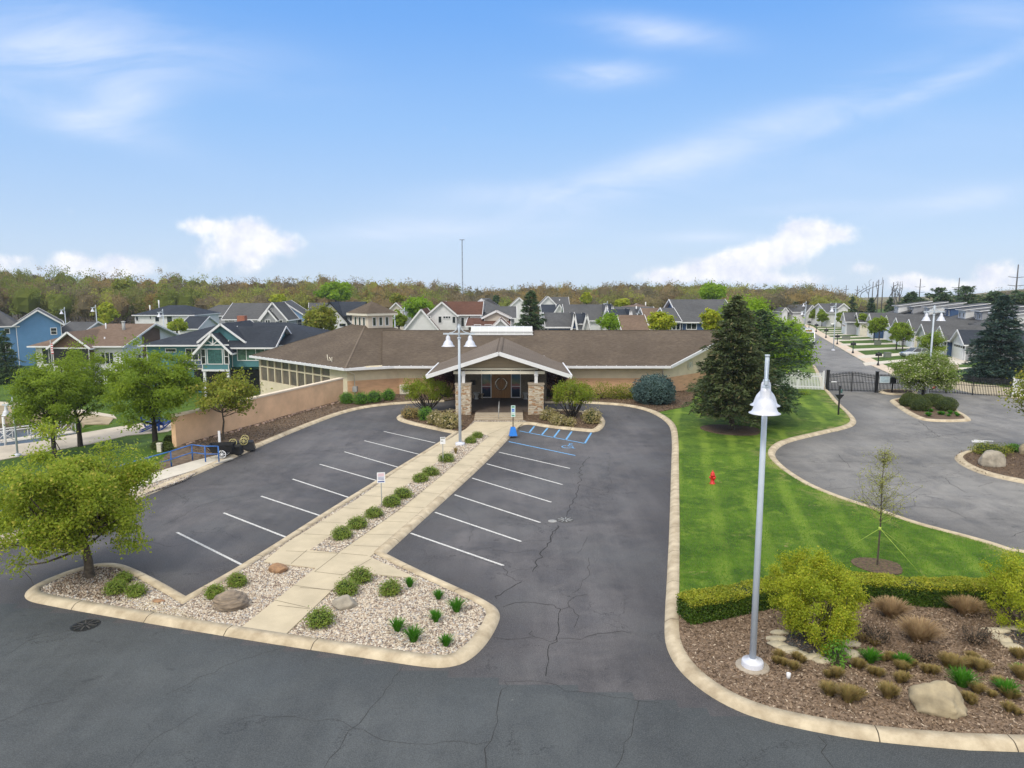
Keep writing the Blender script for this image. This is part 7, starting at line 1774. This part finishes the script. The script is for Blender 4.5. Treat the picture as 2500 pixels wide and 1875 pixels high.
simple('blue_house', 'navy blue house with broad grey roof left of the big spruce', 104, v3, (1725, 2230, 502, 320), [], [(1825, 540, 90, 58, 0, 1), (1922, 535, 10, 50, 0)], 'navy', 'rgrey', depth=15)
simple('small_blue_house', 'lower grey-roofed house with a white-framed patio door left of the navy blue house', 101, v3, (1620, 1740, 498, 392), [], [(1695, 545, 74, 60, 0, 1)], 'navy', 'rgrey')
# townhouses with garages along the right-hand street
tw = [('whitew', 'greyw'), ('whitew', 'navy'), ('whitew', 'whitew'), ('whitew', 'creamw'), ('creamw', 'greyw'), ('whitew', 'greyw'), ('whitew', 'navy'), ('whitew', 'creamw'), ('whitew', 'greyw')]
pk = [((1655, 577), 4.15), ((1505, 547), 4.3), ((1350, 530), 4.35), ((1245, 489), 4.7), ((1135, 476), 4.7), ((1055, 457), 4.7), ((910, 440), 4.8), ((800, 430), 4.8), ((690, 428), 4.7)]
words = ['first', 'second', 'third', 'fourth', 'fifth', 'sixth', 'seventh', 'eighth', 'ninth']
door_m = mat('garage_door', (.76, .78, .80), .5, .04, 2)
for i, (q, zr) in enumerate(pk):
    x, y = G(v4(*q), zr); ze = zr - 1.75; hw = 3.15 if i < 4 else 3.4
    h = House('townhouse', '%s townhouse up the street from the gates, %s' % (words[i], {'greyw': 'grey sided', 'navy': 'navy blue sided', 'whitew': 'white sided', 'creamw': 'cream sided'}[tw[i][1]]), x + .35, y, 0, -R(17), 'townhouses along the street')
    glen = 20 if i == 0 else 12
    h.body(0, glen, -hw, hw, 0, ze, zr, 'x', M[tw[i][1]], M['rgrey'] if i else M['rdark'], .4)
    h.part('garage_front', M['creamw' if i % 3 == 1 else 'whitew'], lambda m: (m.box(-.06, .02, -hw, hw, 0, ze), m.add([(-.06, -hw, ze), (-.06, hw, ze), (-.06, 0, zr - .1)], [(0, 1, 2)])))
    gd = h.part('garage_door', door_m, lambda m: m.box(-.12, -.05, -2.3, 2.3, 0, 2.25))
    mb = MB()
    for k in range(4): mb.box(-.14, -.11, -2.0 + k * 1.05, -1.15 + k * 1.05, 1.72, 2.02)
    mb.build('door_window', M['glass'], gd)
    if i < 4: h.part('wall_lantern', M['black'], lambda m: m.box(-.25, -.05, -hw + .3, -hw + .5, 1.7, 2.1))
    if i == 0: 
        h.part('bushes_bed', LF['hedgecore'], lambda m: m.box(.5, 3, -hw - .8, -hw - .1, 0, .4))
        continue
    mx = 9.0 if i != 1 else 8.0; my0 = -hw - .5; my1 = my0 + 10.5
    mw = [None, 'whitew', 'greyw', 'whitew', 'greyw', 'navy', 'whitew', 'greyw', 'navy'][i]
    h.body(mx, mx + 15.5, my0, my1, 0, 4.3, 6.75, 'y', M[mw], M['rgrey'], .4, trim=M['white'] if i in (1, 5) else M['rgrey'])
    # shed dormer on the street slope
    d0, d1 = my0 + 2.2, my0 + 6.4; dz = 6.45; dx0 = mx + 1.4; dx1 = mx + 7.4
    dm = M[['', 'whitew', 'navy', 'greyw', 'whitew', 'navy', 'whitew', 'greyw', 'whitew'][i]]
    mb = MB(); mb.add([(dx0, d0, 4.6), (dx1, d0, 6.2), (dx1, d0, 7.3), (dx0, d0, 6.4), (dx0, d1, 4.6), (dx1, d1, 6.2), (dx1, d1, 7.3), (dx0, d1, 6.4)], [(0, 1, 2, 3), (7, 6, 5, 4), (0, 3, 7, 4), (3, 2, 6, 7)]); dmo = mb.build('dormer', dm, h.t)
    mb = MB(); mb.slab([(dx0 - .5, d0 - .4, 6.45), (dx0 - .5, d1 + .4, 6.45), (dx1 + .5, d1 + .4, 7.45), (dx1 + .5, d0 - .4, 7.45)], .13); mb.build('dormer_roof', [M['rgrey'], M['white']], dmo)
    for yy in (d0 + 1.0, d1 - 1.0): lwin(h.t, (dx0 - .01, yy, 5.5), (0, 1, 0), (-1, 0, 0), .8, 1.0, fw=.1)
    if i in (1, 5): h.part('rear_gable', M['white'], lambda m: m.bar((mx - .4, my0 - .45, 4.2), (mx + 7.75, my0 - .45, 6.8), .1, .26))
# last houses at the end of the street
simple('end_house', 'grey-roofed house with white sloping dormers at the end of the street', 205, v4, (250, 520, 420, 362), [(360, 480, 430, 365, 2, None), (450, 560, 420, 360, 1, None)], [(430, 440, 40, 20, 2)], 'whitew', 'rgrey', g=0)
simple('end_house', 'grey-roofed house with a plain white gable at the end of the street, right', 190, v4, (540, 690, 425, 352), [(635, 735, 385, 352, 1.5, None)], [], 'whitew', 'rgrey', g=0)
simple('end_house', 'small white gabled house at the far left end of the street', 200, v4, None, [(165, 225, 410, 385, 0, 'whitew')], [], 'whitew', 'rgrey', g=0)

# ================================================================== VEHICLES
def car(name, label, loc, rz, paint, L=4.6, W=1.82, Hh=1.65, suv=True, cat='car'):
    t = thing(name, label, cat, loc, rz); mb = MB()
    st = [(-L / 2, .42, .72, .80), (-L / 2 + .15, .28, .86, .92), (-L * .3, .22, .95, 1), (-L * .12, .2, 1.0, 1), (L * .2, .2, 1.02, 1), (L * .42, .24, 1.0, .96), (L / 2, .40, .9, .86)]
    n = 8
    for (x, zb_, zt_, k) in st:
        w2 = W / 2 * k; mb.v += [(x, -w2 * .9, zb_), (x, -w2, zb_ + .15), (x, -w2, zt_ - .22), (x, -w2 * .9, zt_), (x, w2 * .9, zt_), (x, w2, zt_ - .22), (x, w2, zb_ + .15), (x, w2 * .9, zb_)]
    for i in range(len(st) - 1):
        for j in range(n): a, b = i * n + j, i * n + (j + 1) % n; mb.f.append((a, b, b + n, a + n)); mb.mi.append(0); mb.sm.append(True)
    mb.f += [tuple(range(n)), tuple((len(st) - 1) * n + n - 1 - j for j in range(n))]; mb.mi += [0, 0]; mb.sm += [False, False]
    mb.build('body', paint, t)
    r0, r1, r2, r3 = -L * .22, -L * .04, L * (.38 if suv else .18), L * (.46 if suv else .36); wb, wt = W / 2 * .94, W / 2 * .76; zb_, zt_ = .98, Hh
    mb = MB(); mb.add([(r0, -wb, zb_), (r1, -wt, zt_), (r2, -wt, zt_ - .02), (r3, -wb, zb_), (r0, wb, zb_), (r1, wt, zt_), (r2, wt, zt_ - .02), (r3, wb, zb_)], [(0, 3, 2, 1), (4, 5, 6, 7), (0, 1, 5, 4), (2, 3, 7, 6)]); mb.build('windows', M['glass'], t)
    mb = MB(); mb.box(r1 - .05, r2 + .05, -wt - .01, wt + .01, zt_ - .03, zt_ + .03)
    for s in (-1, 1):
        for a, b in ((r0, r1), (r3, r2), ((r0 + r3) / 2 + .1, (r1 + r2) / 2 + .1)): mb.bar((a, s * wb, zb_), (b, s * wt, zt_), .07)
    mb.build('roof', paint, t)
    for x in (-L * .31, L * .31):
        for s in (-1, 1):
            mb = MB(); mb.tube([(x, s * (W / 2 - .22), .34), (x, s * (W / 2 + .01), .34)], .34, 16); wh = mb.build('wheel', M['rubber'], t); mb = MB(); mb.tube([(x, s * (W / 2 - .1), .34), (x, s * (W / 2 + .02), .34)], .21, 10); mb.build('rim', M['grey'], wh)
    for s in (-1, 1):
        mb = MB(); mb.box(-L / 2 - .01, -L / 2 + .2, s * W * .36 - .18, s * W * .36 + .18, .62, .78); mb.build('headlight', mat('headlight', (.7, .72, .75), .15), t)
    return t
sil = mat('silver_paint', (.42, .46, .50), .25, .05, 2, metal=.6, coat=.6); wp = mat('white_car_paint', (.75, .77, .80), .3, .04, 2, coat=.6); dk = mat('dark_car_paint', (.02, .03, .06), .25, .1, 2, coat=.6); rp2 = mat('red_car_paint', (.45, .04, .02), .3, .1, 2, coat=.6)
c = G(v4(1285, 812), 0); car('silver_car', 'silver car parked on the nearest driveway behind the crabapple tree', (c[0] + .3, c[1] + .6, .04), R(8), sil, 3.9, 1.6, 1.45)
c = G(v4(645, 543), 0); car('white_car', 'white car parked on a driveway halfway up the townhouse street', (*c, .04), R(5), wp, 5.2, 1.9, 1.7, False)
c = G(v4(372, 500), 0); car('dark_car', 'dark blue car near the far end of the street', (*c, .04), R(5), dk, 5)
c = G(v4(1078, 628), 0); car('red_car', 'red car mostly hidden behind the street trees in front of the garages', (c[0], c[1], .04), R(5), rp2, 4.4)
# white van facing the camera on the street, behind the bright tree
c = G(v4(432, 690), 0); t = thing('delivery_van', 'white van with red marking standing on the street beside the bright green tree', 'van', (c[0] - .3, c[1] + 2, .0), R(-17))
mb = MB(); mb.box(-1.0, 1.0, -2.3, 3.2, .55, 2.75); mb.build('body', wp, t); mb = MB(); mb.add([(-1, -2.3, .5), (1, -2.3, .5), (1, -3.3, .5), (-1, -3.3, .5), (-1, -2.3, 2.2), (1, -2.3, 2.2), (1, -3.3, 1.25), (-1, -3.3, 1.25)], [(0, 1, 2, 3), (4, 7, 6, 5), (3, 2, 6, 7), (0, 3, 7, 4), (1, 5, 6, 2)]); mb.build('cab', wp, t)
mb = MB(); mb.add([(-.85, -3.22, 1.36), (.85, -3.22, 1.36), (.85, -2.38, 2.16), (-.85, -2.38, 2.16)], [(0, 1, 2, 3)]); mb.build('windscreen', M['glass'], t); mb = MB(); mb.box(-.5, .5, -2.32, -2.30, 2.3, 2.6); mb.build('red_marking', rp2, t)
for x in (-.9, .9):
    for y in (-2.5, 2.2): mb = MB(); mb.tube([(x - .12, y, .38), (x + .12, y, .38)], .38, 14); mb.build('wheel', M['rubber'], t)

# ================================================================== POLES AND WOODLAND
pm = mat('power_pole', (.10, .095, .10), .8)
for i, (f, q, arms, aw, Y, l) in enumerate([(v4, (2165, 20), 3, 3.2, 260, 'rightmost and largest power pole with three pairs of cross arms'), (v4, (1668, 132), 3, 3.2, 330, 'power pole with three cross arms above the dark spruces, second from the right'), (v4, (1340, 140), 3, 2.9, 400, 'power pole with three cross arms left of the dark spruces'),
                                     (v4, (1168, 165), 2, 1.6, 420, 'slim distant pole beside the right bare tree'), (v4, (1025, 150), 0, 1.6, 300, 'bare straight pole right of the left bare tree'), (v4, (988, 150), 0, 1, 300, 'tall bare pole through the left bare tree, right one'), (v4, (940, 165), 0, 1, 300, 'bare pole through the left bare tree, left one'), (v4, (808, 200), 1, 1.2, 330, 'thin distant pole left of the bare trees, nearer them'), (v4, (713, 195), 1, 1.2, 330, 'thin distant pole left of the bare trees, farther left'), (v4, (1112, 170), 0, 1, 300, 'bare pole in the right bare tree group')]):
    x, z = DD(f(*q), Y); t = thing('power_pole', l, 'power pole', (x, Y, 0)); mb = MB(); r_ = .30 if i < 3 else .22; mb.tube([(0, 0, -4), (0, 0, z * .5), (0, 0, z)], [r_ * 1.1, r_ * .9, r_ * .6], 6); mb.build('pole', pm, t)
    for k in range(arms): zz = z - (4.6 if i < 3 else 2) - k * (3.0 if i < 3 else 2.2); aw_ = aw; mb = MB(); mb.bar((-aw_, 0, zz + .25), (0, 0, zz - .1), .18); mb.bar((0, 0, zz - .1), (aw_, 0, zz + .25), .18); mb.build('cross_arm', pm, t)
t_, mast_z = thing('radio_mast', 'thin lattice radio mast above the wood', 'mast', (DD(F(998, 518), 260)[0], 260, -1)), DD(F(998, 518), 260)[1] + 1
mb = MB()
for a in range(3): c_ = Vector((.22 * math.cos(a * 2.09), .22 * math.sin(a * 2.09), 0)); mb.tube([c_, c_ * .6 + Vector((0, 0, mast_z))], .055, 4)
for k in range(40): a = k * 2.09; z = mast_z * k / 40; mb.bar((.2 * math.cos(a), .2 * math.sin(a), z), (.2 * math.cos(a + 2.09), .2 * math.sin(a + 2.09), z + mast_z / 40), .05)
mb.build('lattice', pm, t_); mb = MB(); mb.bar((-.9, 0, mast_z), (.9, 0, mast_z), .18); mb.build('antenna', pm, t_)
def bare_tree(label, f, q, top, w_, Y, seed):
    x, _ = DD(f(*q), Y); z = DD(f(q[0], top), Y)[1]; t = thing('bare_tree', label, 'tree', (x, Y, 0)); rg = np.random.default_rng(seed); mb = MB(); W_ = w_ / 3.456 * Y / FS / 2
    mb.tube([(0, 0, -2), (0, 0, z * .35)], [.40, .26], 6)
    for k in range(4):
        a = rg.uniform(0, 6.28); e = np.array([math.cos(a) * W_ * rg.uniform(.3, 1), math.sin(a) * W_ * .5, z * rg.uniform(.72, 1)]); P = limb(mb, (0, 0, z * rg.uniform(.15, .38)), e, .22, .09, rg, 8, 5, .22)
        for m_ in range(3): p = P[rg.integers(3, 8)]; limb(mb, p, p + np.array([rg.normal() * W_ * .3, rg.normal(), rg.uniform(1, 3)]), .11, .06, rg, 5, 4, .25)
    mb.build('trunk', pm, t)
bare_tree('gaunt dark leafless tree among poles, left one', v4, (930, 345), 185, 150, 290, 601); bare_tree('gaunt dark leafless tree among poles, right one', v4, (1115, 340), 190, 70, 290, 602); bare_tree('thin dark leafless tree right of the other two', v4, (1155, 345), 205, 70, 292, 603)

# woodland seen as one mass
frng = np.random.default_rng(77)
fx = [0, 60, 100, 150, 250, 330, 380, 400, 460, 520, 620, 700, 760, 850, 900, 960, 1010, 1060, 1110, 1150, 1200, 1260, 1340, 1420, 1500, 1560, 1640, 1700, 1750, 1800, 1830, 1870, 1930, 1990, 2040, 2100, 2160, 2212]
fy = [577, 578, 582, 585, 595, 594, 588, 595, 603, 603, 600, 592, 600, 606, 608, 613, 622, 624, 622, 614, 618, 620, 612, 610, 613, 613, 619, 620, 621, 626, 645, 648, 642, 646, 640, 634, 624, 614]
pal = np.array([(.125, .095, .066), (.13, .11, .07), (.155, .12, .08), (.115, .115, .05), (.155, .145, .06), (.10, .09, .07), (.175, .13, .065), (.13, .15, .05), (.18, .19, .055), (.12, .10, .08), (.14, .115, .085)])
Vs, Fs, Cs_, kk = [], [], [], 0
tv = MB()
def blob_tree(x, y, g0, ht, rw, col, n, bare):
    global kk
    nc = 30; C = crown_clumps(frng, nc, (rw, rw, ht * .36), np.array([0, 0, ht * .62]), .3, -.9, .5)
    pos = np.repeat(C, n // nc, 0); pos = pos + frng.normal(size=pos.shape) * (rw * .15); m = len(pos)
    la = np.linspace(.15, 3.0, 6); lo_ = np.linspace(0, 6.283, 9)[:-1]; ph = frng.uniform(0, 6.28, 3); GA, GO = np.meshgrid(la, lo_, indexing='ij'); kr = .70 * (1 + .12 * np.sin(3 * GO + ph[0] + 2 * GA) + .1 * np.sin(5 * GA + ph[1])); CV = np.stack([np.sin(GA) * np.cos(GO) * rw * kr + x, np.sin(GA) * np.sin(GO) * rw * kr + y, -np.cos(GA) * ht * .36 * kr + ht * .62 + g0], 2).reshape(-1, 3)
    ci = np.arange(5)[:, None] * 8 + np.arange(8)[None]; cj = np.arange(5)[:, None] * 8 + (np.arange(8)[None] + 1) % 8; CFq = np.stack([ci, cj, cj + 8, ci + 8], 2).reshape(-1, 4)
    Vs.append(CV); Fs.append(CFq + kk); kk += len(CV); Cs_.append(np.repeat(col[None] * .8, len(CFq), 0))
    N = frng.normal(size=(m, 3)); U = unit(frng.normal(size=(m, 3)) + np.array([0, 0, .9 if bare else .1])); Vv = unit(np.cross(U, N)); s = frng.uniform(.2, .5, (m, 1)) * (1 if bare else .7)
    V, Fq = quads(pos, U * s, Vv * s * (.3 if bare else .62)); V = V + np.array([x, y, g0]); Vs.append(V); Fs.append(Fq + kk); kk += len(V)
    Cs_.append(np.clip(np.repeat(col[None], m, 0) * frng.uniform(.8, 1.2, (m, 1)) * frng.uniform(.95, 1.05, (m, 3)), 0, 1))
    tv.tube([(x, y, g0 - .3), (x, y, g0 + ht * .5), (x + frng.normal() * .5, y, g0 + ht * .9)], [.22, .15, .05], 4, cap=False)
    for i in range(0, nc, 3): a = C[i]; tv.tube([(x, y, g0 + ht * frng.uniform(.25, .5)), (x + a[0] * .5, y + a[1] * .5, g0 + a[2] * .8), (x + a[0], y + a[1], g0 + a[2])], [.10, .06, .03], 3, cap=False)
nt = 0
for row, (Ya, drop, cnt, lo, hi) in enumerate([(205, 34, 52, -40, 1000), (222, 20, 54, -60, 1080), (245, 8, 56, -60, 1150), (262, 0, 56, -80, 1850), (285, -1, 54, -80, 1850), (205, 22, 20, 1080, 1600), (232, 9, 24, 1080, 1850), (310, 0, 30, 900, 1850), (215, 14, 16, 1560, 1850)]):
    for i in range(cnt):
        px = lo + (hi - lo) * (i + frng.uniform(.1, .9)) / cnt; py = np.interp(px, fx, fy) - 5 + drop + abs(frng.normal()) * 5; Y = Ya + frng.uniform(-9, 9)
        x, z = DD(F(px, py), Y); g0 = T(x, Y) if x < 22 else 0; ht = max(6, z - g0); col = pal[frng.integers(len(pal))] * frng.uniform(1.6, 2.05) * np.array((1.03, 1.03, .78)); bare = frng.random() < .62
        if 0 < px < 420 and frng.random() < .3: col = np.array((.20, .24, .05)); bare = False
        blob_tree(x, Y, g0, ht, frng.uniform(3.2, 5.6), col, 1250, bare); nt += 1
for i in range(210):                                     # low distant band on the right
    px = frng.uniform(1810, 2330); py = np.interp(px, fx, fy) + abs(frng.normal()) * 4 + frng.uniform(0, 16); Y = frng.uniform(340, 470)
    x, z = DD(F(px, py), Y); ht = frng.uniform(9, 13); col = np.array([(.30, .26, .13), (.26, .19, .12), (.26, .24, .10), (.20, .17, .11)])[frng.integers(4)]
    blob_tree(x, Y, z - ht, ht, frng.uniform(5, 9), col, 300, frng.random() < .5)
fm = bpy.data.materials.new('woodland_leaves'); fm.use_nodes = True; w = NT(fm.node_tree); b_ = w.n['Principled BSDF']; at = w.node('ShaderNodeAttribute', attribute_name='tint'); w.put(b_.inputs['Base Color'], at.outputs['Color']); b_.inputs['Roughness'].default_value = .9; b_.inputs['Specular IOR Level'].default_value = .1
t_ = w.node('ShaderNodeBsdfTranslucent'); w.put(t_.inputs[0], at.outputs['Color']); ms = w.node('ShaderNodeMixShader'); ms.inputs[0].default_value = .45; w.l.new(b_.outputs[0], ms.inputs[1]); w.l.new(t_.outputs[0], ms.inputs[2]); w.l.new(ms.outputs[0], w.n['Material Output'].inputs[0])
V = np.concatenate(Vs); Fq = np.concatenate(Fs); o = npmesh('forest', V, Fq, fm, attr=('tint', np.concatenate(Cs_), 'FACE')); tag(o, kind='stuff'); o['label'] = 'mixed brown and spring green woodland along the horizon'
tag(tv.build('forest_branches', mat('forest_bark', (.17, .14, .12), .95)), kind='stuff')
# undergrowth floor of the wood
mb = MB(); mb.poly([(-330, 196, T(-330, 196) + .1), (30, 196, .1), (30, 320, .1), (-330, 320, T(-330, 320) + .1)]); tag(mb.build('forest_floor', mat('forest_litter', (.09, .07, .045), .95, .4, .3)), kind='structure')

# ================================================================== ROCKS AND LOOSE GROUND
gran = mat('boulder_granite', (.36, .32, .26), .85, .25, 2.2, .8, 14, col2=(.20, .18, .15)); sand = mat('boulder_sandstone', (.40, .335, .22), .85, .18, 1.6, .9, 9, col2=(.22, .185, .125)); slate = mat('boulder_layered', (.28, .22, .16), .85, .4, 3, 1.2, 12, stretch=(1, 1, 7), col2=(.12, .10, .085)); rust = mat('boulder_rust', (.34, .20, .11), .85, .3, 4, .8, col2=(.19, .12, .075)); flag_ = mat('flagstone', (.50, .44, .32), .85, .2, 3, .6, col2=(.34, .30, .22))
c = G(v6(375, 1215), .1); rock('boulder', 'smooth pale grey boulder beside the walkway in the front gravel bed', (*c, .1), (.44, .33, .28), gran, 701, R(15), rough=.16)
c = G(v5(1485, 1215), .1); rock('boulder', 'large layered brown boulder left of the walkway', (*c, .1), (.60, .42, .38), slate, 702, R(12), layered=True)
c = G(v5(1795, 985), .1); rock('boulder', 'flat rust-coloured rock at the top of the left gravel bed', (*c, .1), (.38, .32, .24), rust, 703, 0)
c = G(v5(1018, 1180), .1); rock('stone', 'small flat brown stone in the tan gravel', (*c, .1), (.22, .14, .07), rust, 704, 0, 2)
c = G(v7(1700, 1195), .12); rock('boulder', 'big sandy boulder in the front of the right mulch bed', (*c, .08), (.68, .46, .50), sand, 705, R(-12), rough=.42)
c = G(v8(1985, 872), .1); rock('boulder', 'rounded grey-tan boulder in the island at the right', (c[0], c[1], .08), (.92, .66, .62), gran, 706, R(10), rough=.3)
c = G(v8(2230, 800), .1); rock('boulder', 'tan boulder cut by the right edge of the photo', (c[0] + .3, c[1], .08), (.7, .6, .6), sand, 707, 0)
for i, (q, a, b) in enumerate([((738, 742), .34, .16), ((725, 775), .34, .17), ((738, 812), .34, .22), ((798, 838), .36, .24), ((862, 868), .42, .18), ((935, 885), .38, .18), ((1010, 905), .36, .2), ((1150, 800), .42, .24), ((1165, 860), .26, .32), ((1110, 760), .3, .18), ((2040, 725), .46, .2), ((2085, 780), .3, .35), ((2140, 820), .3, .3), ((2150, 715), .4, .14)]):
    c = G(v7(*q), .12); rock('edging_stone', '%s flat stone of the ring around the %s golden shrub' % (ORD[i if i < 10 else i - 10], 'near' if i < 10 else 'right'), (*c, .12), (a, b, .09), flag_, 720 + i, rnd.uniform(-.5, .5), 2, 'stones ringing the golden shrubs', rough=.25)
pr_ = [G(v7(*q), .12) for q in [(770, 745), (760, 800), (830, 850), (960, 890), (1100, 880), (1130, 810), (1080, 760), (900, 720)]]
surf('slate_chips', pr_, .135, gravelmat('slate_chips', [(0, (.07, .075, .08)), (.4, (.12, .12, .12)), (.75, (.04, .04, .045))], 24), 'stuff')
surf('slate_chips', [G(v7(*q), .12) for q in [(2080, 730), (2110, 790), (2220, 860), (2400, 860), (2400, 730), (2200, 715)]], .135, MATS.get('x') or bpy.data.materials['slate_chips'], 'stuff')
def scatter(name, P, n, z, sizes, m, seed, kind='stone', cols=None, holes=()):
    rg = np.random.default_rng(seed); P_ = np.array(P); lo, hi = P_.min(0), P_.max(0); pts = np.empty((0, 2))
    while len(pts) < n:
        c_ = rg.uniform(lo, hi, (n * 2, 2)); ok = in_np(c_[:, 0], c_[:, 1], P)
        for h_ in holes: ok &= ~in_np(c_[:, 0], c_[:, 1], h_)
        pts = np.concatenate([pts, c_[ok]])
    pts = pts[:n]; s = rg.uniform(*sizes, n)
    if kind == 'stone':
        base = np.array([(1, 0, 0), (0, 1, 0), (-1, 0, 0), (0, -1, 0), (0, 0, .8), (0, 0, -.5)], float); tri = np.array([(0, 1, 4), (1, 2, 4), (2, 3, 4), (3, 0, 4)])
        a = rg.uniform(0, 6.28, n); ca, sa = np.cos(a), np.sin(a); b = base[None] * rg.uniform(.6, 1.3, (n, 6, 1)) * s[:, None, None]
        x = b[:, :, 0] * ca[:, None] - b[:, :, 1] * sa[:, None]; y = b[:, :, 0] * sa[:, None] + b[:, :, 1] * ca[:, None]
        V = np.stack([x + pts[:, :1], y + pts[:, 1:], b[:, :, 2] + z], 2).reshape(-1, 3); Fq = (np.arange(n)[:, None, None] * 6 + tri[None]).reshape(-1, 3); k_ = 4
    else:
        C = np.concatenate([pts, np.full((n, 1), z) + rg.uniform(0, .02, (n, 1))], 1); N = rg.normal(size=(n, 3)) * .5 + np.array([0, 0, 1]); U = unit(np.cross(N, rg.normal(size=(n, 3)))); Vv = unit(np.cross(N, U))
        V, Fq = quads(C, U * s[:, None], Vv * s[:, None] * .35)
    o = npmesh(name, V, Fq, m); return tag(o, kind='stuff')
def islmat(name, stops, rough=.8):
    m = bpy.data.materials.new(name); m.use_nodes = True; w = NT(m.node_tree); b_ = w.n['Principled BSDF']; g_ = w.node('ShaderNodeNewGeometry').outputs['Random Per Island']; w.put(b_.inputs['Base Color'], w.ramp(g_, stops, 'CONSTANT')); b_.inputs['Roughness'].default_value = rough; b_.inputs['Specular IOR Level'].default_value = .25; return m
gst = islmat('pebbles', gr_cols)
gA = offset(ISL, .55); front = [p for p in gA if p[1] < 33.5]
scatter('gravel', front, 26000, .10, (.018, .05), gst, 801, holes=[WP])
scatter('gravel', [G(v6(*p), .14) for p in [(150, 850), (330, 868), (740, 580), (1100, 285), (1300, 118), (1130, 150), (900, 340), (600, 560)]], 7000, .158, (.02, .055), gst, 802)
scatter('gravel', gp, 5000, .118, (.02, .05), gst, 803)
chip = islmat('mulch_chips', [(0, (.17, .115, .075)), (.2, (.07, .047, .03)), (.4, (.27, .195, .135)), (.6, (.12, .08, .05)), (.8, (.34, .26, .19)), (.93, (.44, .36, .28))], .95)
scatter('mulch', bed + [(24, 21.5)] + hedge_line[::-1], 42000, .13, (.02, .065), chip, 804, 'chip')
chip2 = islmat('mulch_chips_dark', [(0, (.13, .085, .055)), (.3, (.06, .04, .027)), (.6, (.19, .13, .085)), (.88, (.27, .20, .135))], .95)
scatter('mulch', B1, 4000, .125, (.03, .08), chip2, 805, 'chip'); scatter('mulch', B2, 4000, .125, (.03, .08), chip2, 806, 'chip'); scatter('mulch', fb + [(19, 72), (14, 69.2), (4, 69.15)], 6000, .128, (.04, .1), chip2, 807, 'chip')
scatter('mulch', [(p[0], p[1]) for p in bl if p[1] > 40] + [(-4.6, 66.6)] + wall_foot, 15000, .105, (.03, .08), chip2, 808, 'chip'); scatter('mulch', IG, 7000, .12, (.03, .08), chip2, 809, 'chip')
isl_tree = [G(v5(*p), .1) for p in [(300, 1120), (420, 1020), (600, 960), (760, 965), (860, 1060), (780, 1180), (560, 1170)]]
scatter('mulch', isl_tree, 3500, .115, (.02, .06), chip, 810, 'chip')
# coarse turf blades so the lawn edge reads against kerb and hedge
rg = np.random.default_rng(820); n = 60000; lw = np.array(LAWN)
c_ = rg.uniform((4.4, 21.5), (24, 44), (n * 3, 2)); ok = in_np(c_[:, 0], c_[:, 1], LAWN) & (rg.random(len(c_)) < np.clip(26 / c_[:, 1], 0, 1) ** 2); ok &= ~in_np(c_[:, 0], c_[:, 1], bed + [(24, 21.5)] + hedge_line[::-1]); c_ = c_[ok][:n]; n = len(c_)
a = rg.uniform(0, 6.28, n); h_ = rg.uniform(.03, .075, n); w_ = .006 + .006 * rg.random(n); dx, dy = np.cos(a), np.sin(a); z0 = .10
P = np.stack([np.stack([c_[:, 0] - dx * w_, c_[:, 1] - dy * w_, np.full(n, z0)], 1), np.stack([c_[:, 0] + dx * w_, c_[:, 1] + dy * w_, np.full(n, z0)], 1), np.stack([c_[:, 0] + rg.normal(size=n) * .03, c_[:, 1] + rg.normal(size=n) * .03, z0 + h_], 1)], 1).reshape(-1, 3)
o = npmesh('grass', P, np.arange(n * 3).reshape(-1, 3), leafmat('grass_blades', (.06, .17, .012), (.16, .32, .03), None, .2, .4)); tag(o, kind='stuff')

# ================================================================== AIR
hz_ = MB(); hz_.box(-700, 820, -60, 900, -40, 42)
hm = bpy.data.materials.new('haze'); hm.use_nodes = True; w = NT(hm.node_tree); w.n.remove(w.n['Principled BSDF'])
pv = w.node('ShaderNodeVolumePrincipled'); pv.inputs['Color'].default_value = (.80, .88, 1, 1); pv.inputs['Density'].default_value = .0002; pv.inputs['Anisotropy'].default_value = .2
w.l.new(pv.outputs[0], w.n['Material Output'].inputs['Volume'])
tag(hz_.build('haze', hm), kind='stuff')
SC.cycles.volume_bounces = 0
